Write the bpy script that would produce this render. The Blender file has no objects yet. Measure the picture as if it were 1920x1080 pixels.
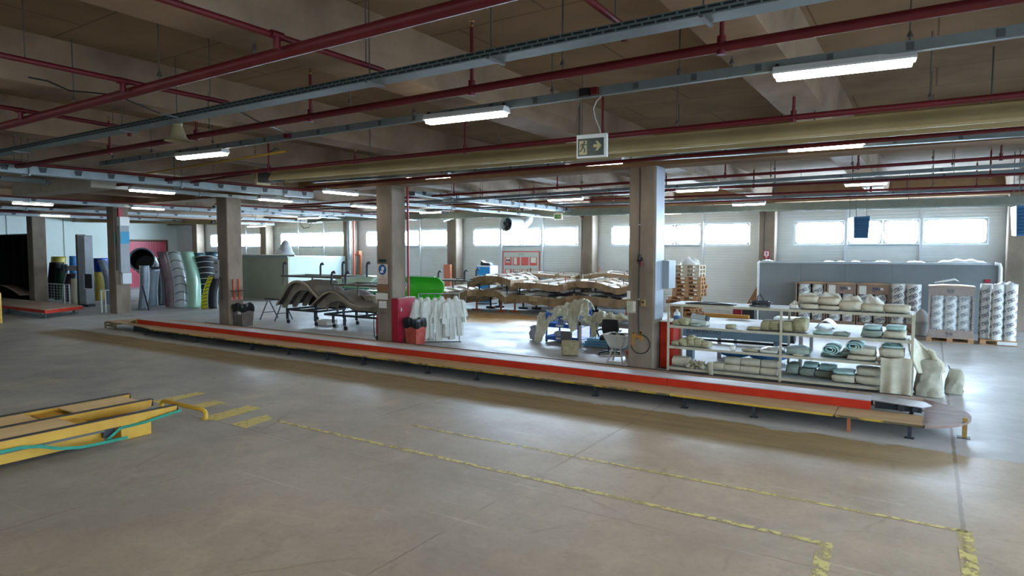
import bpy, bmesh, math, random
from mathutils import Vector, Matrix
random.seed(7)
C = bpy.context.scene.collection
V = Vector
PI = math.pi

# ---------------------------------------------------------------- camera
FPX, HZ, YAW, H = 1210.0, 468.7, 32.9, 2.74
pit = math.atan((540 - HZ) / FPX)
th = math.radians(YAW)
fw = V((-math.sin(th) * math.cos(pit), math.cos(th) * math.cos(pit), -math.sin(pit)))
rt = V((math.cos(th), math.sin(th), 0))
upv = rt.cross(fw)
EYE = V((0, 0, H))


def ray(x, y):
    return rt * ((x - 960) / FPX) - upv * ((y - 540) / FPX) + fw


def F(x, y, z=0.0):
    d = ray(x, y)
    return EYE + d * ((z - H) / d.z)


def W(x, y, Y):
    d = ray(x, y)
    return EYE + d * (Y / d.y)


def WX(x, y, X):
    d = ray(x, y)
    return EYE + d * (X / d.x)


cd = bpy.data.cameras.new('camera')
cam = bpy.data.objects.new('camera', cd)
C.objects.link(cam)
cd.sensor_width = 36.0
cd.lens = 36.0 * FPX / 1920
cd.clip_end = 300
cam.location = EYE
cam.rotation_euler = (PI / 2 - pit, 0, th)
bpy.context.scene.camera = cam


# ---------------------------------------------------------------- materials
def lin(h):
    h = h.lstrip('#')
    o = []
    for i in (0, 2, 4):
        c = int(h[i:i + 2], 16) / 255
        o.append(c / 12.92 if c <= .04045 else ((c + .055) / 1.055) ** 2.4)
    return (*o, 1)


MATS = {}


def mat(name, c1, c2=None, rough=.6, metal=0.0, scale=3.0, bump=0.0, bscale=None, detail=5, spec=.5, lo=.35, hi=.65,
        stretch=None, trans=0.0, alpha=1.0, coat=0.0):
    if name in MATS:
        return MATS[name]
    m = bpy.data.materials.new(name)
    m.use_nodes = True
    nt = m.node_tree
    b = nt.nodes['Principled BSDF']
    b.inputs['Roughness'].default_value = rough
    b.inputs['Metallic'].default_value = metal
    b.inputs['Specular IOR Level'].default_value = spec
    b.inputs['Transmission Weight'].default_value = trans
    b.inputs['Alpha'].default_value = alpha
    b.inputs['Coat Weight'].default_value = coat
    b.inputs['Base Color'].default_value = lin(c1)
    if c2 or bump:
        tc = nt.nodes.new('ShaderNodeTexCoord')
        vec = tc.outputs['Object']
        if stretch:
            mp = nt.nodes.new('ShaderNodeMapping')
            mp.inputs['Scale'].default_value = stretch
            nt.links.new(vec, mp.inputs['Vector'])
            vec = mp.outputs['Vector']
        n = nt.nodes.new('ShaderNodeTexNoise')
        n.inputs['Scale'].default_value = scale
        n.inputs['Detail'].default_value = detail
        n.inputs['Roughness'].default_value = .6
        nt.links.new(vec, n.inputs['Vector'])
        if c2:
            r = nt.nodes.new('ShaderNodeValToRGB')
            r.color_ramp.elements[0].position = lo
            r.color_ramp.elements[1].position = hi
            r.color_ramp.elements[0].color = lin(c1)
            r.color_ramp.elements[1].color = lin(c2)
            nt.links.new(n.outputs['Fac'], r.inputs['Fac'])
            nt.links.new(r.outputs['Color'], b.inputs['Base Color'])
        if bump:
            n2 = n
            if bscale:
                n2 = nt.nodes.new('ShaderNodeTexNoise')
                n2.inputs['Scale'].default_value = bscale
                n2.inputs['Detail'].default_value = 4
                nt.links.new(vec, n2.inputs['Vector'])
            bp = nt.nodes.new('ShaderNodeBump')
            bp.inputs['Strength'].default_value = bump
            bp.inputs['Distance'].default_value = .02
            nt.links.new(n2.outputs['Fac'], bp.inputs['Height'])
            nt.links.new(bp.outputs['Normal'], b.inputs['Normal'])
    MATS[name] = m
    return m


def emit(name, c, strength):
    if name in MATS:
        return MATS[name]
    m = bpy.data.materials.new(name)
    m.use_nodes = True
    nt = m.node_tree
    nt.nodes.clear()
    e = nt.nodes.new('ShaderNodeEmission')
    e.inputs['Color'].default_value = lin(c)
    e.inputs['Strength'].default_value = strength
    o = nt.nodes.new('ShaderNodeOutputMaterial')
    nt.links.new(e.outputs[0], o.inputs['Surface'])
    MATS[name] = m
    return m


def ribbed(name, c1, c2, axis, period, rough=.5, depth=.4):
    """sheet cladding with fine grooves, run across `axis`"""
    m = mat(name, c1, c2, rough=rough, scale=.7)
    nt = m.node_tree
    b = nt.nodes['Principled BSDF']
    tc = nt.nodes.new('ShaderNodeTexCoord')
    w = nt.nodes.new('ShaderNodeTexWave')
    w.wave_type = 'BANDS'
    w.bands_direction = axis
    w.wave_profile = 'SIN'
    w.inputs['Scale'].default_value = (2 * PI / period) / 20.0
    bp = nt.nodes.new('ShaderNodeBump')
    bp.inputs['Strength'].default_value = depth
    bp.inputs['Distance'].default_value = .02
    nt.links.new(tc.outputs['Object'], w.inputs['Vector'])
    nt.links.new(w.outputs['Fac'], bp.inputs['Height'])
    nt.links.new(bp.outputs['Normal'], b.inputs['Normal'])
    return m


# ---------------------------------------------------------------- mesh builder
class MB:
    def __init__(s):
        s.v, s.f = [], []

    def add(s, vs, fs):
        n = len(s.v)
        s.v += [V(v) for v in vs]
        s.f += [tuple(i + n for i in f) for f in fs]
        return s

    def box(s, x0, x1, y0, y1, z0, z1):
        return s.add([(x0, y0, z0), (x1, y0, z0), (x1, y1, z0), (x0, y1, z0), (x0, y0, z1), (x1, y0, z1), (x1, y1, z1), (x0, y1, z1)],
                     [(3, 2, 1, 0), (4, 5, 6, 7), (0, 1, 5, 4), (1, 2, 6, 5), (2, 3, 7, 6), (3, 0, 4, 7)])

    def cbox(s, c, sx, sy, sz, rz=0.0, rx=0.0, ry=0.0):
        """box about centre c, turned"""
        R = Matrix.Rotation(rz, 3, 'Z') @ Matrix.Rotation(ry, 3, 'Y') @ Matrix.Rotation(rx, 3, 'X')
        vs = [V(c) + R @ V((a * sx / 2, b * sy / 2, d * sz / 2)) for d in (-1, 1) for a, b in ((-1, -1), (1, -1), (1, 1), (-1, 1))]
        return s.add(vs, [(3, 2, 1, 0), (4, 5, 6, 7), (0, 1, 5, 4), (1, 2, 6, 5), (2, 3, 7, 6), (3, 0, 4, 7)])

    def bar(s, p0, p1, w, h=None, up=(0, 0, 1)):
        h = h or w
        p0, p1 = V(p0), V(p1)
        d = (p1 - p0).normalized()
        u = V(up)
        if abs(d.dot(u)) > .98:
            u = V((0, 1, 0))
        sd = d.cross(u).normalized()
        u = sd.cross(d).normalized()
        vs = []
        for p in (p0, p1):
            for a, b in ((-1, -1), (1, -1), (1, 1), (-1, 1)):
                vs.append(p + sd * (a * w / 2) + u * (b * h / 2))
        return s.add(vs, [(3, 2, 1, 0), (4, 5, 6, 7), (0, 1, 5, 4), (1, 2, 6, 5), (2, 3, 7, 6), (3, 0, 4, 7)])

    def tube(s, pts, r, n=10, caps=True, closed=False):
        pts = [V(p) for p in pts]
        rs = r if isinstance(r, (list, tuple)) else [r] * len(pts)
        rings = []
        ref = None
        m = len(pts)
        for i, p in enumerate(pts):
            a = pts[(i - 1) % m] if (i > 0 or closed) else p
            b = pts[(i + 1) % m] if (i < m - 1 or closed) else p
            d = (b - a).normalized()
            if ref is None:
                ref = V((0, 0, 1)) if abs(d.z) < .9 else V((1, 0, 0))
            sd = d.cross(ref).normalized()
            u = sd.cross(d).normalized()
            ref = u
            rings.append([p + (sd * math.cos(2 * PI * k / n) + u * math.sin(2 * PI * k / n)) * rs[i] for k in range(n)])
        vs = [q for R in rings for q in R]
        fs = []
        for i in range(m if closed else m - 1):
            j = (i + 1) % m
            for k in range(n):
                fs.append((i * n + k, i * n + (k + 1) % n, j * n + (k + 1) % n, j * n + k))
        if caps and not closed:
            fs.append(tuple(range(n))[::-1])
            fs.append(tuple((m - 1) * n + k for k in range(n)))
        return s.add(vs, fs)

    def cyl(s, p0, p1, r, r2=None, n=14, caps=True):
        return s.tube([p0, p1], [r, r if r2 is None else r2], n, caps)

    def lathe(s, prof, c=(0, 0, 0), n=18, caps=True):
        c = V(c)
        vs, fs = [], []
        for r, z in prof:
            for k in range(n):
                vs.append(c + V((r * math.cos(2 * PI * k / n), r * math.sin(2 * PI * k / n), z)))
        for i in range(len(prof) - 1):
            for k in range(n):
                fs.append((i * n + k, i * n + (k + 1) % n, (i + 1) * n + (k + 1) % n, (i + 1) * n + k))
        if caps:
            fs.append(tuple(range(n))[::-1])
            fs.append(tuple((len(prof) - 1) * n + k for k in range(n)))
        return s.add(vs, fs)

    def prism(s, poly, vec):
        """closed polygon of 3-D points pushed along vec"""
        n = len(poly)
        vec = V(vec)
        vs = [V(p) for p in poly] + [V(p) + vec for p in poly]
        fs = [tuple(range(n))[::-1], tuple(range(n, 2 * n))]
        for k in range(n):
            fs.append((k, (k + 1) % n, n + (k + 1) % n, n + k))
        return s.add(vs, fs)

    def grid(s, fn, nu, nv, close_u=False, caps=False):
        vs = [V(fn(i / (nu if close_u else nu - 1), j / (nv - 1))) for j in range(nv) for i in range(nu)]
        fs = []
        for j in range(nv - 1):
            for i in range(nu if close_u else nu - 1):
                a, b = i, (i + 1) % nu
                fs.append((j * nu + a, j * nu + b, (j + 1) * nu + b, (j + 1) * nu + a))
        if caps and close_u:
            fs.append(tuple(range(nu))[::-1])
            fs.append(tuple((nv - 1) * nu + k for k in range(nu)))
        return s.add(vs, fs)

    def xf(s, M):
        s.v = [M @ v for v in s.v]
        return s


def prop(o, label=None, cat=None, group=None, kind=None):
    if label:
        o['label'] = label
    if cat:
        o['category'] = cat
    if group:
        o['group'] = group
    if kind:
        o['kind'] = kind
    return o


def obj(name, mb, m, parent=None, label=None, cat=None, group=None, kind=None, smooth=False, bev=0.0, solid=0.0, origin=None, sub=0, local=False):
    me = bpy.data.meshes.new(name)
    vs = mb.v
    off = V((0, 0, 0))
    if parent is None:
        if origin is None:
            xs, ys, zs = [v.x for v in vs], [v.y for v in vs], [v.z for v in vs]
            off = V(((min(xs) + max(xs)) / 2, (min(ys) + max(ys)) / 2, min(zs)))
        else:
            off = V(origin)
    elif not local:
        p = parent
        while p is not None:
            off = off + p.location
            p = p.parent
    me.from_pydata([v - off for v in vs], [], mb.f)
    bm = bmesh.new()
    bm.from_mesh(me)
    bmesh.ops.recalc_face_normals(bm, faces=bm.faces)
    bm.to_mesh(me)
    bm.free()
    if m:
        me.materials.append(m)
    o = bpy.data.objects.new(name, me)
    C.objects.link(o)
    if parent is None:
        o.location = off
    else:
        o.parent = parent
    if smooth:
        me.polygons.foreach_set('use_smooth', [True] * len(me.polygons))
        me.set_sharp_from_angle(angle=math.radians(38))
    if solid:
        md = o.modifiers.new('thickness', 'SOLIDIFY')
        md.thickness = solid
        md.offset = 0
    if bev:
        md = o.modifiers.new('edges', 'BEVEL')
        md.width = bev
        md.segments = 2
        md.limit_method = 'ANGLE'
    if sub:
        md = o.modifiers.new('soft', 'SUBSURF')
        md.levels = md.render_levels = sub
    return prop(o, label, cat, group, kind)


def thing(name, label, cat, loc, group=None, kind=None):
    o = bpy.data.objects.new(name, None)
    C.objects.link(o)
    o.location = loc
    o.empty_display_size = .1
    return prop(o, label, cat, group, kind)


def dup(root, loc, rotz=None, label=None, group=None):
    def cp(o, par):
        c = o.copy()
        C.objects.link(c)
        if par is not None:
            c.parent = par
        for ch in list(kids.get(o.name, [])):
            cp(ch, c)
        return c
    kids = {}
    for o in C.objects:
        if o.parent is not None:
            kids.setdefault(o.parent.name, []).append(o)
    r = cp(root, None)
    r.location = loc
    if rotz is not None:
        r.rotation_euler = (0, 0, rotz)
    if label:
        r['label'] = label
    if group:
        r['group'] = group
    return r


def glyphs(text, size, depth=.004, align='CENTER', bold=0.0):
    """lettering as an MB in the XZ plane facing -Y, centred on the origin"""
    cu = bpy.data.curves.new('lettering', 'FONT')
    cu.body = text
    cu.size = size
    cu.align_x = align
    cu.align_y = 'CENTER'
    cu.resolution_u = 2
    cu.offset = size * bold
    to = bpy.data.objects.new('lettering', cu)
    C.objects.link(to)
    dg = bpy.context.evaluated_depsgraph_get()
    me = bpy.data.meshes.new_from_object(to.evaluated_get(dg))
    mb = MB()
    mb.v = [V((v.co.x, 0, v.co.y)) for v in me.vertices]
    mb.f = [tuple(p.vertices) for p in me.polygons]
    bpy.data.objects.remove(to)
    bpy.data.meshes.remove(me)
    bpy.data.curves.remove(cu)
    return mb


def noise2(x, y, seed=0):
    return (math.sin(x * 1.7 + seed) * math.cos(y * 2.3 - seed * 1.3) + .5 * math.sin(x * 4.1 - y * 3.2 + seed * 2.1) + .25 * math.sin(x * 8.3 + y * 7.1 + seed)) / 1.75

# ================================================================ SETTING
XL, XR, YF, YB = -49.0, 7.0, -27.0, 28.0
ZS, ZR, ZG = 5.36, 4.77, 4.62          # slab soffit, rib soffit, girder soffit


def floor_material():
    m = bpy.data.materials.new('worn concrete floor')
    m.use_nodes = True
    nt = m.node_tree
    L = nt.links.new
    b = nt.nodes['Principled BSDF']
    tc = nt.nodes.new('ShaderNodeTexCoord')
    sep = nt.nodes.new('ShaderNodeSeparateXYZ')
    L(tc.outputs['Object'], sep.inputs[0])

    def noise(scale, detail=6, rough=.6, stretch=None, dist=0.0):
        n = nt.nodes.new('ShaderNodeTexNoise')
        n.inputs['Scale'].default_value = scale
        n.inputs['Detail'].default_value = detail
        n.inputs['Roughness'].default_value = rough
        n.inputs['Distortion'].default_value = dist
        if stretch:
            mp = nt.nodes.new('ShaderNodeMapping')
            mp.inputs['Scale'].default_value = stretch[:3]
            if len(stretch) > 3:
                mp.inputs['Rotation'].default_value = (0, 0, stretch[3])
            L(tc.outputs['Object'], mp.inputs['Vector'])
            L(mp.outputs['Vector'], n.inputs['Vector'])
        else:
            L(tc.outputs['Object'], n.inputs['Vector'])
        return n.outputs['Fac']

    def math_(op, a, b_=None, c=None, clamp=False):
        n = nt.nodes.new('ShaderNodeMath')
        n.operation = op
        n.use_clamp = clamp
        for i, q in enumerate((a, b_, c)):
            if q is None:
                continue
            if isinstance(q, (int, float)):
                n.inputs[i].default_value = q
            else:
                L(q, n.inputs[i])
        return n.outputs[0]

    def ramp(f, p0, p1, c0, c1):
        r = nt.nodes.new('ShaderNodeValToRGB')
        e = r.color_ramp.elements
        e[0].position, e[1].position = p0, p1
        e[0].color, e[1].color = lin(c0), lin(c1)
        L(f, r.inputs['Fac'])
        return r.outputs['Color']

    def mix(f, a, b_, mode='MIX'):
        n = nt.nodes.new('ShaderNodeMix')
        n.data_type = 'RGBA'
        n.blend_type = mode
        for s, q in ((0, f), (6, a), (7, b_)):
            if isinstance(q, (int, float)):
                n.inputs[s].default_value = q
            elif isinstance(q, tuple):
                n.inputs[s].default_value = q
            else:
                L(q, n.inputs[s])
        return n.outputs[2]

    def step(v, e0, e1):
        n = nt.nodes.new('ShaderNodeMapRange')
        n.interpolation_type = 'SMOOTHSTEP'
        n.inputs['From Min'].default_value = e0
        n.inputs['From Max'].default_value = e1
        L(v, n.inputs['Value'])
        return n.outputs[0]

    X, Y = sep.outputs[0], sep.outputs[1]
    wob = math_('MULTIPLY', math_('SUBTRACT', noise(1.6), .5), .55)
    Yw = math_('ADD', Y, wob)
    Xw = math_('ADD', X, wob)
    base = ramp(noise(.35, 8, .65), .36, .66, '#93806a', '#b29c82')
    cool = ramp(noise(.9, 7), .35, .65, '#7f8587', '#9a9d9b')
    # the left of the hall is greyer: sky reflection painted into the floor tone
    gfac = math_('MULTIPLY', step(math_('ADD', X, math_('MULTIPLY', noise(.25), 9.0)), 3.0, -8.0), .8)
    col = mix(gfac, base, cool)
    col = mix(math_('MULTIPLY', step(noise(.8, 8, .7, dist=.6), .50, .72), .4), col, lin('#c0ab90'))
    col = mix(math_('MULTIPLY', step(noise(1.7, 9, .75, dist=.4), .52, .75), .38), col, lin('#6d5f4f'))
    col = mix(math_('MULTIPLY', step(noise(1.3, 4, .5, (.35, 9, 1, 2.1)), .64, .72), .3), col, lin('#c4b8a4'))
    col = mix(math_('MULTIPLY', step(noise(14, 8, .75), .46, .70), .22), col, lin('#6a5e50'))
    col = mix(math_('MULTIPLY', step(noise(5, 9, .75, dist=.5), .54, .74), .22), col, lin('#c8baa4'))
    # dusty trodden band in front of the track
    bx = step(Xw, .9, -.9)
    grain = ramp(noise(1.1, 8, .7, (.5, 5, 1)), .35, .68, '#6f5c3c', '#8f784f')
    band = math_('MULTIPLY', math_('MULTIPLY', step(math_('ADD', Y, math_('MULTIPLY', wob, .5)), 9.0, 9.5), step(Y, 10.52, 10.47)), math_('MULTIPLY', bx, step(Xw, -25.6, -24.4)))
    col = mix(math_('MULTIPLY', band, .92), col, grain)
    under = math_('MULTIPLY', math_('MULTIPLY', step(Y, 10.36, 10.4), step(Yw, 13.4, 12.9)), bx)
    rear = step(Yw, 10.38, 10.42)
    col = mix(math_('MULTIPLY', rear, .6), col, ramp(noise(.6, 7, .65), .35, .68, '#969ca2', '#b4b9bc'))  # window reflection from the track back, painted as a paler, bluer tone
    # ochre patch by the moulds
    pl = math_('SUBTRACT', X, math_('MULTIPLY', math_('SUBTRACT', 23.0, Y), .6))
    patch = math_('MULTIPLY', math_('MULTIPLY', step(Yw, 19.2, 19.9), step(Yw, 23.4, 22.6)), math_('MULTIPLY', step(pl, -17.6, -16.6), step(pl, -13.2, -14.0)))
    col = mix(math_('MULTIPLY', patch, .9), col, ramp(noise(2.0, 6), .35, .65, '#a87b3e', '#c29a60'))
    # slab joints
    jit = math_('MULTIPLY', math_('SUBTRACT', noise(6), .5), .05)

    def line(c, at, half, strength, gate=None):
        d = math_('ABSOLUTE', math_('SUBTRACT', math_('ADD', c, jit), at))
        f = math_('MULTIPLY', step(d, half, half * .4), strength)
        if gate is not None:
            f = math_('MULTIPLY', f, gate)
        return f
    brk = step(noise(.7), .42, .56)
    jn = line(X, .36, .03, .6)
    for at, s in ((-3.9, .5), (-7.54, .45), (-11.5, .35), (-15.4, .35), (-19.3, .35), (4.2, .5)):
        jn = math_('MAXIMUM', jn, line(X, at, .016, s, brk))
    for at, s in ((5.98, .4), (2.1, .25), (9.15, .25), (18.1, .4), (23.2, .35), (-2, .3)):
        jn = math_('MAXIMUM', jn, line(Y, at, .016, s, brk))
    # crazy cracks
    vo = nt.nodes.new('ShaderNodeTexVoronoi')
    vo.feature = 'DISTANCE_TO_EDGE'
    vo.inputs['Scale'].default_value = .32
    mpv = nt.nodes.new('ShaderNodeMix')
    mpv.data_type = 'VECTOR'
    nv = nt.nodes.new('ShaderNodeTexNoise')
    nv.inputs['Scale'].default_value = 1.3
    L(tc.outputs['Object'], nv.inputs['Vector'])
    mpv.inputs[0].default_value = .25
    L(tc.outputs['Object'], mpv.inputs[4])
    L(nv.outputs['Color'], mpv.inputs[5])
    L(mpv.outputs[1], vo.inputs['Vector'])
    cr = math_('MULTIPLY', step(vo.outputs['Distance'], .006, .001), math_('MULTIPLY', step(noise(.5), .5, .62), .28))
    jn = math_('MAXIMUM', jn, cr)
    col = mix(jn, col, lin('#5d4a31'))
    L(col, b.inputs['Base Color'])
    # gloss: swept / sealed areas shine, dusty ones do not
    ro = math_('ADD', math_('MULTIPLY', noise(1.1, 7, .7), .30), .29)
    dusty = math_('ADD', math_('MULTIPLY', band, .3), math_('MULTIPLY', step(Yw, 9.5, 6.0), .16))
    ro = math_('ADD', ro, dusty)
    wet = math_('MULTIPLY', step(Xw, -.3, .9), step(Yw, 6.5, 9.0))
    ro = math_('SUBTRACT', ro, math_('MULTIPLY', wet, .05), clamp=True)
    ro = math_('ADD', ro, math_('MULTIPLY', rear, math_('MULTIPLY', math_('SUBTRACT', noise(.8, 8, .75), .42), .8)), clamp=True)
    L(ro, b.inputs['Roughness'])
    b.inputs['Specular IOR Level'].default_value = .34
    bp = nt.nodes.new('ShaderNodeBump')
    bp.inputs['Strength'].default_value = .10
    bp.inputs['Distance'].default_value = .02
    L(noise(9, 6), bp.inputs['Height'])
    L(bp.outputs['Normal'], b.inputs['Normal'])
    return m


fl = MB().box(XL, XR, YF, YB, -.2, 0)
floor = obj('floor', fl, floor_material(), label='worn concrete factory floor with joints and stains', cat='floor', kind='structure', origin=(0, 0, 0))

M_CEIL = mat('board marked concrete', '#776655', '#a08c76', rough=.85, scale=.55, bump=.12, bscale=9, lo=.3, hi=.7)
M_RIB = mat('smooth cast concrete', '#6e5a46', '#937c66', rough=.75, scale=.8, bump=.08, bscale=7)
M_GIRD = mat('brown stained concrete', '#6b4e34', '#876848', rough=.85, scale=.6, bump=.08, bscale=8)
M_COL = mat('column concrete', '#6a5d4f', '#8b7c6c', rough=.8, scale=1.3, bump=.1, bscale=14, stretch=(1, 1, .5))
M_CLAD = ribbed('white wall cladding', '#c3c7c4', '#cfd3d0', 'Z', .12, rough=.45, depth=.25)
M_POST = mat('white coated steel', '#c9cdd0', rough=.4)
M_WALLP = mat('pale wall panel', '#cdd8d1', '#d9e2dc', rough=.6, scale=.5)

# ceiling slab with board joints
def ceil_material():
    m = mat('ceiling slab concrete', '#68543d', '#8f775d', rough=.85, scale=.5, bump=.1, bscale=9, lo=.3, hi=.7)
    nt = m.node_tree
    b = nt.nodes['Principled BSDF']
    src = b.inputs['Base Color'].links[0].from_socket
    br = nt.nodes.new('ShaderNodeTexBrick')
    br.inputs['Scale'].default_value = 1.0
    br.inputs['Brick Width'].default_value = 2.4
    br.inputs['Row Height'].default_value = 1.25
    br.inputs['Mortar Size'].default_value = .012
    br.inputs['Color1'].default_value = br.inputs['Color2'].default_value = (1, 1, 1, 1)
    br.inputs['Mortar'].default_value = (.55, .5, .45, 1)
    tc = nt.nodes.new('ShaderNodeTexCoord')
    nt.links.new(tc.outputs['Object'], br.inputs['Vector'])
    mx = nt.nodes.new('ShaderNodeMix')
    mx.data_type = 'RGBA'
    mx.blend_type = 'MULTIPLY'
    mx.inputs[0].default_value = 1
    nt.links.new(src, mx.inputs[6])
    nt.links.new(br.outputs['Color'], mx.inputs[7])
    nt.links.new(mx.outputs[2], b.inputs['Base Color'])
    return m


obj('ceiling', MB().box(XL, XR, YF, YB + .3, ZS, ZS + .25), ceil_material(), label='board marked concrete ceiling slab', cat='ceiling', kind='structure', origin=(0, 0, ZS))
cen = [2.35 + 4 * k - 48 for k in range(0, 16)]
CX = [round(-45.52 + 8 * k, 2) for k in range(0, 7)]
k = 0
xs = [-1.63 - 3.97 * i for i in range(-4, 12)]
for i, x in enumerate(sorted(xs)):
    if x < XL + .5 or x > XR - .5:
        continue
    for nm, y0, y1 in (('front bay', YF, 13.9), ('rear bay', 14.6, 27.2)):
        mb = MB()
        prof = [(x - .29, ZR), (x + .29, ZR), (x + .30, ZR + .22), (x + .36, ZS), (x - .36, ZS), (x - .30, ZR + .22)]
        mb.prism([(a, y0, z) for a, z in prof], (0, y1 - y0, 0))
        obj('ceiling_beam', mb, M_RIB, label='concrete ceiling rib of the %s, one of a regular row' % nm, cat='beam', group='ceiling ribs of the ' + nm, kind='structure')
for nm, y0, y1 in (('middle', 13.9, 14.6), ('rear', 27.25, 27.95)):
    obj('ceiling_girder', MB().box(XL, XR, y0, y1, ZG, ZS), M_GIRD, label='brown concrete girder over the %s row of columns' % nm, cat='beam', kind='structure')

# columns
col_words = {-45.52: 'farthest', -37.52: 'beside the black screen', -29.52: 'carrying the blue sign', -21.52: 'with the grey black-bagged bin',
             -13.52: 'beside the red fire cabinet', -5.52: 'with looped cable and orange paint', 2.48: 'outside the frame', 10.48: 'outside the frame'}
for x in CX:
    mb = MB()
    c = .025
    poly = [(x - .31 + c, 13.95, 0), (x + .31 - c, 13.95, 0), (x + .31, 13.95 + c, 0), (x + .31, 14.55 - c, 0), (x + .31 - c, 14.55, 0),
            (x - .31 + c, 14.55, 0), (x - .31, 14.55 - c, 0), (x - .31, 13.95 + c, 0)]
    mb.prism(poly, (0, 0, ZG))
    if x < 9 and x != 2.48:
        obj('column', mb, M_COL, label='concrete column of the middle row, ' + col_words[x], cat='column', kind='structure')
    mb = MB()
    mb.prism([(a, b + 13.35, z) for a, b, z in poly], (0, 0, ZG))
    obj('column', mb, M_COL, label='concrete column at the window wall, number %d from the red gate' % (CX.index(x) + 1), cat='column', kind='structure')

# rear wall and its windows
Z0, Z1 = 2.96, 3.86
wb = MB()
PANE = emit('daylit frosted pane', '#cbe6ff', 72.0)
nwin = 0
for i in range(len(CX)):
    x0 = CX[i] + .31
    x1 = (CX[i + 1] - .31) if i + 1 < len(CX) else XR
    if x1 - x0 < 6:
        wb.box(x0 - .62, XR, YB, YB + .12, 0, ZS)
        continue
    p1, p2 = x0 + (x1 - x0) / 3, x0 + 2 * (x1 - x0) / 3
    wins = [(x0 + .62, p1 - .06, 0), (p1 + .06, p2 - .06, 1), (p2 + .06, x1 - .5, 0)]
    ed = [x0 - .62] + [q for a, b, _ in wins for q in (a, b)] + [x1]
    wb.box(x0 - .62, x1, YB, YB + .12, 0, Z0)
    wb.box(x0 - .62, x1, YB, YB + .12, Z1, ZS)
    for j in range(0, len(ed), 2):
        wb.box(ed[j], ed[j + 1], YB, YB + .12, Z0, Z1)
    for j, p in enumerate((p1, p2)):
        obj('wall_post', MB().box(p - .05, p + .05, YB - .1, YB - .001, 0, ZG), M_POST, label='white steel post between wall panels, number %d from the red gate' % (2 * i + j + 1), cat='post', kind='structure')
    for a, b, two in wins:
        nwin += 1
        t = thing('window_%d' % nwin, 'daylit window number %d along the rear wall from the red gate' % nwin, 'window', ((a + b) / 2, YB, Z0), kind='structure')
        panes = [(a, (a + b) / 2 - .02), ((a + b) / 2 + .02, b)] if two else [(a, b)]
        for q0, q1 in panes:
            r = .14
            inn, out = [], []
            w0, w1, h0, h1 = q0 + .04, q1 - .04, Z0 + .04, Z1 - .04
            fr = MB()
            for cx, cz, a0 in ((w1 - r, h1 - r, 0), (w0 + r, h1 - r, 90), (w0 + r, h0 + r, 180), (w1 - r, h0 + r, 270)):
                for q in range(5):
                    an = math.radians(a0 + q * 22.5)
                    inn.append((cx + r * math.cos(an), cz + r * math.sin(an)))
                    out.append((min(max(cx + r * 3 * math.cos(an), q0), q1), min(max(cz + r * 3 * math.sin(an), Z0), Z1)))
            n = len(inn)
            vs = [(p[0], y, p[1]) for y in (YB - .02, YB + .06) for ring in (inn, out) for p in ring]
            fs = []
            for q in range(n):
                w = (q + 1) % n
                fs += [(q, w, n + w, n + q), (2 * n + q, 3 * n + q, 3 * n + w, 2 * n + w), (q, 2 * n + q, 2 * n + w, w)]
            fr.add(vs, fs)
            obj('window_frame', fr, M_POST, t)
            obj('pane', MB().box(q0 + .01, q1 - .01, YB + .03, YB + .05, Z0 + .01, Z1 - .01), PANE, t)
        if two:
            obj('sill_catch', MB().box(a, b, YB - .05, YB - .001, Z0 - .05, Z0 - .01), mat('grey steel', '#7d8488', rough=.45, metal=.3), t)
wb.box(XL, CX[0] - .31, YB, YB + .12, 0, ZS)
wb_o = obj('wall_back', wb, M_CLAD, label='white ribbed cladding of the rear wall under the windows', cat='wall', kind='structure', origin=(0, YB, 0))

# left end wall with the red roller gate
wl = MB()
GY0, GY1, GZ = 23.3, 27.1, 3.35
wl.box(XL - .15, XL, YF, GY0, 0, ZS)
wl.box(XL - .15, XL, GY1, YB, 0, ZS)
wl.box(XL - .15, XL, GY0, GY1, GZ, ZS)
obj('wall_left', wl, M_WALLP, label='pale panelled end wall beyond the leaning slide pieces', cat='wall', kind='structure')
g = thing('door_1', 'red corrugated roller gate in the pale end wall', 'gate', (XL, (GY0 + GY1) / 2, 0), kind='structure')
obj('gate_leaf', MB().box(XL - .08, XL - .03, GY0, GY1, 0, GZ), ribbed('red gate sheet', '#d2566a', '#dc6678', 'Y', .18, rough=.4, depth=.6), g)
obj('gate_frame', MB().box(XL, XL + .08, GY0 - .12, GY0, 0, GZ + .15).box(XL, XL + .08, GY1, GY1 + .12, 0, GZ + .15).box(XL, XL + .08, GY0, GY1, GZ, GZ + .15), mat('brown steel', '#6d4a3c', rough=.6), g)
for j, y in enumerate((1, 4.2, 7.4, 10.6, 13.8, 17.0, 20.2)):
    obj('wall_post', MB().box(XL, XL + .03, y - .02, y + .02, 0, ZS), mat('panel joint', '#9aa8a2', rough=.6), label='joint strip of the end wall panels, number %d from the gate' % (7 - j), cat='joint strip', kind='structure')

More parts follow.
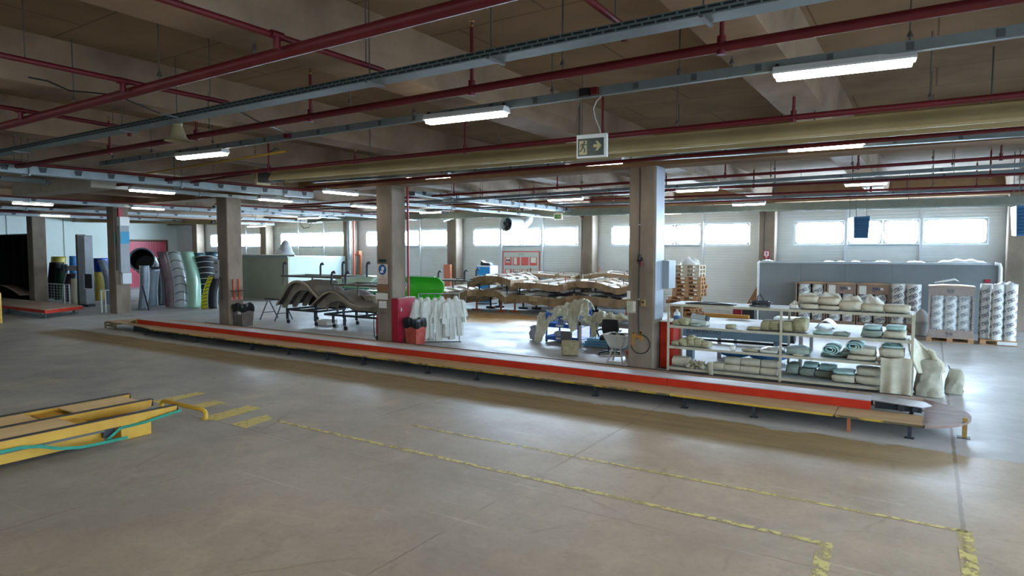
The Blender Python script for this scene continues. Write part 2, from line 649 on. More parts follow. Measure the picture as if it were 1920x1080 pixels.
# unseen right and front walls, their gateways added to let daylight in
wr = MB()
gates = [(-12, -2), (-.5, 7.5), (9, 17), (18.5, 26.8)]
y = YF
for a, b in gates:
    wr.box(XR, XR + .2, y, a, 0, ZS)
    wr.box(XR, XR + .2, a, b, 4.6, ZS)
    y = b
wr.box(XR, XR + .2, y, YB, 0, ZS)
obj('wall_right', wr, M_CLAD, label='unseen white side wall with gateways added for daylight', cat='wall', kind='structure')
wf = MB()
x = XL
for a, b in [(-30, -26), (-12, -8)]:
    wf.box(x, a, YF - .2, YF, 0, ZS)
    wf.box(a, b, YF - .2, YF, 4.2, ZS)
    x = b
wf.box(x, XR, YF - .2, YF, 0, ZS)
obj('wall_front', wf, mat('dull front wall', '#6b675f', rough=.8), label='unseen dull wall far behind the viewer, gateways added for daylight', cat='wall', kind='structure')  # set far back and dark to cut bounce light on the columns

# world: bright overcast sky outside
w = bpy.data.worlds.new('sky')
bpy.context.scene.world = w
w.use_nodes = True
bg = w.node_tree.nodes['Background']
bg.inputs['Color'].default_value = (.60, .80, 1.0, 1)
bg.inputs["Strength"].default_value = 9.0
obj('ground', MB().box(-120, 90, -90, 100, -.5, -.25), mat('asphalt yard', '#8a8a88', rough=.9), label='grey asphalt yard outside the gates', cat='ground', kind='structure')

sc = bpy.context.scene
sc.view_settings.view_transform = 'Standard'
sc.view_settings.look = 'None'
sc.view_settings.exposure = 0.2
sc.view_settings.gamma = 1.0
sc.cycles.use_denoising = True
sc.cycles.max_bounces = 8
sc.cycles.diffuse_bounces = 5
sc.cycles.glossy_bounces = 3
sc.cycles.sample_clamp_indirect = 6

# ================================================================ CEILING SERVICES
M_RED = mat('red enamel pipe', '#560813', '#640d1a', rough=.5, scale=2)
M_GALV = mat('galvanised steel', '#8d979a', '#a5aeb0', rough=.4, metal=.35, scale=6)
M_TRUNK = mat('grey busbar trunking', '#707b7e', '#7d888b', rough=.45, metal=.2, scale=3)
M_ROD = mat('threaded rod', '#5d5a56', rough=.5, metal=.4)
M_WHITE = mat('white painted metal', '#d4d8d8', rough=.4)
M_BLACK = mat('black plastic', '#17181a', rough=.5)
M_DARK = mat('dark steel', '#2f3338', '#3b4046', rough=.5, metal=.3, scale=5)
M_CREAM = mat('cream enamel reflector', '#a5946a', '#b3a278', rough=.4, scale=1.2)
M_DIFF = emit('lit diffuser', '#fff9ea', 30.0)
M_BRASS = mat('brass sprinkler', '#8a6a3a', rough=.35, metal=.7)


def soffit(x, y):
    """underside above a point: rib, girder or slab"""
    if 13.9 < y < 14.6 or 27.25 < y:
        return ZG
    for q in xs:
        if abs(x - q) < .3:
            return ZR
    return ZS


def along(p, q, t):
    return p.lerp(q, t)


def ext(p, q, a=0.0, b=0.0):
    d = (q - p).normalized()
    return p - d * a, q + d * b


def pipe_run(name, label, cat, p, q, r, m, hang=(), rise=(), drop=(), group=None, sq=None, ends=True):
    """a long service run with its hanger rods and sprinkler risers as parts"""
    t = thing(name, label, cat, (p + q) / 2, group)
    mb = MB()
    if sq:
        mb.bar(p, q, sq[0], sq[1])
    else:
        mb.tube([p, q], r, 12)
    obj('pipe' if not sq else 'casing', mb, m, t, smooth=not sq)
    for h in hang:
        c = along(p, q, h)
        z1 = soffit(c.x, c.y)
        hb = MB().cyl((c.x, c.y, c.z), (c.x, c.y, z1 + .01), .008, n=6)
        hb.tube([(c.x, c.y, c.z + r + .04), (c.x + .001, c.y, c.z + r + .09)], [.03, .012], 8)
        obj('hanger_rod', hb, M_ROD, t)
    for h, top in rise:
        c = along(p, q, h)
        z1 = top if top else soffit(c.x, c.y) - .12
        rb = MB().cyl(c, (c.x, c.y, z1), .02, n=8)
        rb.cyl((c.x, c.y, c.z - r - .02), (c.x, c.y, c.z + r + .05), r * .9, n=10)
        o = obj('riser', rb, m, t, smooth=True)
        hd = MB().lathe([(.014, 0), (.02, .02), (.008, .03), (.008, .06), (.03, .065), (.03, .07)], (c.x, c.y, z1), 8)
        obj('sprinkler_head', hd, M_BRASS, o)
    return t


def joints_on(t, p, q, m, n, size, name='tap_off_box'):
    for i in range(n):
        c = along(p, q, (i + .5) / n)
        d = (q - p).normalized()
        obj(name, MB().bar(c - d * size[0] / 2, c + d * size[0] / 2, size[1], size[2]), m, t)


# red sprinkler pipes across the hall (X runs)
p, q = ext(F(0, 238, 4.52), F(908, 0, 4.52), 6, 2)
pipe_run('sprinkler_main', 'thick red sprinkler main crossing the top left corner of the ceiling', 'pipe', p, q, .055, M_RED, hang=(.33, .5, .62, .72), group='red sprinkler pipes')
p, q = ext(F(110, 299, 4.5), F(1877, 0, 4.5), 3.5, 1.5)
d = (q - p)
def tpx(p, q, px, y0):
    c = WX if False else None
    best, bt = 1e9, 0
    for i in range(401):
        t = i / 400
        v = p.lerp(q, t) - EYE
        z = v.dot(fw)
        if z > .1:
            x = 960 + FPX * v.dot(rt) / z
            if abs(x - px) < best:
                best, bt = abs(x - px), t
    return bt
pipe_run('sprinkler_pipe', 'red sprinkler pipe just behind the perforated cable tray, with tall risers', 'pipe', p, q, .045, M_RED,
         hang=[tpx(p, q, x, 0) for x in (393, 654, 1058)], rise=[(tpx(p, q, x, 0), z) for x, z in ((207, 5.02), (367, 4.72), (582, 5.05), (886, 5.17), (1355, 4.85))], group='red sprinkler pipes')
p, q = ext(F(240, 345, 4.5), F(1920, 177, 4.5), 3, 1.5)
pipe_run('sprinkler_pipe', 'red sprinkler pipe in front of the long cream radiant heater', 'pipe', p, q, .04, M_RED,
         hang=[tpx(p, q, x, 0) for x in (693, 937, 1270, 1743)], rise=[(tpx(p, q, x, 0), z) for x, z in ((505, 5.1), (668, 4.7), (872, 5.15), (1132, 5.2), (1485, 4.8))], group='red sprinkler pipes')
p, q = ext(F(620, 348, 4.42), F(1920, 240, 4.42), 1, 1.5)
pipe_run('sprinkler_pipe', 'red sprinkler pipe directly under the dark trunking of the middle row', 'pipe', p, q, .035, M_RED, hang=[tpx(p, q, x, 0) for x in (830, 1270, 1745)], group='red sprinkler pipes')
for yy, pts, lab, ri in ((15.6, ((760, 371), (1920, 293)), 'first behind the middle girder', ((850, 4.9), (1046, 4.95), (1361, 5.1), (1611, 4.8), (1880, 5.0))),
                         (19.2, ((700, 382), (1920, 326)), 'second behind the middle girder', ((1000, 4.9), (1250, 5.0), (1415, 5.0), (1855, 5.1))),
                         (21.8, ((720, 388), (1920, 347)), 'third behind the middle girder', ((1150, 5.0), (1634, 4.75), (1830, 5.1))),
                         (24.2, ((720, 399), (1900, 358)), 'close to the grey heater at the windows', ((980, 5.0), (1700, 5.1)))):
    p, q = ext(W(*pts[0], yy), W(*pts[1], yy), 6, 1.5)
    pipe_run('sprinkler_pipe', 'red sprinkler pipe of the rear bay, ' + lab, 'pipe', p, q, .035, M_RED,
             hang=[tpx(p, q, x, 0) for x in (900, 1090, 1452, 1600, 1747)], rise=[(tpx(p, q, x, 0), z) for x, z in ri], group='red sprinkler pipes')
# far left red pipes
for a, b, zz, lab in (((0, 318), (57, 311), 4.5, 'at the far left edge below the tray with black brackets'), ((340, 345), (470, 325), 4.5, 'short stretch left of the heater burner')):
    p, q = F(*a, zz), F(*b, zz)
    pipe_run('sprinkler_pipe', 'red sprinkler pipe, ' + lab, 'pipe', p, q, .03, M_RED, hang=(.5,), group='red sprinkler pipes')

# branch pipes along the ribs, ending in an elbow
for a, b, tee, lab in (((310, 0), (718, 132), (519, 66), 'whose elbow ends over the middle of the perforated tray'), ((0, 103), (428, 193), (230, 152), 'whose elbow ends over the tray above the bell shaped lamp'),
                       ((0, 200), (238, 240), (38, 207), 'whose elbow ends over the tray at the far left'), ((1105, 0), (1168, 49), None, 'whose elbow ends over the tray, upper right of centre')):
    p, q = F(*a, 4.62), F(*b, 4.62)
    p, _ = ext(p, q, 2.5)
    t = thing('branch_pipe', 'thin red sprinkler branch pipe ' + lab, 'pipe', (p + q) / 2, 'red sprinkler branch pipes')
    obj('pipe', MB().tube([p, q - (q - p).normalized() * .06, q, q + V((0, .03, -.05)), q + V((0, .035, -.12))], .028, 10), M_RED, t, smooth=True)
    if tee:
        c = F(*tee, 4.62)
        obj('tee', MB().cyl(c, (c.x, c.y, 4.5), .032, n=10).cyl((c.x, c.y - .06, 4.62), (c.x, c.y + .06, 4.62), .036, n=10), M_RED, t, smooth=True)
    for f in (.55, .95):
        c = along(p, q, f)
        obj('hanger_rod', MB().cyl(c, (c.x, c.y, soffit(c.x, c.y) + .01), .007, n=6), M_ROD, t)

# perforated cable tray
p, q = ext(F(0, 291, 4.46), F(1500, 2, 4.46), 3, 3)
t = thing('cable_tray', 'perforated galvanised cable tray crossing the front of the ceiling', 'cable tray', (p + q) / 2)
mp_ = mat('perforated tray steel', '#5d6a6c', rough=.5, metal=.35)
nt = mp_.node_tree
bk = nt.nodes.new('ShaderNodeTexBrick')
bk.inputs['Scale'].default_value = 1
bk.inputs['Brick Width'].default_value = .11
bk.inputs['Row Height'].default_value = .035
bk.inputs['Mortar Size'].default_value = .009
bk.inputs['Color1'].default_value = bk.inputs['Color2'].default_value = lin('#262c2e')
bk.inputs['Mortar'].default_value = lin('#667374')
tcn = nt.nodes.new('ShaderNodeTexCoord')
mpn = nt.nodes.new('ShaderNodeMapping')
mpn.inputs['Rotation'].default_value = (PI / 2, 0, 0)
nt.links.new(tcn.outputs['Object'], mpn.inputs['Vector'])
nt.links.new(mpn.outputs['Vector'], bk.inputs['Vector'])
nt.links.new(bk.outputs['Color'], nt.nodes['Principled BSDF'].inputs['Base Color'])
mb = MB()
mb.bar(p + V((0, 0, .0)), q + V((0, 0, .0)), .20, .006)
obj('tray_bed', mb, mat('dull tray bed', '#5c676a', '#6a7578', rough=.5, metal=.3), t)
for sy in (-.1, .1):
    obj('side_rail', MB().bar(p + V((0, sy, .035)), q + V((0, sy, .035)), .006, .07), mp_, t)
for px in (40, 240, 705, 933, 1320):
    c = along(p, q, tpx(p, q, px, 0))
    obj('hanger_rod', MB().cyl((c.x, c.y - .08, c.z), (c.x, c.y - .08, soffit(c.x, c.y) + .01), .008, n=6).bar((c.x, c.y - .13, c.z - .015), (c.x, c.y + .13, c.z - .015), .03, .02), M_ROD, t)
for j, sy in enumerate((-.05, .0, .05)):
    obj('cable', MB().tube([along(p, q, k / 30) + V((0, sy + .012 * math.sin(k * 1.3 + j), .018)) for k in range(31)], .011, 6), M_BLACK, t, smooth=True)

# lamp trunking rows (X runs)
def trunk(label, p, q, hang_px, nbox, sq=(.07, .1)):
    t = pipe_run('lamp_trunking', label, 'trunking', p, q, .05, M_TRUNK, hang=[tpx(p, q, x, 0) for x in hang_px], sq=sq, group='grey lamp trunkings')
    joints_on(t, p, q, mat('trunking cover', '#4a5356', rough=.5), nbox, (.06, sq[0] + .012, sq[1] - .03))
    return t
p, q = ext(F(198, 306, 4.6), F(1920, 57, 4.6), .2, 1.5)
t = trunk('grey lamp trunking of the front row, with a red socket on it', p, q, (133 + 80, 284 * 1, 400, 775, 1034, 1272, 1368, 1710), 26)
c = along(p, q, tpx(p, q, 1112, 0))
ob = MB().bar(c - V((.14, .05, 0)), c - V((.02, .05, 0)), .1, .09)
obj('junction_box', ob, M_BLACK, t)
obj('socket', MB().bar(c + V((0, -.05, 0)), c + V((.09, -.05, 0)), .1, .08), M_RED, t)
c = along(p, q, tpx(p, q, 545, 0))
obj('socket', MB().bar(c - V((.05, .05, 0)), c + V((.06, -.05, 0)), .1, .08), M_RED, t)
p, q = ext(F(640, 335, 4.62), F(1920, 248, 4.62), 1.0, 1.5)
trunk('dark grey lamp trunking behind the cream radiant heater', p, q, (760, 1100, 1465, 1745), 18, (.12, .13))
for yy, a, b, lab, hp in ((16.8, (800, 378), (1920, 309), 'plain cable trunking of the rear bay nearest the girder', (905, 1090, 1445, 1600, 1787)),
                          (20.0, (860, 379), (1920, 320), 'lamp trunking of the rear bay behind the plain one', (1000, 1190, 1452, 1610, 1790)),
                          (23.4, (640, 400), (1920, 352), 'thin lamp trunking close to the windows', (1340, 1500, 1747))):
    p, q = ext(W(*a, yy), W(*b, yy), 2, 1.5)
    trunk('grey ' + lab, p, q, hp, 10, (.07, .09))

# cream radiant heater hung in front of the columns
t = thing('radiant_heater', 'long cream radiant tube heater with its burner box at the left end', 'heater', F(1200, 280, 4.45))
path = [F(520, 331, 4.47), F(870, 303, 4.47), F(1280, 268, 4.47), F(1920, 213, 4.47)]
path[-1] = ext(path[-2], path[-1], 0, 1.6)[1]
prof = [(-.25, -.12), (-.25, -.08), (-.13, .14), (.13, .14), (.25, -.08), (.25, -.12), (.23, -.12), (.12, .12), (-.12, .12), (-.23, -.12)]
mb = MB()
mb.grid(lambda u, v: None or V((0, 0, 0)), 2, 2) if False else None
rings = []
for i, c in enumerate(path):
    rings.append([c + V((0, a, b)) for a, b in prof])
n = len(prof)
fs = []
for i in range(len(path) - 1):
    for k in range(n):
        fs.append((i * n + k, i * n + (k + 1) % n, (i + 1) * n + (k + 1) % n, (i + 1) * n + k))
mb.add([v for r in rings for v in r], fs)
obj('reflector_hood', mb, M_CREAM, t)
obj('heating_tube', MB().tube([c + V((0, 0, .0)) for c in path], .05, 10), M_DARK, t, smooth=True)
c = path[0]
obj('burner_box', MB().box(c.x - .52, c.x - .02, c.y - .16, c.y + .16, c.z - .12, c.z + .2), mat('dusty dark box', '#4a4a48', rough=.6), t, bev=.01)
obj('burner_plate', MB().box(c.x - .6, c.x - .52, c.y - .19, c.y + .19, c.z - .17, c.z + .22), M_CREAM, t)
obj('gas_hose', MB().tube([c + V(v) for v in ((-.35, 0, .2), (-.37, 0, .42), (-.25, 0, .58), (-.05, 0, .66), (.1, 0, .62))], .014, 8), M_ROD, t, smooth=True)
for px in (700, 1083, 1522, 1850):
    i = 0
    best = min(((abs((960 + FPX * (along(path[a], path[a + 1], s / 40) - EYE).dot(rt) / (along(path[a], path[a + 1], s / 40) - EYE).dot(fw)) - px), along(path[a], path[a + 1], s / 40)) for a in range(3) for s in range(41)), key=lambda w: w[0])[1]
    obj('chain', MB().tube([best + V((0, 0, .13)), V((best.x, best.y, soffit(best.x, best.y)))], .012, 6).cyl(best + V((0, -.1, .13)), best + V((0, .1, .13)), .01, n=6), M_ROD, t)
# yellow gas pipe feeding it
p, q = F(45, 362, 4.73), F(535, 284, 4.73)
pipe_run('gas_pipe', 'thin yellow gas pipe running to the heater burner box', 'pipe', p, q, .022, mat('yellow gas paint', '#a8862c', rough=.5), hang=(.2, .45, .7, .93))

# grey heater along the windows
pa, pb = W(598, 411, 25.0), W(1935, 377, 25.0)
t = thing('radiant_heater', 'long grey radiant tube heater along the window wall', 'heater', (pa + pb) / 2)
mb = MB()
d = pb - pa
rings = [[c + V((0, a * .8, b * 1.1)) for a, b in prof] for c in (pa, pb)]
mb.add([v for r in rings for v in r], [(k, (k + 1) % n, n + (k + 1) % n, n + k) for k in range(n)])
M_GH = mat('grey green heater hood', '#7b8379', '#868e84', rough=.5)
obj('reflector_hood', mb, M_GH, t)
obj('heating_tube', MB().tube([pa, pb], .05, 8), M_DARK, t, smooth=True)
obj('burner_box', MB().box(pa.x - .75, pa.x + .05, pa.y - .2, pa.y + .2, pa.z - .2, pa.z + .2), M_GH, t)
obj('gas_hose', MB().tube([pa + V(v) for v in ((-.5, -.1, -.15), (-.7, -.1, -.45), (-1.2, -.1, -.5), (-1.5, -.1, -.2), (-1.5, -.1, .2))], .02, 8), M_BLACK, t, smooth=True)
for f in (.1, .3, .5, .7, .9):
    c = along(pa, pb, f)
    obj('chain', MB().cyl(c + V((0, 0, .14)), (c.x, c.y, soffit(c.x, c.y)), .012, n=6), M_ROD, t)
# far left pale heater
pa, pb = F(60, 413, 4.3), F(262, 418, 4.3)
pa, pb = W(-20, 411, 21.0), W(400, 417, 21.0)
t = thing('radiant_heater', 'pale yellowish radiant heater over the left end of the hall', 'heater', (pa + pb) / 2)
rings = [[c + V((0, a, b)) for a, b in prof] for c in (pa, pb)]
obj('reflector_hood', MB().add([v for r in rings for v in r], [(k, (k + 1) % n, n + (k + 1) % n, n + k) for k in range(n)]), M_CREAM, t)
obj('heating_tube', MB().tube([pa, pb], .05, 8), M_DARK, t)
for f in (.15, .5, .85):
    c = along(pa, pb, f)
    obj('chain', MB().cyl(c + V((0, 0, .14)), (c.x, c.y, soffit(c.x, c.y)), .012, n=6), M_ROD, t)

# trays running into depth at the left (Y runs)
def depth_tray(label, x, y0, y1, z, redtop, brackets, w=.24, h=.11, hang=()):
    p, q = V((x, y0, z)), V((x, y1, z))
    t = thing('cable_tray', label, 'cable tray', (p + q) / 2, 'trays running towards the windows')
    mb = MB().bar(p - V((0, 0, h / 2 - .004)), q - V((0, 0, h / 2 - .004)), w, .008)
    obj('tray_bed', mb, M_GALV, t)
    for s in (-1, 1):
        obj('side_rail', MB().bar(p + V((s * w / 2, 0, 0)), q + V((s * w / 2, 0, 0)), .008, h), mat('pale galvanised rail', '#7f8b8e', '#929c9f', rough=.4, metal=.2), t)
    if redtop:
        obj('sprinkler_pipe', MB().tube([p + V((w / 2 - .04, 0, h / 2 + .05)), q + V((w / 2 - .04, 0, h / 2 + .05))], .032, 10), M_RED, t, smooth=True)
    for k in range(brackets):
        c = along(p, q, (k + .5) / brackets)
        obj('bracket', MB().prism([(c.x + w / 2 + .005, c.y - .08, c.z + h * .45), (c.x + w / 2 + .005, c.y + .08, c.z + h * .45), (c.x + w / 2 + .005, c.y + .05, c.z - h * .2), (c.x + w / 2 + .005, c.y - .05, c.z - h * .2)], (.02, 0, 0)), M_DARK, t)
    for f in hang:
        c = along(p, q, f)
        for s in (-1, 1):
            obj('hanger_rod', MB().cyl((c.x + s * w * .6, c.y, c.z - h / 2), (c.x + s * w * .6, c.y, soffit(c.x, c.y) + .01), .01, n=6), M_ROD, t)
        obj('cross_bar', MB().bar((c.x - w * .7, c.y, c.z - h / 2 - .02), (c.x + w * .7, c.y, c.z - h / 2 - .02), .04, .03), M_GALV, t)
    return t


depth_tray('pale cable tray with black brackets and a red pipe on its top edge', -16.4, 2.5, 13.7, 4.45, True, 16, .26, .17, (.32, .62, .9))
depth_tray('pale cable tray carrying tube lamps, left of the one with black brackets', -19.9, 3.5, 25, 4.55, False, 10, .2, .1, (.2, .4, .6, .85))
depth_tray('pale cable tray behind the column with the blue sign', -27.0, 6, 26, 4.5, True, 12, .26, .12, (.2, .5, .8))
depth_tray('pale cable tray over the black screen', -31.5, 8, 26, 4.45, False, 10, .24, .12, (.2, .5, .8))
depth_tray('pale cable tray over the leaning slide pieces', -36.0, 8, 27, 4.4, True, 10, .24, .12, (.2, .5, .8))
depth_tray('pale cable tray from the fire cabinet column towards the fan', -13.2, 14.8, 26.5, 4.45, False, 14, .3, .16, (.15, .5, .8))
depth_tray('thin pale tray from the fire cabinet column, second towards the fan', -14.6, 15.0, 26.5, 4.25, False, 8, .16, .08, (.3, .7))
depth_tray('pale cable tray above the mould trolleys', -23.3, 14.8, 26.5, 4.4, True, 10, .24, .12, (.2, .5, .8))

# square duct channel at the far left
p, q = V((-21.9, 8.05, 4.42)), V((-17.7, 8.05, 4.42))
obj('air_channel', MB().box(-22.3, -17.6, 7.9, 8.5, 4.3, 4.62), mat('tan sheet duct', '#8a8070', '#978d7d', rough=.6), label='dull tan boxed duct hung over the left part of the hall', cat='duct')

# twin-tube lamps
def lamp(c, yaw, label, L=1.27):
    t = thing('tube_lamp', label, 'lamp', c, 'lit tube lamps under the trunkings')
    w, h = .19, .075
    mb = MB()
    mb.prism([(-L / 2, -w / 2 + .03, h), (-L / 2, w / 2 - .03, h), (-L / 2, w / 2, .02), (-L / 2, w / 2, 0), (-L / 2, -w / 2, 0), (-L / 2, -w / 2, .02)], (L, 0, 0))
    obj('housing', mb, M_WHITE, t, local=True)
    db = MB()
    db.prism([(-L / 2 + .03, -w / 2 + .008, -.001), (-L / 2 + .03, w / 2 - .008, -.001), (-L / 2 + .03, w / 2 - .03, -.045), (-L / 2 + .03, -w / 2 + .03, -.045)], (L - .06, 0, 0))
    obj('diffuser', db, M_DIFF, t, local=True)
    obj('end_clip', MB().box(-L / 2 + .02, -L / 2 + .05, -.02, .02, h, h + .04), M_BLACK, t, local=True)
    obj('end_clip', MB().box(L / 2 - .05, L / 2 - .02, -.02, .02, h, h + .04), M_BLACK, t, local=True)
    t.rotation_euler = (0, 0, yaw)
    return t


base = None
def put(a, b, z, label, Y=None):
    A, B = (F(*a, z), F(*b, z)) if Y is None else (W(*a, Y), W(*b, Y))
    c = (A + B) / 2
    d = B - A
    return lamp(c + V((0, 0, .0)), math.atan2(d.y, d.x), label, max(.9, min(d.length, 1.6)))


put((1450, 143), (1718, 112), 4.49, 'brightest tube lamp, hung from the front trunking at the upper right')
put((800, 227), (950, 210), 4.49, 'tube lamp on the front trunking above the cream heater, left of the red socket')
put((335, 295), (423, 286), 4.49, 'tube lamp on the front trunking above the burner box, third from the right')
put((1475, 280), (1622, 270), 4.5, 'tube lamp under the cream heater right of the cabled column')
put((1063, 309), (1168, 302), 4.5, 'tube lamp under the dark trunking beside the cabled column and exit sign')
put((765, 334), (843, 329), 4.5, 'tube lamp just right of the top of the fire cabinet column')
put((1268, 358), (1347, 354), 4.5, 'tube lamp of the rear bay, first right of the cabled column')
put((1583, 347), (1665, 342), 4.5, 'tube lamp of the rear bay over the grey partition', 20.0)
put((1028, 375), (1093, 372), 4.5, 'tube lamp of the rear bay left of the cabled column', 20.0)
put((1373, 384), (1435, 381), 4.5, 'tube lamp near the windows, above the fire sign', 23.4)
put((983, 387), (1021, 384), 4.4, 'small looking tube lamp near the windows above the round fan', 23.4)
put((788, 399), (826, 397), 4.4, 'small looking tube lamp near the windows behind the fire cabinet column', 23.4)
for a, b, lab in (((245, 356), (325, 361), 'tube lamp on the pale tray at the far left, nearer one'), ((22, 380), (100, 384), 'tube lamp near the left edge over the black screen'),
                  ((595, 356), (680, 366), 'tube lamp running into depth below the cream heater burner'), ((486, 373), (546, 377), 'tube lamp on the pale tray right of the bin column'),
                  ((245, 389), (310, 392), 'tube lamp beside the column with the blue sign'), ((75, 403), (130, 405), 'tube lamp beside the farthest visible left column'), ((662, 385), (702, 389), 'tube lamp just left of the fire cabinet column')):
    A = F(*a, 4.42)
    B = F(*b, 4.42)
    c = (A + B) / 2
    lamp(c, PI / 2, lab, 1.27)
put((560, 408), (600, 409), 4.5, 'tube lamp over the green low room', 22.0)
put((462, 424), (500, 424), 4.5, 'tube lamp far behind the bin column', 24.0)
put((1245, 399), (1268, 400), 4.2, 'tube lamp below the grey heater, above the pallets', 26.0)

# unseen lamp rows added over the viewer's head to brighten the front floor
for yy in (1.2, -4.6):
    p, q = V((-26, yy, 4.6)), V((6.5, yy + .25, 4.6))
    pipe_run('lamp_trunking', 'added grey lamp trunking over the front of the hall, %s row' % ('first' if yy > 0 else 'second'), 'trunking', p, q, .05, M_TRUNK, hang=(.2, .5, .8), sq=(.07, .1), group='grey lamp trunkings')
    for k in range(7):
        lamp(V((-24 + 4.7 * k, yy + .15, 4.49)), 0, 'added unseen tube lamp over the front of the hall, number %d of the %s row' % (k + 1, 'first' if yy > 0 else 'second'))
for k in range(1):
    lamp(V((3.8 + 1.9 * k, 7.3, 4.49)), 0, 'tube lamp on the front trunking beyond the right edge, number %d' % (k + 1))

# bell shaped high bay lamp, exit signs, loose cable
c = F(333, 255, 4.3)
t = thing('bell_lamp', 'dusty bell shaped high bay lamp hung below the perforated tray', 'lamp', c)
obj('shade', MB().lathe([(.06, .14), (.075, .1), (.1, .02), (.13, -.04), (.17, -.07), (.165, -.07), (.12, -.03), (.09, .02), (.05, .1)], c, 20, caps=False), mat('dusty enamel', '#7d7255', rough=.6), t, smooth=True)
obj('lamp_cap', MB().lathe([(.05, .12), (.065, .14), (.065, .24), (.03, .26)], c, 14), mat('dusty enamel', ''), t, smooth=True)
obj('hanger_rod', MB().cyl(c + V((0, 0, .26)), (c.x, c.y, ZS), .008, n=6), M_ROD, t)

c = F(1108, 274, 4.27)
t = thing('exit_sign', 'green running man exit sign with arrow hung in front of the cream heater', 'sign', c)
Wd, Hd = .42, .31
R = Matrix.Rotation(.12, 4, 'Z')


def sgn(name, mb, m, par=None, dz=0.0):
    mb.xf(Matrix.Translation(c) @ R)
    return obj(name, mb, m, par or t)


M_GRN = mat('exit green', '#0a3029', rough=.4)
M_PALE = mat('exit pale', '#a8a27a', rough=.4)
sgn('housing', MB().box(-Wd / 2 - .015, Wd / 2 + .03, 0, .07, -Hd / 2 - .01, Hd / 2 + .02), M_WHITE)
fc = sgn('face', MB().box(-Wd / 2 + .008, Wd / 2 - .012, -.006, 0, -Hd / 2 + .015, Hd / 2 - .04), M_GRN)
man = MB()
man.box(-.18, -.06, -.009, -.005, -.12, .085)
sgn('door_symbol', man, M_PALE, fc)
fig = MB()
fig.lathe([(.016, -.002), (.016, .002)], (0, 0, 0), 12)
fig.xf(Matrix.Translation((-.098, -.011, .062)) @ Matrix.Rotation(PI / 2, 4, 'X'))
for a, b, w_ in (((-.108, .045), (-.125, -.01), .03), ((-.12, -.01), (-.09, -.045), .02), ((-.09, -.045), (-.105, -.095), .017), ((-.125, -.01), (-.145, -.055), .02), ((-.145, -.055), (-.175, -.075), .016),
                ((-.11, .038), (-.075, .02), .013), ((-.075, .02), (-.055, .035), .012), ((-.112, .038), (-.15, .03), .013), ((-.15, .03), (-.162, -.0), .012)):
    fig.bar((a[0], -.011, a[1]), (b[0], -.011, b[1]), .004, w_, up=(0, 0, 1)) if False else fig.bar((a[0], -.011, a[1]), (b[0], -.011, b[1]), w_, .004, up=(0, 1, 0))
sgn('running_man', fig, M_GRN, fc)
ar = MB().prism([(.04, -.008, .022), (.1, -.008, .022), (.07, -.008, .07), (.105, -.008, .07), (.165, -.008, 0), (.105, -.008, -.07), (.07, -.008, -.07), (.1, -.008, -.022), (.04, -.008, -.022)], (0, .003, 0))
sgn('arrow', ar, M_PALE, fc)
for sx in (-.15,):
    a = Matrix.Translation(c) @ R @ V((sx, .03, Hd / 2))
    obj('hanger_rod', MB().cyl(a, (a.x, a.y, ZS), .006, n=6), M_ROD, t)
a = Matrix.Translation(c) @ R @ V((.15, .03, Hd / 2))
obj('supply_cable', MB().tube([a, a + V((-.03, 0, .1)), a + V((-.1, 0, .25)), a + V((-.13, 0, .4)), a + V((-.08, 0, .5)), a + V((.02, 0, .58))], .007, 6), M_WHITE, t, smooth=True)

c = W(1046, 406, 24.6)
t = thing('exit_sign', 'small green exit sign hung near the windows', 'sign', c)
obj('housing', MB().box(c.x - .2, c.x + .2, c.y, c.y + .06, c.z - .13, c.z + .14), mat('cream sign box', '#ded8b8', rough=.5), t)
obj('face', MB().box(c.x - .16, c.x + .14, c.y - .01, c.y, c.z - .09, c.z + .09), mat('bright exit green', '#2f7a3a', rough=.4), t)
obj('arrow', MB().prism([(c.x + .0, c.y - .014, c.z + .015), (c.x + .06, c.y - .014, c.z + .015), (c.x + .06, c.y - .014, c.z + .05), (c.x + .11, c.y - .014, c.z), (c.x + .06, c.y - .014, c.z - .05), (c.x + .06, c.y - .014, c.z - .015), (c.x, c.y - .014, c.z - .015)], (0, .003, 0)), M_PALE, t)
obj('hanger_rod', MB().cyl((c.x, c.y + .03, c.z + .14), (c.x, c.y + .03, ZS), .008, n=6), M_ROD, t)

pts = [F(53, 145, 4.7), F(90, 152, 4.68), F(130, 170, 4.66), F(215, 178, 4.62), F(240, 188, 4.5), F(300, 213, 4.4), F(335, 220, 4.47)]
obj('loose_cable', MB().tube(pts, .009, 6), M_BLACK, label='loose black cable sagging across the upper left ceiling', cat='cable', smooth=True)
pts = [F(448, 208, 4.5), F(480, 226, 4.5), F(510, 238, 4.52), F(540, 250, 4.58)]
obj('loose_cable', MB().tube(pts, .009, 6), M_BLACK, label='loose black cable running down to the red socket on the front trunking', cat='cable', smooth=True)

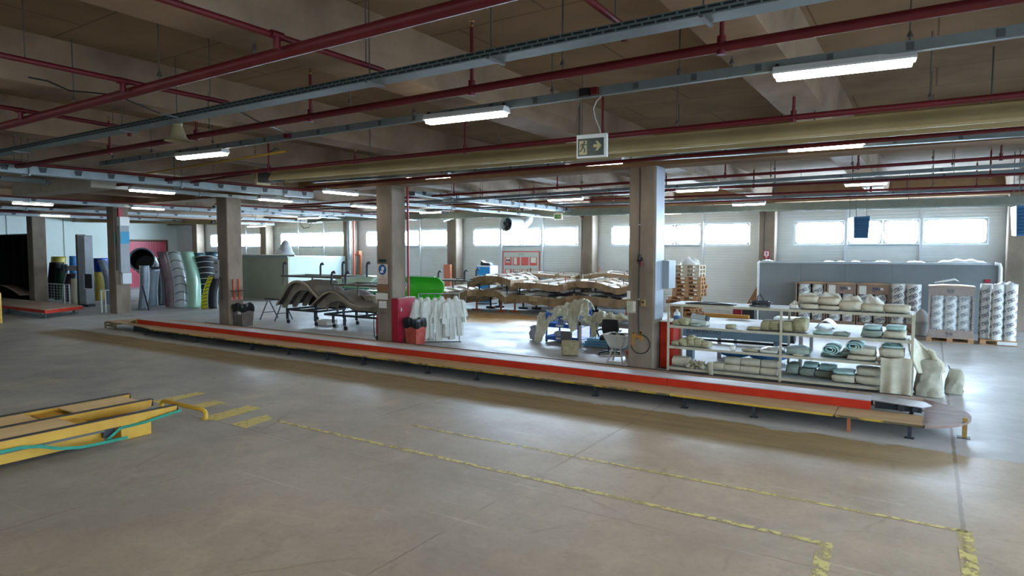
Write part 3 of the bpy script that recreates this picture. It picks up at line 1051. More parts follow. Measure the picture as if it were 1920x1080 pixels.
# ================================================================ FLOOR MARKINGS
def worn_paint(fine=(.41, .50), coarse=(.37, .48)):
    m = bpy.data.materials.new('worn yellow floor paint')
    m.use_nodes = True
    nt = m.node_tree
    b = nt.nodes['Principled BSDF']
    b.inputs['Base Color'].default_value = lin('#c4b262')
    b.inputs['Roughness'].default_value = .6
    tc = nt.nodes.new('ShaderNodeTexCoord')
    out = None
    for sc_, p0, p1 in ((8, *fine), (1.2, *coarse)):
        n = nt.nodes.new('ShaderNodeTexNoise')
        n.inputs['Scale'].default_value = sc_
        n.inputs['Detail'].default_value = 6
        n.inputs['Roughness'].default_value = .7
        nt.links.new(tc.outputs['Object'], n.inputs['Vector'])
        r = nt.nodes.new('ShaderNodeMapRange')
        r.inputs['From Min'].default_value = p0
        r.inputs['From Max'].default_value = p1
        nt.links.new(n.outputs['Fac'], r.inputs['Value'])
        if out is None:
            out = r.outputs[0]
        else:
            mu = nt.nodes.new('ShaderNodeMath')
            mu.operation = 'MULTIPLY'
            nt.links.new(out, mu.inputs[0])
            nt.links.new(r.outputs[0], mu.inputs[1])
            out = mu.outputs[0]
    nt.links.new(out, b.inputs['Alpha'])
    return m


M_PAINT = worn_paint()
M_STRIPE = worn_paint((.33, .44), (.28, .42))


def marking(pts, label):
    P_ = [F(x, y, 0.004) for x, y in pts]
    mb = MB().add([V((p.x, p.y, .003)) for p in P_], [tuple(range(len(P_)))])
    return obj('floor_marking', mb, M_STRIPE, label=label, cat='floor marking', group='yellow floor markings', kind='structure')


def stripe(p, q, w, label):
    p, q = F(*p), F(*q)
    d_ = V((q.y - p.y, p.x - q.x, 0)).normalized() * (w / 2)
    n_ = max(2, int((q - p).length / .5))
    mb = MB().grid(lambda u, v: V((p.x + (q.x - p.x) * u, p.y + (q.y - p.y) * u, .003)) + d_ * (2 * v - 1), n_, 2)
    return obj('floor_marking', mb, M_PAINT, label=label, cat='floor marking', group='yellow floor markings', kind='structure')


stripe((518, 789), (1538, 1018), .075, 'worn yellow floor line nearer the viewer, running from the painted stripes')
stripe((1548, 1017), (1533, 1090), .13, 'short yellow corner leg of the nearer floor line')
stripe((770, 797), (1815, 998), .06, 'worn yellow floor line closer to the long track')
stripe((1808, 995), (1822, 1090), .13, 'short yellow corner leg of the floor line closer to the track')
marking([(283, 752), (370, 735), (388, 737), (300, 757)], 'yellow painted stripe, farthest of four beside the yellow lift')
marking([(340, 763), (403, 751), (425, 755), (362, 768)], 'yellow painted stripe, second of four beside the yellow lift')
marking([(377, 783), (465, 760), (492, 765), (405, 789)], 'yellow painted stripe, third of four beside the yellow lift')
marking([(433, 795), (500, 777), (511, 785), (460, 803)], 'yellow painted stripe, closest of four to the long floor line')

# ================================================================ LONG TRACK PLATFORM
M_PLY = mat('tan plywood deck', '#97795a', '#b0916c', rough=.6, scale=1.4, bump=.05, bscale=20, stretch=(.5, 3, 1))
M_PLYB = mat('brown plywood deck', '#87705f', '#9f8674', rough=.55, scale=1.2, stretch=(.6, 2.5, 1))
M_PINK = mat('worn phenolic ply', '#664d43', '#83675a', rough=.6, scale=2.2, stretch=(.8, 2.5, 1))
M_REDW = mat('scuffed red paint', '#a8240f', '#bb3014', rough=.6, scale=3, lo=.3, hi=.7, spec=.25)
M_TOPG = mat('scuffed grey top', '#8f8b8c', '#a8a4a4', rough=.55, scale=2, stretch=(.5, 3, 1))
M_YEL = mat('yellow enamel', '#b98f1e', '#c9a030', rough=.45, scale=3)
M_YELD = mat('worn yellow edge', '#5d5030', '#b59328', rough=.6, scale=2.2, lo=.45, hi=.55)
M_STEEL = mat('dark leg steel', '#26292e', '#3a3d42', rough=.5, metal=.4, scale=5)
M_ORST = mat('rusty orange steel', '#8a4a2a', '#9c5a36', rough=.7, scale=6)

tr = thing('track_platform', 'very long low plywood track with a red raised spine and a rounded right end', 'platform', (-12, 11.7, 0))
ZD = .238
YA, YR0, YR1, YB2 = 10.83, 11.45, 11.86, 12.86
# front deck boards
xe = [-20.6, -18.3, -15.9, -13.5, -11.1, -8.6, -6.2, -3.75, -1.15, .0]
for i in range(len(xe) - 1):
    obj('front_board', MB().box(xe[i] + .006, xe[i + 1] - .006, YA, YR0, ZD - .022, ZD + .002 * (i % 2)), M_PLY, tr)
# tapering left end
lp = [F(199, 601.5, ZD), F(234, 607, ZD), F(267, 612.5, ZD)]
poly = [V((-20.61, YA, ZD - .022))] + [V((p.x, max(p.y, YA + .02), ZD - .022)) for p in lp[::-1]] + [V((-24.3, 12.3, ZD - .022)), V((-22.4, YB2, ZD - .022)), V((-20.61, YB2, ZD - .022))]
obj('end_board', MB().prism(poly, (0, 0, .022)), M_PLY, tr, label='tapering tan board at the left end')
# rear boards
for i in range(len(xe) - 1):
    obj('rear_board', MB().box(xe[i] + .006, xe[i + 1] - .006, YR1, YB2 if i < 8 else YB2, ZD - .022, ZD), M_PLYB, tr)
obj('guide_rail', MB().box(-22.5, -.7, 12.28, 12.31, ZD, ZD + .03), M_STEEL, tr)
obj('rear_edge', MB().box(-21, -.2, YB2, YB2 + .03, ZD - .06, ZD + .012), M_STEEL, tr)
# rounded right end
ce, R_ = V((-.5, 11.74, 0)), 1.10
arc = [V((-.0, YA, ZD - .03))] + [V((ce.x + R_ * math.cos(a), ce.y + R_ * math.sin(a), ZD - .03)) for a in [math.radians(-62 + 124 * k / 20) for k in range(21)]] + [V((-.0, YB2, ZD - .03))]
obj('rounded_end', MB().prism(arc, (0, 0, .034)), M_PINK, tr, label='worn reddish brown rounded end board')
# raised spine
sx = [-22.6, -19.2, -16.4, -13.6, -11.3, -8.8, -6.3, -4.0, -.7]
for i in range(len(sx) - 1):
    obj('red_fascia', MB().box(sx[i] + .004, sx[i + 1] - .004, YR0 - .012, YR0 + .01, ZD + .001, ZD + .137), M_REDW, tr)
    obj('spine_top', MB().box(sx[i] + .004, sx[i + 1] - .004, YR0 - .012, YR1, ZD + .137, ZD + .15), M_TOPG, tr)
obj('spine_back', MB().box(-22.6, -.7, YR1 - .02, YR1, ZD + .001, ZD + .137), M_STEEL, tr)
obj('ramp', MB().prism([(-22.6, YR0, ZD), (-22.6, YR0, ZD + .14), (-23.3, YR0 + .1, ZD + .01)], (0, .4, 0)), M_YELD, tr, label='short yellow ramp at the left end of the spine')
cv = MB()
pts = [(-.70, 11.50, .375), (-.02, 11.42, .355), (.10, 11.72, .34), (.0, 11.95, .345), (-.35, 11.98, .372), (-.72, 11.96, .38)]
cv.prism([V(p) for p in pts], (0, 0, .012))
obj('cover_plate', cv, mat('bent grey sheet', '#77736f', '#8d8884', rough=.45, scale=4), tr, label='bent grey sheet covering the open end of the spine')
obj('drive_housing', MB().box(-.66, -.03, 11.62, 11.92, ZD, .34), M_BLACK, tr)
obj('chain_wheel', MB().cyl((-.3, 11.56, .29), (-.3, 11.62, .29), .05, n=14).cyl((-.12, 11.56, .29), (-.12, 11.62, .29), .04, n=14), M_STEEL, tr)
# worn yellow edge trim in pieces along the front
for i in range(len(xe) - 1):
    obj('edge_trim', MB().box(xe[i] + .02, xe[i + 1] - .02, YA - .012, YA - .001, ZD - .034, ZD - .003), M_YELD if i not in (7,) else M_YEL, tr)
obj('front_beam', MB().box(-20.6, .0, YA + .03, YA + .06, ZD - .05, ZD - .024), M_STEEL, tr)
obj('rear_beam', MB().box(-20.6, .0, YB2 - .1, YB2 - .04, ZD - .075, ZD - .024), M_STEEL, tr)
legx = [-21.1, -19.4, -18.3, -15.6, -14.05, -12.55, -11.3, -9.3, -7.96, -5.2, -3.5, -2.34, -.17]
for i, x in enumerate(legx):
    y = 10.93
    obj('leg', MB().bar((x, y, 0), (x, y, ZD - .02), .05, .05).box(x - .06, x + .06, y - .05, y + .05, 0, .008), M_STEEL, tr)
    obj('leg', MB().bar((x, 12.6, 0), (x, 12.6, ZD - .02), .05, .05), M_STEEL, tr)
    obj('cross_beam', MB().bar((x, YA + .1, ZD - .05), (x, YB2 - .1, ZD - .05), .05, .05), M_STEEL, tr)
obj('leg', MB().bar((-.95, 10.85, 0), (-.95, 10.85, ZD - .02), .05, .05), M_ORST, tr, label='rusty orange leg near the rounded end')
for i, x in enumerate((-19.0, -16.9, -13.9, -11.9, -10.2, -7.3, -5.9, -3.9)):
    obj('roller_block', MB().box(x - .09, x + .09, 11.3, 11.7, .06, ZD - .03).cyl((x + .25, 11.4, .12), (x + .25, 11.65, .12), .07, n=12), M_BLACK, tr)
obj('drive_box', MB().box(-22.6, -21.2, 11.3, 12.1, .0, .17), M_BLACK, tr)
obj('chain', MB().box(-21, -.6, 11.52, 11.56, .10, .13).box(-21, -.6, 11.76, 11.8, .10, .13), M_STEEL, tr)
# left end frame
fx = MB()
a0, b0 = F(198, 615), F(217, 618)
for p in (a0, b0, V((-24.2, 12.2, 0))):
    fx.bar((p.x, p.y, 0), (p.x, p.y, ZD - .02), .05, .05)
for z in (.1, ZD - .04):
    fx.bar((a0.x, a0.y, z), (b0.x, b0.y, z), .04, .04)
    fx.bar((a0.x, a0.y, z), (-24.2, 12.2, z), .04, .04)
obj('end_frame', fx, mat('ochre steel tube', '#6d5c38', '#7d6a42', rough=.6), tr)
# tall stop post at the rounded end
p = F(1808, 821)
t = thing('stop_post', 'short yellowish steel post standing at the rounded end of the track', 'post', (p.x, p.y, 0))
obj('post', MB().bar((p.x, p.y, 0), (p.x, p.y, .30), .06, .06), mat('dirty yellow post', '#8a6a2c', '#9d7c38', rough=.6, scale=8), t)
obj('foot_plate', MB().box(p.x - .09, p.x + .07, p.y - .07, p.y + .07, 0, .012), M_STEEL, t)

# ================================================================ YELLOW LIFT TABLE
lt = thing('lift_table', 'yellow low lift table with three dark capped rails and plywood infill', 'lift table', (-10.2, 3.6, 0))
ZL = .40
RX = [-10.88, -10.2, -9.5]
M_YL = mat('lift yellow', '#b4841a', '#c8992c', rough=.45, scale=2.5)
M_PLYY = mat('pale plywood infill', '#cba974', '#dabb88', rough=.6, scale=1.2, stretch=(3, .5, 1))
for i, x in enumerate(RX):
    y1 = 5.33
    mb = MB().prism([(x - .035, .2, ZL - .13), (x - .035, y1 - .09, ZL - .13), (x - .035, y1 - .02, ZL - .1), (x - .035, y1, ZL - .02), (x - .035, y1, ZL), (x - .035, .2, ZL)], (.07, 0, 0))
    r = obj('rail', mb, M_YL, lt)
    obj('rail_cap', MB().box(x - .04, x + .04, .2, y1 + .005, ZL, ZL + .012).box(x - .04, x + .04, y1, y1 + .012, ZL - .1, ZL + .01), mat('dark rubber strip', '#2c2620', rough=.6), r)
obj('infill_board', MB().box(RX[0] + .04, RX[1] - .04, .25, 3.85, ZL - .022, ZL - .004), M_PLYY, lt)
obj('infill_board', MB().box(RX[0] + .04, RX[1] - .04, 4.3, 5.2, ZL - .022, ZL - .004), M_PLYY, lt)
obj('infill_board', MB().box(RX[1] + .04, RX[2] - .04, .25, 4.02, ZL - .022, ZL - .004), M_PLYY, lt)
obj('cross_beam', MB().box(RX[0] - .03, RX[2] + .03, 3.95, 4.25, ZL - .13, ZL - .05), M_YL, lt)
obj('cross_beam', MB().box(RX[0] + .04, RX[2] - .04, 1.2, 1.5, ZL - .13, ZL - .05), M_YL, lt)
obj('base_block', MB().box(-10.45, -9.68, 4.62, 5.05, 0, .23), M_YL, lt, bev=.008)
obj('base_block', MB().box(-11.0, -10.6, 4.62, 5.05, 0, .23), M_YL, lt, bev=.008)
obj('base_beam', MB().box(-9.85, -9.7, .2, 4.4, .05, .2), M_YL, lt)
obj('base_beam', MB().box(-10.95, -10.8, .2, 4.4, .05, .2), M_YL, lt)
obj('grey_strip', MB().box(RX[2] + .036, RX[2] + .046, .2, 4.3, ZL - .16, ZL - .13).box(-9.72, -9.69, .3, 4.6, .2, .24), mat('grey lift steel', '#56564e', rough=.6), lt)
obj('scissor_link', MB().bar((-9.8, 1.0, .06), (-9.8, 3.6, .27), .04, .06).bar((-10.9, 1.0, .06), (-10.9, 3.6, .27), .04, .06), M_STEEL, lt)
obj('bracket', MB().box(-9.66, -9.6, 4.35, 4.5, .12, .3), M_STEEL, lt)
obj('side_knob', MB().cyl((-9.465, 2.95, ZL - .07), (-9.42, 2.95, ZL - .07), .018, n=12), M_GALV, lt)
# green webbing strap
st = [F(339, 769, .33), F(300, 780, .30), F(262, 788, .27)]
sp = [V((-9.40, p.y, p.z)) for p in st]
sp2 = [V((-9.55, 4.55, .22)), V((-9.55, 4.35, .08)), WX(240, 820, -9.42), WX(200, 829, -9.41), WX(150, 839, -9.40), WX(110, 841, -9.40), WX(75, 837, -9.40), WX(40, 839, -9.40), WX(0, 848, -9.40), WX(-60, 862, -9.40)]
stp = sp + sp2
smb = MB()
for i in range(len(stp) - 1):
    smb.bar(stp[i], stp[i + 1], .006, .04)
obj('webbing_strap', smb, mat('green webbing', '#1f7a62', '#2a8a70', rough=.7, scale=10), label='green webbing strap hanging along the near side of the yellow lift', cat='strap')
# yellow hoop guard
hp = [V((-11.1, 5.98, 0)), V((-11.1, 5.98, .09)), V((-11.06, 5.98, .125)), V((-10.98, 5.98, .14)), V((-9.92, 5.98, .14)), V((-9.83, 5.98, .125)), V((-9.79, 5.98, .09)), V((-9.79, 5.98, 0))]
t = thing('floor_hoop', 'low yellow tube hoop bolted to the floor beside the painted stripes', 'guard hoop', (-10.4, 5.98, 0))
obj('hoop_tube', MB().tube(hp, .036, 12), M_YEL, t, smooth=True)
for x in (-11.1, -9.79):
    obj('foot_plate', MB().lathe([(.07, 0), (.07, .008)], (x, 5.98, 0), 16), M_YEL, t)

# ================================================================ LEFT PLATFORM, POST
t = thing('track_platform', 'short low platform with a red end face beside the black screen', 'platform', (-33, 12.2, 0))
zt = .34
q = [F(84, 582, zt), F(152, 574, zt), F(161, 574.5, zt)]
A, B = F(84, 582, zt), F(155, 573.5, zt)
dv = (B - A)
Lft = V((-9.5, 0, 0))
obj('deck', MB().prism([A, B, B + Lft, A + Lft], (0, 0, .02)), mat('grey tan deck', '#97836f', '#ac9986', rough=.6, scale=1.5), t)
obj('red_end', MB().prism([A + V((.012, 0, -.14)), B + V((.012, 0, -.14)), B + V((.012, 0, 0)), A + V((.012, 0, 0))], (-.03, 0, 0)), M_REDW, t)
obj('front_edge', MB().prism([A + V((0, -.01, -.1)), A + V((0, -.01, 0)), A + Lft + V((0, -.01, 0)), A + Lft + V((0, -.01, -.1))], (0, .03, 0)), M_REDW, t)
obj('front_beam', MB().bar(A + V((-2.5, .05, -.15)), A + V((-.3, .05, -.15)), .06, .06), M_TOPG, t)
for p in (A + V((-.5, .2, 0)), A + V((-4, .2, 0)), B + V((-.6, -.1, 0)), B + V((-5, -.1, 0))):
    obj('leg', MB().bar((p.x, p.y, 0), (p.x, p.y, zt), .07, .07).box(p.x - .12, p.x + .12, p.y - .12, p.y + .12, 0, .02), mat('green steel', '#2d4a44', rough=.5), t)
p = F(1, 606)
t = thing('bollard', 'yellow steel bollard at the left edge of the view', 'bollard', (p.x - .1, p.y, 0))
obj('post', MB().cyl((p.x - .1, p.y, 0), (p.x - .1, p.y, 1.12), .09, n=16), M_YEL, t, smooth=True)
obj('post_cap', MB().lathe([(.09, 1.12), (.06, 1.16), (.01, 1.17)], (p.x - .1, p.y, 0), 16), M_YEL, t, smooth=True)

# ================================================================ SHELF RACK WITH FIBRE CLOTH
M_SHF = mat('cream shelf steel', '#a8a28c', '#b8b29c', rough=.5, scale=6)
M_SHT = mat('pale shelf board', '#9a9e9d', '#adb1b0', rough=.6, scale=3)
SX = [-4.86, -2.50, -.22]
SY0, SY1 = 13.95, 14.86
TZ = [.13, .60, 1.06, 1.545]
sh = thing('shelf_rack', 'long cream steel rack with four tiers of folded fibre cloth', 'rack', (-2.5, 14.4, 0))
for x in SX:
    for y in (SY0, SY1):
        obj('upright', MB().box(x - .022, x + .022, y - .02, y + .02, 0, TZ[-1] + (.0 if x < -.3 else .0)), M_SHF, sh)
for z in TZ:
    for a, b in ((SX[0], SX[1]), (SX[1], SX[2])):
        sb = obj('shelf_board', MB().box(a, b, SY0 + .012, SY1, z - .012, z), M_SHT, sh)
        obj('front_lip', MB().box(a + .022, b - .022, SY0 - .012, SY0 + .012, z - .05, z), M_SHF, sb)
    for x in SX:
        obj('side_rail', MB().box(x - .015, x + .015, SY0, SY1, z - .045, z - .012), M_SHF, sh)

M_FAB = mat('cream glass fibre cloth', '#aca58f', '#c2bba6', rough=.75, scale=5, bump=.15, bscale=60)
M_FABD = mat('straw fibre cloth', '#9c9573', '#b1aa88', rough=.8, scale=6, bump=.15, bscale=60)
M_FABG = mat('grey green cloth', '#7c8a80', '#95a298', rough=.8, scale=5, bump=.12, bscale=50)
M_TEAL = mat('pale teal cloth', '#8fb3b0', '#aecbc8', rough=.7, scale=5, bump=.12, bscale=50)
M_FABW = mat('white fibre cloth', '#c9c9be', '#d9d9d0', rough=.75, scale=5, bump=.12, bscale=60)


def bundle(px0, px1, z0, h, label, m=None, d=.5, Y=13.99, flap=0.0, seed=0, name='cloth_bundle', group='folded fibre cloth on the rack', tilt=0.0, flapm=None, layers=1):
    """a folded or rolled length of cloth, soft fold to the front"""
    x0, x1 = W(px0, 640, Y).x + .004, W(px1, 640, Y).x - .004
    m = m or M_FAB
    nu, nv = 18, 9

    def fn(u, v):
        a = u * 2 * PI
        c, s = math.cos(a), math.sin(a)
        yy = (abs(c) ** .45) * (1 if c > 0 else -1) * d / 2
        zz = (abs(s) ** .7) * (1 if s > 0 else -1) * h / 2
        e = 1 - .18 * (abs(v - .5) * 2) ** 6
        wob = .06 * h * noise2(v * 3 + seed, a, seed)
        return V((x0 + (x1 - x0) * v + .012 * math.sin(a * 2 + seed), Y + d / 2 + .01 + yy * e + wob, z0 + h / 2 + zz * e + wob + tilt * (v - .5)))
    mb = MB().grid(fn, nu, nv, close_u=True, caps=True)
    zmin = min(v.z for v in mb.v)
    for v in mb.v:
        v.z += z0 + .002 - zmin if not tilt else 0
    o = obj(name, mb, m, label=label, cat='cloth', group=group, smooth=True)
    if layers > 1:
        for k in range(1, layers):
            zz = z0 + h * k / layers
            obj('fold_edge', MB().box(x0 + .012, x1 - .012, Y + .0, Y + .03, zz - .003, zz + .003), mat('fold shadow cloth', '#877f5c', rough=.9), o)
    if flap:
        def ff(u, v):
            w_ = math.sin(PI * min(1, max(0, u * 1.0))) ** .6
            up = flap * w_ * (.75 + .35 * noise2(u * 4, 1, seed))
            return V((x0 + (x1 - x0) * u, Y + d * .55 + .05 * math.sin(v * 3 + u * 5 + seed) + .06 * v, z0 + h * .82 + up * v))
        obj('loose_flap', MB().grid(ff, 14, 6), flapm or M_FABW, o, smooth=True, solid=.006)
    return o


z = TZ[3]
bundle(1497, 1532, z, .12, 'lower cream cloth roll at the left of the pile on the top tier', seed=1)
bundle(1493, 1531, z + .12, .15, 'upper cream cloth roll with a white flap, left of the pile on the top tier', seed=2, flap=.13, tilt=.0)
bundle(1532, 1572, z, .10, 'thin cream cloth roll second from the left on the top tier', seed=3)
bundle(1531, 1572, z + .10, .15, 'cream cloth roll with an arched flap, second on the top tier', seed=4, flap=.18)
bundle(1571, 1613, z, .20, 'thick cream cloth bundle with two flaps in the middle of the top tier pile', seed=5, flap=.2)
bundle(1612, 1655, z, .15, 'cream cloth bundle with a tall pointed flap on the top tier', seed=6, flap=.26)
bundle(1654, 1704, z, .15, 'cream cloth bundle at the right end of the top tier', seed=7, flap=.06)
bundle(1477, 1494, z, .09, 'small white cloth wad at the left tip of the top tier pile', M_FABW, seed=8, flap=.1, d=.3)
# tier three
z = TZ[2]
bundle(1260, 1272, z, .12, 'straw coloured cloth pile in the left corner of the third tier', M_FABD, seed=11, layers=4, d=.3)
bundle(1272, 1288, z, .17, 'taller straw coloured cloth pile next to the left corner of the third tier', M_FABD, seed=12, layers=5, d=.3)
bundle(1292, 1308, z, .05, 'dark scrap of cloth on the third tier', M_FABG, seed=13, d=.25)
bundle(1358, 1374, z, .08, 'small straw cloth pad lying alone on the third tier', M_FABD, seed=14, d=.3, layers=2)
bundle(1398, 1424, z, .06, 'flat straw cloth pad left of the big pile on the third tier', M_FABD, seed=15, d=.35, layers=2)
bundle(1424, 1442, z, .21, 'straw cloth pile, first of four in the row by the middle upright', M_FABD, seed=16, layers=5)
bundle(1441, 1460, z, .22, 'straw cloth pile, second of four in the row by the middle upright', M_FABD, seed=17, layers=5)
bundle(1461, 1485, z, .22, 'straw cloth pile just right of the middle upright on the third tier', M_FABD, seed=18, layers=6)
bundle(1484, 1510, z, .29, 'tallest straw cloth pile of the third tier', M_FABD, seed=19, layers=8)
bundle(1522, 1556, z, .05, 'crumpled pale scrap on the third tier, left one', M_TEAL, seed=20, d=.4, flap=.06)
bundle(1560, 1590, z, .04, 'crumpled pale scrap on the third tier, right one', M_FABG, seed=21, d=.4, flap=.05)
bundle(1613, 1653, z, .14, 'dark folded teal cloth under the pale one on the third tier', M_FABG, seed=22, d=.55, layers=3)
bundle(1617, 1651, z + .145, .09, 'pale teal cloth folded on top of the darker one on the third tier', M_TEAL, seed=23, d=.5)
bundle(1656, 1698, z, .15, 'cream cloth bundle at the right end of the third tier', seed=24, d=.55)
bundle(1660, 1697, z + .155, .09, 'white cloth folded on the cream bundle at the right end of the third tier', M_TEAL, seed=25, d=.5)
# tier two
z = TZ[1]
for i, (a, b, h) in enumerate(((1258, 1272, .10), (1272, 1287, .17), (1286, 1300, .24), (1299, 1313, .19), (1312, 1329, .14))):
    bundle(a, b, z, h, 'small straw cloth block, %s of five on the left of the second tier' % ('first', 'second', 'third', 'fourth', 'fifth')[i], M_FABD, seed=30 + i, d=.28, layers=3)
bundle(1368, 1377, z, .10, 'small grey pad standing on the second tier', M_FABW, d=.12, seed=36)
bundle(1390, 1420, z, .05, 'torn straw scraps on the second tier', M_FABD, d=.35, seed=37, flap=.03)
bundle(1424, 1456, z, .05, 'white scraps on the second tier beside the middle upright', M_FABW, d=.35, seed=38, flap=.08)
bundle(1473, 1516, z, .15, 'grey green cloth heap right of the middle upright on the second tier', M_FABG, d=.5, seed=39, flap=.07, flapm=M_TEAL)
bundle(1486, 1506, z, .03, 'thin cream scrap hanging at the front of the second tier', seed=40, d=.15, Y=13.96, flap=.08)
bundle(1589, 1643, z, .10, 'lower cream cloth fold in the middle of the second tier', seed=41)
bundle(1594, 1642, z + .10, .16, 'upper cream cloth fold in the middle of the second tier', seed=42)
bundle(1646, 1696, z, .09, 'lower cream cloth fold at the right of the second tier', seed=43)
bundle(1648, 1696, z + .09, .19, 'upper cream cloth fold at the right of the second tier', seed=44)
bundle(1653, 1692, z + .285, .05, 'teal cloth peak on the right fold of the second tier', M_TEAL, seed=45, d=.3, flap=.1, flapm=M_TEAL)


def swiss_roll(px, z0, r, label, m, Y=14.0, L=.7, ex=1.6):
    x = W(px, 640, Y).x
    mb = MB()
    pts = []
    n = 46
    for k in range(n):
        a = -PI / 2 + k / (n - 1) * 2.4 * 2 * PI
        rr = r * (1 - .72 * k / (n - 1))
        pts.append((x + rr * ex * math.cos(a), z0 + r + rr * math.sin(a)))
    mb.grid(lambda u, v: V((pts[int(round(u * (n - 1)))][0], Y + L * v, pts[int(round(u * (n - 1)))][1])), n, 2)
    return obj('cloth_roll', mb, m, label=label, cat='cloth roll', group='folded fibre cloth on the rack', smooth=True, solid=.018)


swiss_roll(1556, z + .075, .10, 'teal felt mat rolled up, left one of two on the second tier', M_TEAL)
swiss_roll(1600, z + .17, .10, 'teal felt mat rolled up, right one lying higher on the second tier', M_TEAL)
bundle(1538, 1590, z, .06, 'flat grey felt under the rolled mats on the second tier', M_FABG, d=.6, Y=14.25, seed=47)
bundle(1577, 1622, z, .155, 'folded grey felt stack carrying the higher rolled mat', M_FABG, d=.5, Y=14.22, seed=48, layers=4)
# tier one
z = TZ[0]


def lying_roll(px0, px1, z0, r, label, m=None, Y=14.0, seed=0):
    x0, x1 = W(px0, 690, Y).x + .005, W(px1, 690, Y).x - .005
    mb = MB()
    mb.grid(lambda u, v: V((x0 + (x1 - x0) * v, Y + r * 1.15 + (r * (1 + .06 * noise2(v * 4, u * 6, seed))) * math.cos(u * 2 * PI) * 1.15, z0 + r + r * math.sin(u * 2 * PI) * (1 - .1 * (abs(v - .5) * 2) ** 4))), 18, 8, close_u=True, caps=True)
    return obj('cloth_roll', mb, m or M_FAB, label=label, cat='cloth roll', group='folded fibre cloth on the rack', smooth=True)


lying_roll(1259, 1290, z, .12, 'thick cream roll at the left end of the bottom tier', seed=1)
random.seed(3)
for i in range(5):
    mb = MB()
    x0 = W(1291 + i * 6.5, 690, 13.99).x
    pts = [V((x0 + .03 * math.sin(k * 1.9 + i), 14.0 + .06 * math.cos(k * 1.7 + i * 2), z + .012 + .20 * k / 6 * (1 - .25 * (k > 4)))) for k in range(7)]
    for k in range(6):
        mb.bar(pts[k], pts[k + 1], .09, .008, up=(0, 1, 0))
    obj('cloth_strip', mb, M_FABD if i % 2 else M_FAB, label='curled cream cloth strip, %s of five beside the thick roll on the bottom tier' % ('first', 'second', 'third', 'fourth', 'fifth')[i], cat='cloth strip', group='folded fibre cloth on the rack', solid=.004)
xh = W(1331, 700, 13.93).x
obj('cloth_strip', MB().grid(lambda u, v: V((xh - .05 + .1 * u + .03 * (1 - v), 13.925 - .02 * math.sin(v * 3), .02 + .30 * v)), 4, 8), M_FAB, label='cream cloth strip hanging over the lip of the bottom tier', cat='cloth strip', solid=.008, smooth=True)
lying_roll(1335, 1357, z, .09, 'small cream roll beside the hanging strip on the bottom tier', seed=2)
for i, (a, b) in enumerate(((1358, 1387), (1388, 1424), (1426, 1457))):
    w_ = ('left', 'middle', 'right')[i]
    lying_roll(a - 1, b, z, .08, 'lower cream roll of the %s pair on the bottom tier' % w_, seed=4 + i)
    lying_roll(a, b + 1, z + .155, .085, 'upper cream roll of the %s pair on the bottom tier' % w_, seed=8 + i, Y=14.02)
for i, (a, b, h, m) in enumerate(((1474, 1498, .24, M_FABG), (1500, 1528, .17, M_FABG), (1529, 1566, .14, M_FABG))):
    bundle(a, b, z, h, 'grey green cloth stack, %s of three deep on the bottom tier' % ('first', 'second', 'third')[i], m, d=.45, Y=14.32, seed=60 + i, layers=4)
bundle(1506, 1534, z + .175, .10, 'pale blue cloth lying on the second grey green stack of the bottom tier', M_TEAL, d=.4, Y=14.34, seed=66)
bundle(1536, 1568, z + .145, .12, 'pale blue cloth lying on the third grey green stack of the bottom tier', M_TEAL, d=.4, Y=14.34, seed=67)
bundle(1561, 1605, z, .16, 'cream cloth fold with a pale blue top, bottom tier', seed=68)
bundle(1563, 1603, z + .165, .08, 'pale blue cloth on the cream fold of the bottom tier', M_TEAL, seed=69, d=.45)
bundle(1605, 1652, z, .17, 'lower cream fold beside the draped sheet on the bottom tier', seed=70)
bundle(1606, 1652, z + .175, .16, 'upper cream fold beside the draped sheet on the bottom tier', seed=71)

# sheets hanging over the right end of the rack
def draped(fn, nu, nv, m, label, name='cloth_sheet', solid=.012):
    return obj(name, MB().grid(fn, nu, nv), m, label=label, cat='cloth', group='cloth hung at the end of the rack', smooth=True, solid=solid)


xa, xb = W(1650, 710, 13.87).x, W(1708, 710, 13.87).x
draped(lambda u, v: V((xa + (xb - xa) * u + .015 * v * math.sin(u * 9), 13.84 + .03 * math.sin(u * 11 + .5) * (1.1 - v) - .02 * v, .025 + .71 * v - .015 * math.sin(u * 6))), 40, 12, M_FAB, 'stiff cream cloth panel standing in front of the right end of the rack')


def bag(cx, cy, rx, ry, h, m, label, seed, lean=0.0):
    def fn(u, v):
        a = u * 2 * PI
        f = (1 - .22 * v ** 2 + .05 * math.sin(v * 6 + seed)) / max(abs(math.cos(a)), abs(math.sin(a))) ** .6 * .85 * (1 if v < .9 else 1 - (v - .9) * 3)
        g = 1 + .16 * noise2(math.cos(a) * 2 + seed, v * 3 + math.sin(a) * 2, seed)
        return V((cx + rx * f * g * math.cos(a) + lean * v, cy + ry * f * g * math.sin(a), .01 + h * v))
    return obj('cloth_bale', MB().grid(fn, 26, 14, close_u=True, caps=True), m, label=label, cat='cloth', group='cloth hung at the end of the rack', smooth=True)


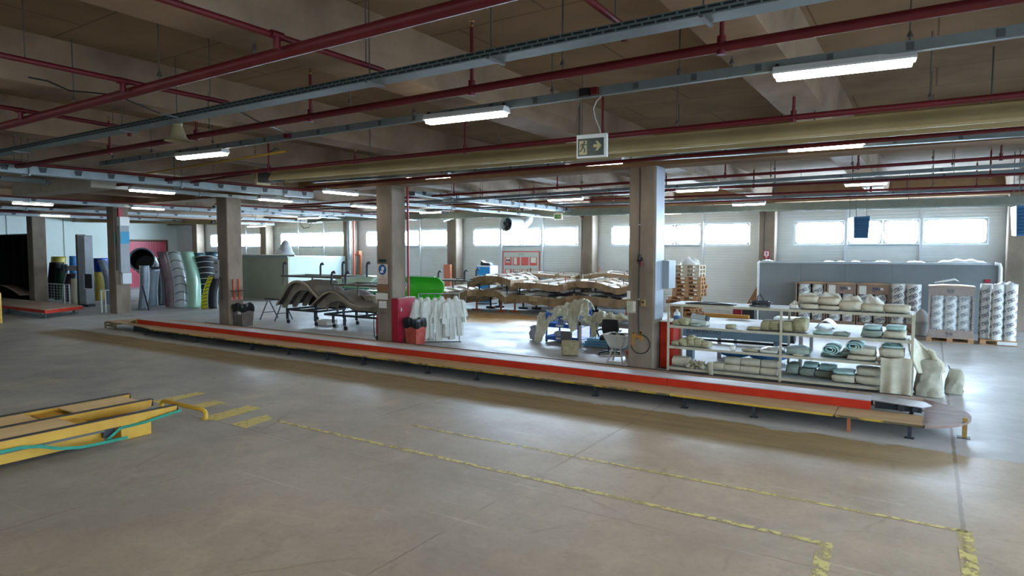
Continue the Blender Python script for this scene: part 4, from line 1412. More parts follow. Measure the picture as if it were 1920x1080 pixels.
M_FABH = mat('khaki fibre cloth', '#908c7c', '#a8a392', rough=.8, scale=5, bump=.15, bscale=50)
bag(.06, 14.42, .26, .3, .66, M_FABH, 'khaki cloth bale standing at the right end of the rack', 2, .0)
bag(.46, 14.85, .17, .2, .46, M_FABH, 'smaller khaki bale behind the bigger one at the rack end', 5, .03)
LE = [(1704, 634), (1705, 655), (1712, 680), (1722, 700)]
RE = [(1714, 632), (1738, 657), (1760, 682), (1765, 699)]
def lerp_px(Q, v):
    f = v * (len(Q) - 1)
    k = min(int(f), len(Q) - 2)
    return Q[k][0] + (Q[k + 1][0] - Q[k][0]) * (f - k), Q[k][1] + (Q[k + 1][1] - Q[k][1]) * (f - k)
def fold(u, v):
    a, b = lerp_px(LE, v), lerp_px(RE, v)
    x, y = a[0] + (b[0] - a[0]) * u, a[1] + (b[1] - a[1]) * u
    return W(x, y, 14.02 + .22 * math.sin(u * PI) * (.4 + .6 * v) + .55 * u + .03 * math.sin(u * 9 + v * 4))
draped(fold, 20, 22, M_FAB, 'big cream cloth folded over and sagging off the right end of the rack', solid=.03)
c_ = [W(x, y, Y_) for x, y, Y_ in ((1740, 655, 14.5), (1748, 660, 14.5), (1752, 672, 14.5), (1764, 684, 14.48), (1766, 694, 14.45), (1756, 700, 14.4), (1742, 699, 14.35), (1728, 701, 14.3))]
obj('cloth_roll', MB().tube(c_, [.03, .045, .055, .06, .06, .055, .045, .03], 12), M_FAB, label='puffy rolled hem of the cream cloth sagging off the rack', cat='cloth', group='cloth hung at the end of the rack', smooth=True)
draped(lambda u, v: V((.38 + .25 * (1 - v), 15.05 + .3 * u, .01 + .45 * v)), 6, 8, M_FABG, 'thin grey panel leaning behind the bales at the rack end', solid=.02)
# on top of the rack
t = thing('sheet_panel', 'flat dark curved panel lying on the left of the top tier', 'panel', (-4.0, 14.4, TZ[3]))
pa_, pb_ = W(1289, 565, 14.3), W(1378, 565, 14.3)
obj('panel', MB().grid(lambda u, v: V((pa_.x + (pb_.x - pa_.x) * u, 14.15 + .45 * v * (1 - .3 * u), TZ[3] + .014 + .035 * math.sin(u * PI) * (1 - v))), 14, 5), mat('dark grey panel', '#33383a', '#42484a', rough=.5), t, smooth=True, solid=.02)
t = thing('cable_coil', 'grey cable coil with a stub lying on the top tier', 'cable', (-2.9, 14.3, TZ[3]))
cx = W(1424, 570, 14.25)
cc = MB()
for k in range(5):
    r0 = .17 - .018 * (k % 3)
    cc.tube([V((cx.x + r0 * 1.25 * math.cos(a) + .03 * (k % 2), 14.27 + r0 * math.sin(a), TZ[3] + .02 + .022 * k)) for a in [2 * PI * j / 24 for j in range(24)]], .011, 6, closed=True)
obj('coil', cc, M_DARK, t, smooth=True)
obj('hook', MB().tube([V((cx.x - .05, 14.27, TZ[3] + .1)), V((cx.x - .04, 14.27, TZ[3] + .22)), V((cx.x, 14.27, TZ[3] + .27)), V((cx.x + .06, 14.27, TZ[3] + .18)), V((cx.x + .1, 14.27, TZ[3] + .08))], .014, 8), M_DARK, t, smooth=True)
# black film on tier two
xa, xb = W(1408, 645, 14.1).x, W(1472, 645, 14.1).x
obj('film_sheet', MB().grid(lambda u, v: V((xa + (xb - xa) * u, 14.1 + .5 * v, TZ[1] + .012 + .10 * v * u + .015 * math.sin(u * 8 + v * 4))), 16, 8), mat('black film', '#14181c', rough=.3), label='crumpled sheet of black film on the second tier by the middle upright', cat='film', solid=.006, smooth=True)
# white plastic bottles and tube on tier three at the left
t = thing('sealant_tube', 'white cardboard tube with a dark end and a yellow edge on the third tier', 'tube', W(1310, 590, 14.4))
a_, b_ = V((W(1297, 590, 14.45).x, 14.5, TZ[2] + .17)), V((W(1328, 590, 14.45).x, 14.35, TZ[2] + .16))
obj('tube', MB().cyl(a_, b_, .06, n=16), M_WHITE, t, smooth=True)
obj('end_cap', MB().cyl(b_, b_ + (b_ - a_).normalized() * .03, .062, n=16), mat('dark cap', '#15323a', rough=.5), t)
obj('support_pad', MB().box(a_.x - .02, b_.x, 14.3, 14.6, TZ[2] + .002, TZ[2] + .1), M_FABW, t)
t = thing('plastic_bottle', 'white plastic bottle with a blue label in the left corner of the third tier', 'bottle', W(1264, 590, 14.5))
cb = V((W(1268, 590, 14.5).x, 14.55, TZ[2]))
obj('bottle', MB().lathe([(.07, 0), (.075, .02), (.075, .2), (.05, .25), (.025, .27), (.025, .31)], cb, 16), M_WHITE, t, smooth=True)
obj('bottle_label', MB().lathe([(.077, .06), (.077, .17)], cb, 16, caps=False), mat('blue label', '#3a6a9a', rough=.5), t)

# ================================================================ THINGS ON AND AROUND THE COLUMNS
def plate(name, mb, m, label, cat, group=None, **k):
    return obj(name, mb, m, label=label, cat=cat, group=group, **k)


def fw_rect(px0, px1, py0, py1, Y, t=.012):
    """thin board on a wall that faces the viewer's side (-Y)"""
    a, b = W(px0, py0, Y), W(px1, py1, Y)
    return MB().box(a.x, b.x, Y - t, Y - .001, b.z, a.z)


FY = 13.95
M_PAPER = mat('paper', '#c9c6bc', '#d6d3ca', rough=.8, scale=6)
M_CARD = mat('brown board', '#7a5638', '#8a6344', rough=.8, scale=8)
# --- cabled column
cxx = W(1199, 480, FY).x
t = thing('wall_cable', 'black cable running down the column with the orange paint, looped at the bottom', 'cable', (cxx, FY - .02, 1))
lo = W(1200, 645, FY - .02)
lp = [V((cxx, FY - .02, 4.6)), V((cxx + .005, FY - .02, 3.2)), V((cxx, FY - .02, 2.0)), V((cxx, FY - .02, 1.2)), V((cxx + .01, FY - .02, .92))]
lp += [V((lo.x + .01 + .23 * math.cos(a), FY - .025, lo.z + .0 + .22 * math.sin(a))) for a in [math.radians(100 - 15 * k) for k in range(19)]]
obj('cable', MB().tube(lp, .011, 8), M_BLACK, t, smooth=True)
obj('cable_clip', MB().box(cxx - .02, cxx + .02, FY - .035, FY - .001, 3.3, 3.33).box(cxx - .02, cxx + .02, FY - .035, FY - .001, 1.6, 1.63), M_GALV, t)
s_ = W(1201, 487, FY)
t = thing('socket_outlet', 'black plug with a red coupling on the cabled column', 'socket', (s_.x, FY - .05, s_.z))
obj('plug', MB().cyl((s_.x, FY - .07, s_.z), (s_.x, FY - .07, s_.z + .12), .035, n=12).cyl((s_.x - .05, FY - .06, s_.z - .02), (s_.x + .04, FY - .06, s_.z + .02), .03, n=10), M_BLACK, t)
obj('coupling', MB().cyl((s_.x + .04, FY - .06, s_.z - .14), (s_.x + .04, FY - .06, s_.z - .04), .04, n=12), M_RED, t)
obj('back_box', MB().box(s_.x - .05, s_.x + .05, FY - .04, FY - .001, s_.z - .1, s_.z + .05), M_DARK, t)
s_ = W(1207, 568, FY)
t = thing('switch_box', 'small ochre switch box on the cabled column', 'switch', (s_.x, FY, s_.z))
obj('box', MB().box(s_.x - .05, s_.x + .05, FY - .05, FY - .001, s_.z - .08, s_.z + .08), mat('ochre box', '#8a7440', rough=.6), t, bev=.006)
obj('button', MB().cyl((s_.x, FY - .065, s_.z + .02), (s_.x, FY - .05, s_.z + .02), .025, n=12), M_BLACK, t)
t = thing('notice_holder', 'white notice holder with two sheets on the left edge of the cabled column', 'notice', W(1184, 576, FY))
obj('backing', fw_rect(1175.5, 1192, 564, 587, FY), mat('notice board', '#b0a68e', rough=.7), t)
obj('sheet', fw_rect(1187, 1192, 565, 584, FY - .012, .004), M_PAPER, t)
obj('sheet', fw_rect(1176, 1183, 568, 585, FY - .012, .004), mat('greenish leaflet', '#8a9480', '#b0b4a0', rough=.8, scale=20), t)
plate('notice', fw_rect(1176, 1182, 545, 561, FY), M_PAPER, 'small white box notice above the notice holder on the cabled column', 'notice')
# sprayed orange M
mx, mz = W(1199, 633, FY).x - .03, W(1199, 633, FY).z
mp_ = [(-.14, -.22), (-.12, .12), (-.02, -.04), (.06, .14), (.10, -.08)]
mm = MB()
for a, b in zip(mp_[:-1], mp_[1:]):
    mm.bar((mx + a[0], FY - .002, mz + a[1]), (mx + b[0], FY - .002, mz + b[1]), .05, .003, up=(0, 1, 0))
M_SPR = mat('orange spray paint', '#9c6a28', '#b07a34', rough=.8, scale=12)
plate('paint_mark', mm, M_SPR, 'orange sprayed letter M on the cabled column', 'paint mark')
plate('cover_panel', MB().box(-5.205, -5.185, 13.98, 14.5, 1.17, ZG), ribbed('white sheet cover', '#9aa2ae', '#a4acb8', 'Y', .09, rough=.4), 'tall white corrugated sheet on the right face of the cabled column', 'panel')
plate('electric_box', MB().box(-5.2, -5.02, 14.4, 14.86, 1.85, 2.5), mat('grey box enamel', '#8c979c', rough=.45), 'plain grey electric box on the right of the cabled column', 'electric box', bev=.008)
t = thing('red_cabinet', 'plain red steel cabinet between the cabled column and the shelf rack', 'cabinet', (-5.03, 14.6, 0))
obj('body', MB().box(-5.18, -4.9, 14.32, 14.95, .03, 1.09), M_REDW, t, bev=.008)
obj('plinth', MB().box(-5.17, -4.91, 14.36, 14.94, 0, .03), M_BLACK, t)
obj('side_door', MB().box(-4.9, -4.888, 14.36, 14.92, .08, 1.04), M_REDW, t)
obj('top_rim', MB().box(-5.19, -4.885, 14.3, 14.96, 1.09, 1.11), M_PAPER, t)
# --- fire cabinet column
FM = [('safety_sign', (710, 724, 486, 492), M_GRN, 'tiny green sign at the top of the row of notices on the fire cabinet column'),
      ('card_notice', (707, 727, 535, 547), M_CARD, 'plain brown card under the blue mask sign'),
      ('paper_notice', (705, 727, 549, 562), M_PAPER, 'wide white paper notice under the brown card'),
      ('paper_notice', (711, 725, 564, 578), M_PAPER, 'small white paper notice, lowest on the fire cabinet column')]
for nm, r_, m_, lab in FM:
    plate(nm, fw_rect(*r_, FY), m_, lab, 'notice', 'notices on the fire cabinet column')
t = thing('safety_sign', 'white mask sign with a blue disc and three red lines of text', 'sign', W(717, 514, FY))
obj('board', fw_rect(707, 727, 495, 533, FY), mat('sign white', '#c9c2b4', rough=.6), t)
c = W(717.5, 505.5, FY)
obj('blue_disc', MB().cyl((c.x, FY - .018, c.z), (c.x, FY - .012, c.z), .155, n=28), mat('sign blue', '#1d4f8c', rough=.5), t)
hd = MB().cyl((c.x + .02, FY - .022, c.z + .03), (c.x + .02, FY - .018, c.z + .03), .06, n=16)
hd.prism([(c.x - .09, FY - .022, c.z - .03), (c.x + .02, FY - .022, c.z - .03), (c.x + .06, FY - .022, c.z - .09), (c.x - .07, FY - .022, c.z - .1)], (0, .004, 0))
obj('face_symbol', hd, mat('symbol white', '#cfd6de', rough=.5), t)
for i, (tx, y) in enumerate((('TOZ', 519), ('MASKESİ', 524.5), ('KULLAN', 529.5))):
    p = W(717.5, y, FY - .014)
    obj('lettering', glyphs(tx, .085).xf(Matrix.Translation(p)), mat('sign red', '#a8322c', rough=.6), t)
ck = W(717, 587, FY)
plate('crack_mark', MB().box(ck.x - .12, ck.x + .1, FY - .003, FY - .001, ck.z - .008, ck.z + .008), M_BLACK, 'short black streak on the fire cabinet column below the notices', 'mark')
t = thing('fire_cabinet', 'crimson fire hose cabinet fixed to the right face of its column', 'cabinet', (-13.07, 14.25, 0))
M_CRIM = mat('crimson enamel', '#8e1228', '#a01830', rough=.4, scale=3)
obj('body', MB().box(-13.2, -12.94, 13.9, 14.64, .02, 1.33), M_CRIM, t, bev=.006)
obj('plinth', MB().box(-13.19, -12.95, 13.93, 14.62, 0, .02), M_BLACK, t)
obj('door', MB().box(-12.94, -12.925, 13.93, 14.61, .75, 1.3), M_CRIM, t)
obj('door', MB().box(-12.94, -12.925, 13.93, 14.61, .05, .73), M_CRIM, t)
obj('handle', MB().box(-12.925, -12.905, 14.0, 14.03, .95, 1.05), M_WHITE, t)
obj('top_edge', MB().box(-13.2, -12.93, 13.9, 14.66, 1.33, 1.345), M_TOPG, t)
plate('sprinkler_riser', MB().cyl((-13.16, 14.60, 1.35), (-13.16, 14.60, ZG), .035, n=10), M_CRIM, 'dark red riser pipe behind the fire cabinet column edge', 'pipe', smooth=True)
t = thing('extinguisher', 'red fire extinguisher hung on the left side of the fire cabinet column', 'extinguisher', (-14.05, 14.2, .15))
obj('cylinder', MB().lathe([(.02, .15), (.085, .17), (.09, .2), (.09, .68), (.07, .76), (.03, .8)], (-14.0, 14.2, 0), 18), M_CRIM, t, smooth=True)
obj('valve', MB().cyl((-14.0, 14.2, .8), (-14.0, 14.2, .86), .025, n=10).bar((-14.1, 14.2, .87), (-13.95, 14.2, .89), .03, .02), M_BLACK, t)
obj('hose', MB().tube([V((-14.02, 14.15, .83)), V((-14.1, 14.1, .8)), V((-14.12, 14.09, .5)), V((-14.1, 14.1, .15)), V((-14.08, 14.12, .05))], .014, 8), M_BLACK, t, smooth=True)
obj('stand', MB().box(-14.06, -13.9, 14.12, 14.3, 0, .15), M_BLACK, t)


def bin_(cx, cy, s, h, col, label, wheel=None):
    t = thing('waste_bin', label, 'bin', (cx, cy, 0))
    mb = MB()
    a, b = s * .40, s * .5
    mb.add([(cx - a, cy - a, 0), (cx + a, cy - a, 0), (cx + a, cy + a, 0), (cx - a, cy + a, 0), (cx - b, cy - b, h), (cx + b, cy - b, h), (cx + b, cy + b, h), (cx - b, cy + b, h)],
           [(3, 2, 1, 0), (0, 1, 5, 4), (1, 2, 6, 5), (2, 3, 7, 6), (3, 0, 4, 7)])
    obj('body', mb, col, t, solid=.01, bev=.015)

    def fn(u, v):
        an = u * 2 * PI
        c_, s_ = math.cos(an), math.sin(an)
        q = 1 / max(abs(c_), abs(s_)) ** .75
        r = b * q * (1.06 + .10 * math.sin(v * PI) + .05 * math.sin(an * 11 + v * 3) * (.4 + v) + .03 * math.sin(an * 5)) * (1 if v < .8 else 1 - (v - .8) * 1.4)
        return V((cx + r * c_, cy + r * s_, h - .17 + .27 * min(v, .8) / .8 + .03 * math.sin(an * 4 + 1) - (v - .8) * .3 * (v > .8)))
    obj('bin_bag', MB().grid(fn, 48, 10, close_u=True), mat('black bin bag', '#15171c', rough=.28, scale=8, bump=.3), t, smooth=True, solid=.004)
    if wheel:
        obj('wheel', MB().cyl((cx - s * .62, cy - .12, .09), (cx - s * .62, cy - .06, .09), .09, n=18), mat('dirty tyre', '#55483a', rough=.8), t, smooth=True)
        obj('axle', MB().cyl((cx - s * .62, cy - .12, .09), (cx - s * .3, cy + .1, .09), .015, n=8), M_STEEL, t)
    obj('notice', MB().box(cx + b * .55 - .1, cx + b * .55 + .08, cy - b - .012, cy - b - .002, h * .62, h * .76), M_PAPER, t) if not wheel else None
    return t


bin_(-12.56, 14.22, .46, .66, mat('faded red plastic', '#9c3626', '#b8584a', rough=.55, scale=4), 'red plastic bin with a black bag in front of the fire cabinet', wheel=True)
bin_(-20.85, 14.3, .52, .70, mat('grey brown plastic', '#5e5650', '#736a62', rough=.6, scale=4), 'grey bin with a black bag beside the second column from the blue sign')
# --- bin column fittings
t = thing('hook_bracket', 'orange red bracket with a small shelf above the grey bin', 'bracket', (-21.19, 14.2, 1.3))
M_ORR = mat('orange red steel', '#a8442e', '#b8543a', rough=.5, scale=5)
rx = -21.2
zz0, zz1 = WX(446, 561, rx).z, WX(446, 523, rx).z
obj('upright', MB().box(rx, rx + .04, 14.12, 14.19, zz0, zz1), M_ORR, t)
obj('upright', MB().box(rx, rx + .04, 14.33, 14.40, zz0, zz1), M_ORR, t)
obj('shelf', MB().box(rx, rx + .14, 14.02, 14.5, zz0 + .30, zz0 + .33), mat('dark shelf', '#3a2420', rough=.6), t)
obj('notice', MB().box(rx, rx + .02, 14.03, 14.5, zz0 - .02, zz0 + .08), mat('pink notice', '#b08078', rough=.7), t)
a_ = W(409, 510, FY)
t = thing('push_button_station', 'white steel plate with dark buttons on the left edge of the bin column', 'switch', (a_.x, FY, a_.z))
pz0, pz1 = W(409, 522, FY).z, W(409, 487, FY).z
obj('plate', MB().box(-21.97, -21.72, FY - .06, FY - .002, pz0, pz1), mat('dirty white plate', '#9da3a6', rough=.5), t)
for dx, f in ((.07, .82), (.18, .82), (.15, .35)):
    obj('button', MB().cyl((-21.97 + dx, FY - .075, pz0 + (pz1 - pz0) * f), (-21.97 + dx, FY - .06, pz0 + (pz1 - pz0) * f), .03, n=10), M_BLACK, t)
obj('cable', MB().tube([V((-21.68, FY - .03, pz0 + .05)), V((-21.55, FY - .05, pz0 - .05)), V((-21.6, FY - .03, pz0 - .4)), V((-21.58, FY - .03, .9))], .025, 8), M_DARK, t, smooth=True)
# --- blue sign column
rx = -29.205


def side(name, px0, px1, py0, py1, m, label=None, cat=None, t_=.05, par=None, **k):
    y0, y1 = 13.95 + .6 * (px0 - 237) / 29, 13.95 + .6 * (px1 - 237) / 29
    z0, z1 = WX((px0 + px1) / 2, py1, rx).z, WX((px0 + px1) / 2, py0, rx).z
    return obj(name, MB().box(rx, rx + t_, y0, y1, z0, z1), m, par, label, cat, **k)


t = thing('electric_cabinet', 'tall narrow grey electric cabinet on the column with the blue sign', 'electric box', (rx, 14.3, 1.5))
side('body', 243, 261, 424, 510, mat('grey enamel', '#8a9096', '#969ca2', rough=.5), par=t, t_=.22)
side('trunking_stub', 244, 252, 392, 409, M_CRIM, par=t, t_=.12)
side('sign_box', 243, 262, 408, 424, M_WHITE, 'white lamp box above the tall grey electric cabinet', 'sign', .26)
side('blue_sign', 244, 261, 435, 457, mat('cyan sign', '#2a8fb8', rough=.5), 'bright blue notice on the tall grey electric cabinet', 'sign', .235)
side('green_sign', 236, 241, 438, 458, mat('dull green sign', '#3f6a5c', rough=.6), 'narrow green notice beside the blue sign', 'sign', .03)
side('socket_box', 246, 264, 511, 531, mat('white box', '#c4cad0', rough=.5), 'white socket box under the tall grey electric cabinet', 'socket', .2)
side('conduit', 238.5, 240.5, 392, 506, M_DARK, 'dark conduit along the column with the blue sign', 'cable', .03)

# ================================================================ COVERALLS ON THEIR RACK
def suit(cx, cy, ang, h, label, seed, hood=True):
    """white protective coverall hung from the shoulders"""
    R = Matrix.Translation((cx, cy, 0)) @ Matrix.Rotation(ang, 4, 'Z')
    t = thing('coverall', label, 'coverall', (cx, cy, 0), 'white coveralls on the rack')
    m = mat('white coverall cloth', '#c2c4ba', '#d4d6cd', rough=.8, scale=3, bump=.1, bscale=12)
    zt_ = h

    def torso(u, v):
        a = u * 2 * PI
        w_ = .05 + .18 * min(1, (1 - v) * 9) ** .35 + .06 * (1 - v)
        d_ = .04 + .06 * min(1, (1 - v) * 4)
        f = 1 + (.12 + .22 * (1 - v)) * math.sin(a * 5 + seed + v * 2) + .05 * math.sin(a * 11 + seed * 2)
        return V((w_ * f * math.cos(a), d_ * f * math.sin(a), .58 * h + (zt_ - .58 * h) * v))
    obj('body', MB().grid(torso, 36, 12, close_u=True, caps=True).xf(R), m, t, smooth=True)
    for s in (-1, 1):
        def leg(u, v):
            a = u * 2 * PI
            f = 1 + .18 * math.sin(a * 5 + seed * s + v * 2)
            return V((s * (.11 + .02 * (1 - v)) + .10 * f * math.cos(a), .075 * f * math.sin(a) + .02 * s, .03 + .07 * (1 + math.sin(seed * 3 + s)) + (.62 * h - .10) * v))
        obj('trouser_leg', MB().grid(leg, 24, 8, close_u=True, caps=True).xf(R), m, t, smooth=True)

        def arm(u, v):
            a = u * 2 * PI
            f = 1 + .15 * math.sin(a * 4 + seed + v * 3)
            return V((s * (.19 + .07 * (1 - v) ** .7) + .06 * f * math.cos(a), .055 * f * math.sin(a) - .02, .45 * h + (.50 * h) * v))
        obj('sleeve', MB().grid(arm, 18, 8, close_u=True, caps=True).xf(R), m, t, smooth=True)
    obj('collar', MB().lathe([(.09, -.10), (.085, -.02), (.06, .03), (.05, .06)], (0, 0, zt_ + .02), 14).xf(R), m, t, smooth=True)
    obj('hanger', MB().tube([V((0, 0, zt_)), V((0, 0, zt_ + .12)), V((.03, 0, zt_ + .16)), V((0, 0, zt_ + .18))], .006, 6).xf(R), mat('blue hanger', '#3a6a9a', rough=.5), t)
    return t


r0, r1 = V((-12.72, 14.55, 0)), V((-11.82, 15.35, 0))
t = thing('clothes_rack', 'thin steel clothes rack carrying the white coveralls', 'rack', (r0 + r1) / 2)
obj('rail', MB().cyl(r0 + V((0, 0, 1.44)), r1 + V((0, 0, 1.44)), .014, n=8), M_GALV, t)
for p in (r0, r1):
    obj('post', MB().cyl(p, p + V((0, 0, 1.44)), .014, n=8), M_GALV, t)
obj('foot_bar', MB().bar(r0 + V((0, -.1, .012)), r1 + V((.15, -.1, .012)), .03, .02), M_STEEL, t)
for i in range(6):
    c = r0.lerp(r1, (i + .3) / 5.8)
    suit(c.x, c.y, 1.15 + .35 * math.sin(i * 2.1), 1.25 + .05 * math.sin(i * 3), 'white protective coverall, %s from the red bin on the rack' % ('first', 'second', 'third', 'fourth', 'fifth', 'sixth')[i], i * 1.3)

# ================================================================ TRESTLE AND MOULD TROLLEYS
t = thing('trestle', 'grey steel A frame trestle left of the mould trolleys', 'trestle', (-21.6, 16.2, 0))
zt_ = W(515, 561, 16.2).z
obj('top_bar', MB().bar((-22.2, 16.2, zt_), (-20.9, 16.2, zt_), .05, .05), M_STEEL, t)
for x in (-22.0, -21.1):
    for s in (-.42, .42):
        obj('leg', MB().bar((x, 16.2, zt_), (x + .02, 16.2 + s, 0), .035, .035), mat('blue grey steel', '#4a5058', rough=.5, metal=.3), t)
    obj('leg_tie', MB().bar((x + .01, 15.92, zt_ * .35), (x + .01, 16.48, zt_ * .35), .025, .025), M_STEEL, t)

M_GRP = mat('grimy fibreglass mould', '#28231e', '#4e453c', rough=.65, scale=2.5, bump=.2, bscale=14)
M_GRPL = mat('pale fibreglass flange', '#7a7062', '#998d7c', rough=.6, scale=3, bump=.15, bscale=14)


def trolley(label, x0, x1, y0, y1, zf, wheels):
    t = thing('mould_trolley', label, 'trolley', ((x0 + x1) / 2, (y0 + y1) / 2, 0), 'mould trolleys')
    fr = MB()
    for y in (y0, y1):
        fr.bar((x0, y, zf), (x1, y, zf), .06, .07)
    for x in (x0, (x0 + x1) / 2, x1):
        fr.bar((x, y0, zf), (x, y1, zf), .06, .07)
    obj('frame', fr, M_STEEL, t)
    for x, y in wheels:
        l = obj('leg', MB().bar((x, y, .17), (x, y, zf), .07, .07), M_STEEL, t)
        obj('caster', MB().cyl((x + .05, y - .025, .07), (x + .05, y + .025, .07), .07, n=16).bar((x + .05, y - .035, .07), (x + .01, y - .035, .19), .03, .01).bar((x + .05, y + .035, .07), (x + .01, y + .035, .19), .03, .01), M_BLACK, l)
    return t


tA = trolley('mould trolley with the tall arched mould, left of the two', -20.2, -18.5, 15.65, 17.0, .52, ((-20.15, 15.65), (-18.6, 15.65), (-20.15, 17.0), (-18.6, 17.0)))
tB = trolley('mould trolley with the S shaped mould, partly behind the fire cabinet column', -17.7, -14.5, 15.3, 16.7, .50, ((-17.6, 15.6), (-16.7, 15.3), (-14.6, 15.3), (-14.6, 16.7), (-17.6, 16.7)))


def smooth_line(pts, n):
    """Catmull-Rom through 2-D points"""
    out = []
    m = len(pts) - 1
    for i in range(n):
        f = i / (n - 1) * m
        k = min(int(f), m - 1)
        u = f - k
        p0, p1, p2, p3 = pts[max(k - 1, 0)], pts[k], pts[k + 1], pts[min(k + 2, m)]
        out.append(tuple(.5 * (2 * p1[j] + (p2[j] - p0[j]) * u + (2 * p0[j] - 5 * p1[j] + 4 * p2[j] - p3[j]) * u * u + (3 * p1[j] - p0[j] - 3 * p2[j] + p3[j]) * u ** 3) for j in (0, 1)))
    return out


def mould(name, label, px, Y, depth, lipw, group, m=None, ribs=3, ribdrop=.3, m2=None, m3=None):
    """a sheet shell on a profile traced at the front plane, pushed back, with flanges under it"""
    pr = [(W(x, y, Y).x, W(x, y, Y).z) for x, y in px]
    L_ = smooth_line(pr, 30)
    t = thing(name, label, 'mould', (sum(p[0] for p in L_) / 30, Y + depth / 2, min(p[1] for p in L_)), group)
    mb = MB()
    mb.grid(lambda u, v: V((L_[int(round(u * 29))][0], Y + depth * v, L_[int(round(u * 29))][1] + .02 * math.sin(v * 9 + u * 5))), 30, 8)
    obj('shell', mb, m or M_GRP, t, smooth=True, solid=.03)
    fl_ = MB()
    n_ = len(L_)
    up = [V((x, Y - .02, z + lipw * .35)) for x, z in L_]
    dn = [V((x, Y - .02, z - lipw * .65)) for x, z in L_]
    fl_.add(up + dn + [v + V((0, .04, 0)) for v in up + dn], [(i, i + 1, n_ + i + 1, n_ + i) for i in range(n_ - 1)] + [(2 * n_ + i, 3 * n_ + i, 3 * n_ + i + 1, 2 * n_ + i + 1) for i in range(n_ - 1)] + [(i, 2 * n_ + i, 2 * n_ + i + 1, i + 1) for i in range(n_ - 1)])
    obj('front_flange', fl_, m2 or M_GRPL, t)
    zb = min(p[1] for p in L_) - ribdrop
    yb = Y + depth + .02
    bp_ = MB().add([V((x, yb, z)) for x, z in L_] + [V((x, yb, zb)) for x, z in L_], [(i, i + 1, n_ + i + 1, n_ + i) for i in range(n_ - 1)])
    obj('back_plate', bp_, mat('dark shade plate', '#1c1916', '#2c2722', rough=.8, scale=4), t, solid=.02)  # dark plate added to stand in for the shade inside the mould
    for k in range(ribs):
        y = Y + depth * (k + .6) / (ribs + .2)
        rb = MB()
        top = [V((x, y, z - .015)) for x, z in L_]
        bot = [V((x, y, max(zb, z - .35))) for x, z in L_]
        rb.add(top + bot, [(i, i + 1, n_ + i + 1, n_ + i) for i in range(n_ - 1)])
        obj('rib', rb, m3 or M_GRPL, t, solid=.03)
    return t


mould('arched_mould', 'tall grimy arched fibreglass mould on the left trolley', [(518, 572), (528, 556), (541, 534), (556, 527), (572, 532), (586, 548), (604, 566)], 15.62, 1.5, .09, 'fibreglass moulds on trolleys', ribs=3, ribdrop=.12)
mould('wave_mould', 'S shaped grimy fibreglass mould on the right trolley', [(583, 573), (596, 560), (610, 549), (625, 547), (640, 556), (655, 569), (675, 575), (700, 574), (716, 570)], 15.3, 1.5, .06, 'fibreglass moulds on trolleys', ribs=3, ribdrop=.1)
for i in range(4):
    x = W(655 + 13 * i, 560, 16.2).x
    mb = MB()
    mb.grid(lambda u, v: V((x + .28 * math.sin(u * PI * .55) + .02 * v, 16.1 + .5 * v, .72 + .42 * math.cos(u * PI * .55))), 12, 3)
    obj('flange_ring', mb, M_GRPL, label='curved mould flange standing on the right trolley, %s from the arch' % ('first', 'second', 'third', 'fourth')[i], cat='mould flange', group='curved flanges on the right trolley', solid=.03, smooth=True)
obj('packing_block', MB().box(-19.0, -18.4, 16.0, 16.5, 0, .16), M_PAPER, label='pale block on the floor under the left mould trolley', cat='block')
# upper hooked frames above the moulds
def hook_frame(label, px0, px1, y, Y, hooks, depth=1.2):
    a, b = W(px0, y, Y), W(px1, y, Y)
    t = thing('hooked_rack', label, 'frame', ((a.x + b.x) / 2, Y + depth / 2, a.z), 'hooked steel frames over the moulds')
    fr = MB()
    z = (a.z + b.z) / 2
    for yy in (Y, Y + depth):
        fr.bar((a.x, yy, z), (b.x, yy, z), .07, .08)
    for x in (a.x, (a.x + b.x) / 2, b.x):
        fr.bar((x, Y, z), (x, Y + depth, z), .06, .06)
        fr.bar((x, Y + .1, z), (x, Y + .1, z - .35), .05, .05)
    obj('frame', fr, mat('grimy frame steel', '#55564f', '#6b6a60', rough=.6, metal=.2, scale=5), t)
    for hx, dy, hh in hooks:
        p = V((W(hx, y, Y).x, Y + dy, z))
        obj('hook_post', MB().tube([p, p + V((0, 0, hh - .1)), p + V((.04, 0, hh)), p + V((.12, 0, hh + .03)), p + V((.16, 0, hh - .04))], .04, 8), M_DARK, t, smooth=True)
    return t


hook_frame('hooked steel frame above the arched mould', 528, 640, 519, 16.9, ((532, 0, .52), (586, .4, .5), (598, 1.2, .55), (648, 1.1, .55)))
hook_frame('hooked steel frame above the S shaped mould', 622, 716, 535, 15.5, ((622, 0, .42), (648, 0, .42), (708, .3, .45)))

# ================================================================ GREEN SLIDE PIECES
M_G1 = mat('bright green gelcoat', '#44b534', '#55c83e', rough=.22, scale=.8)
M_G2 = mat('pale green gelcoat', '#a9d8c0', '#c2e4d2', rough=.25, scale=.8)
M_G3 = mat('emerald gelcoat', '#1f8a5c', rough=.25)


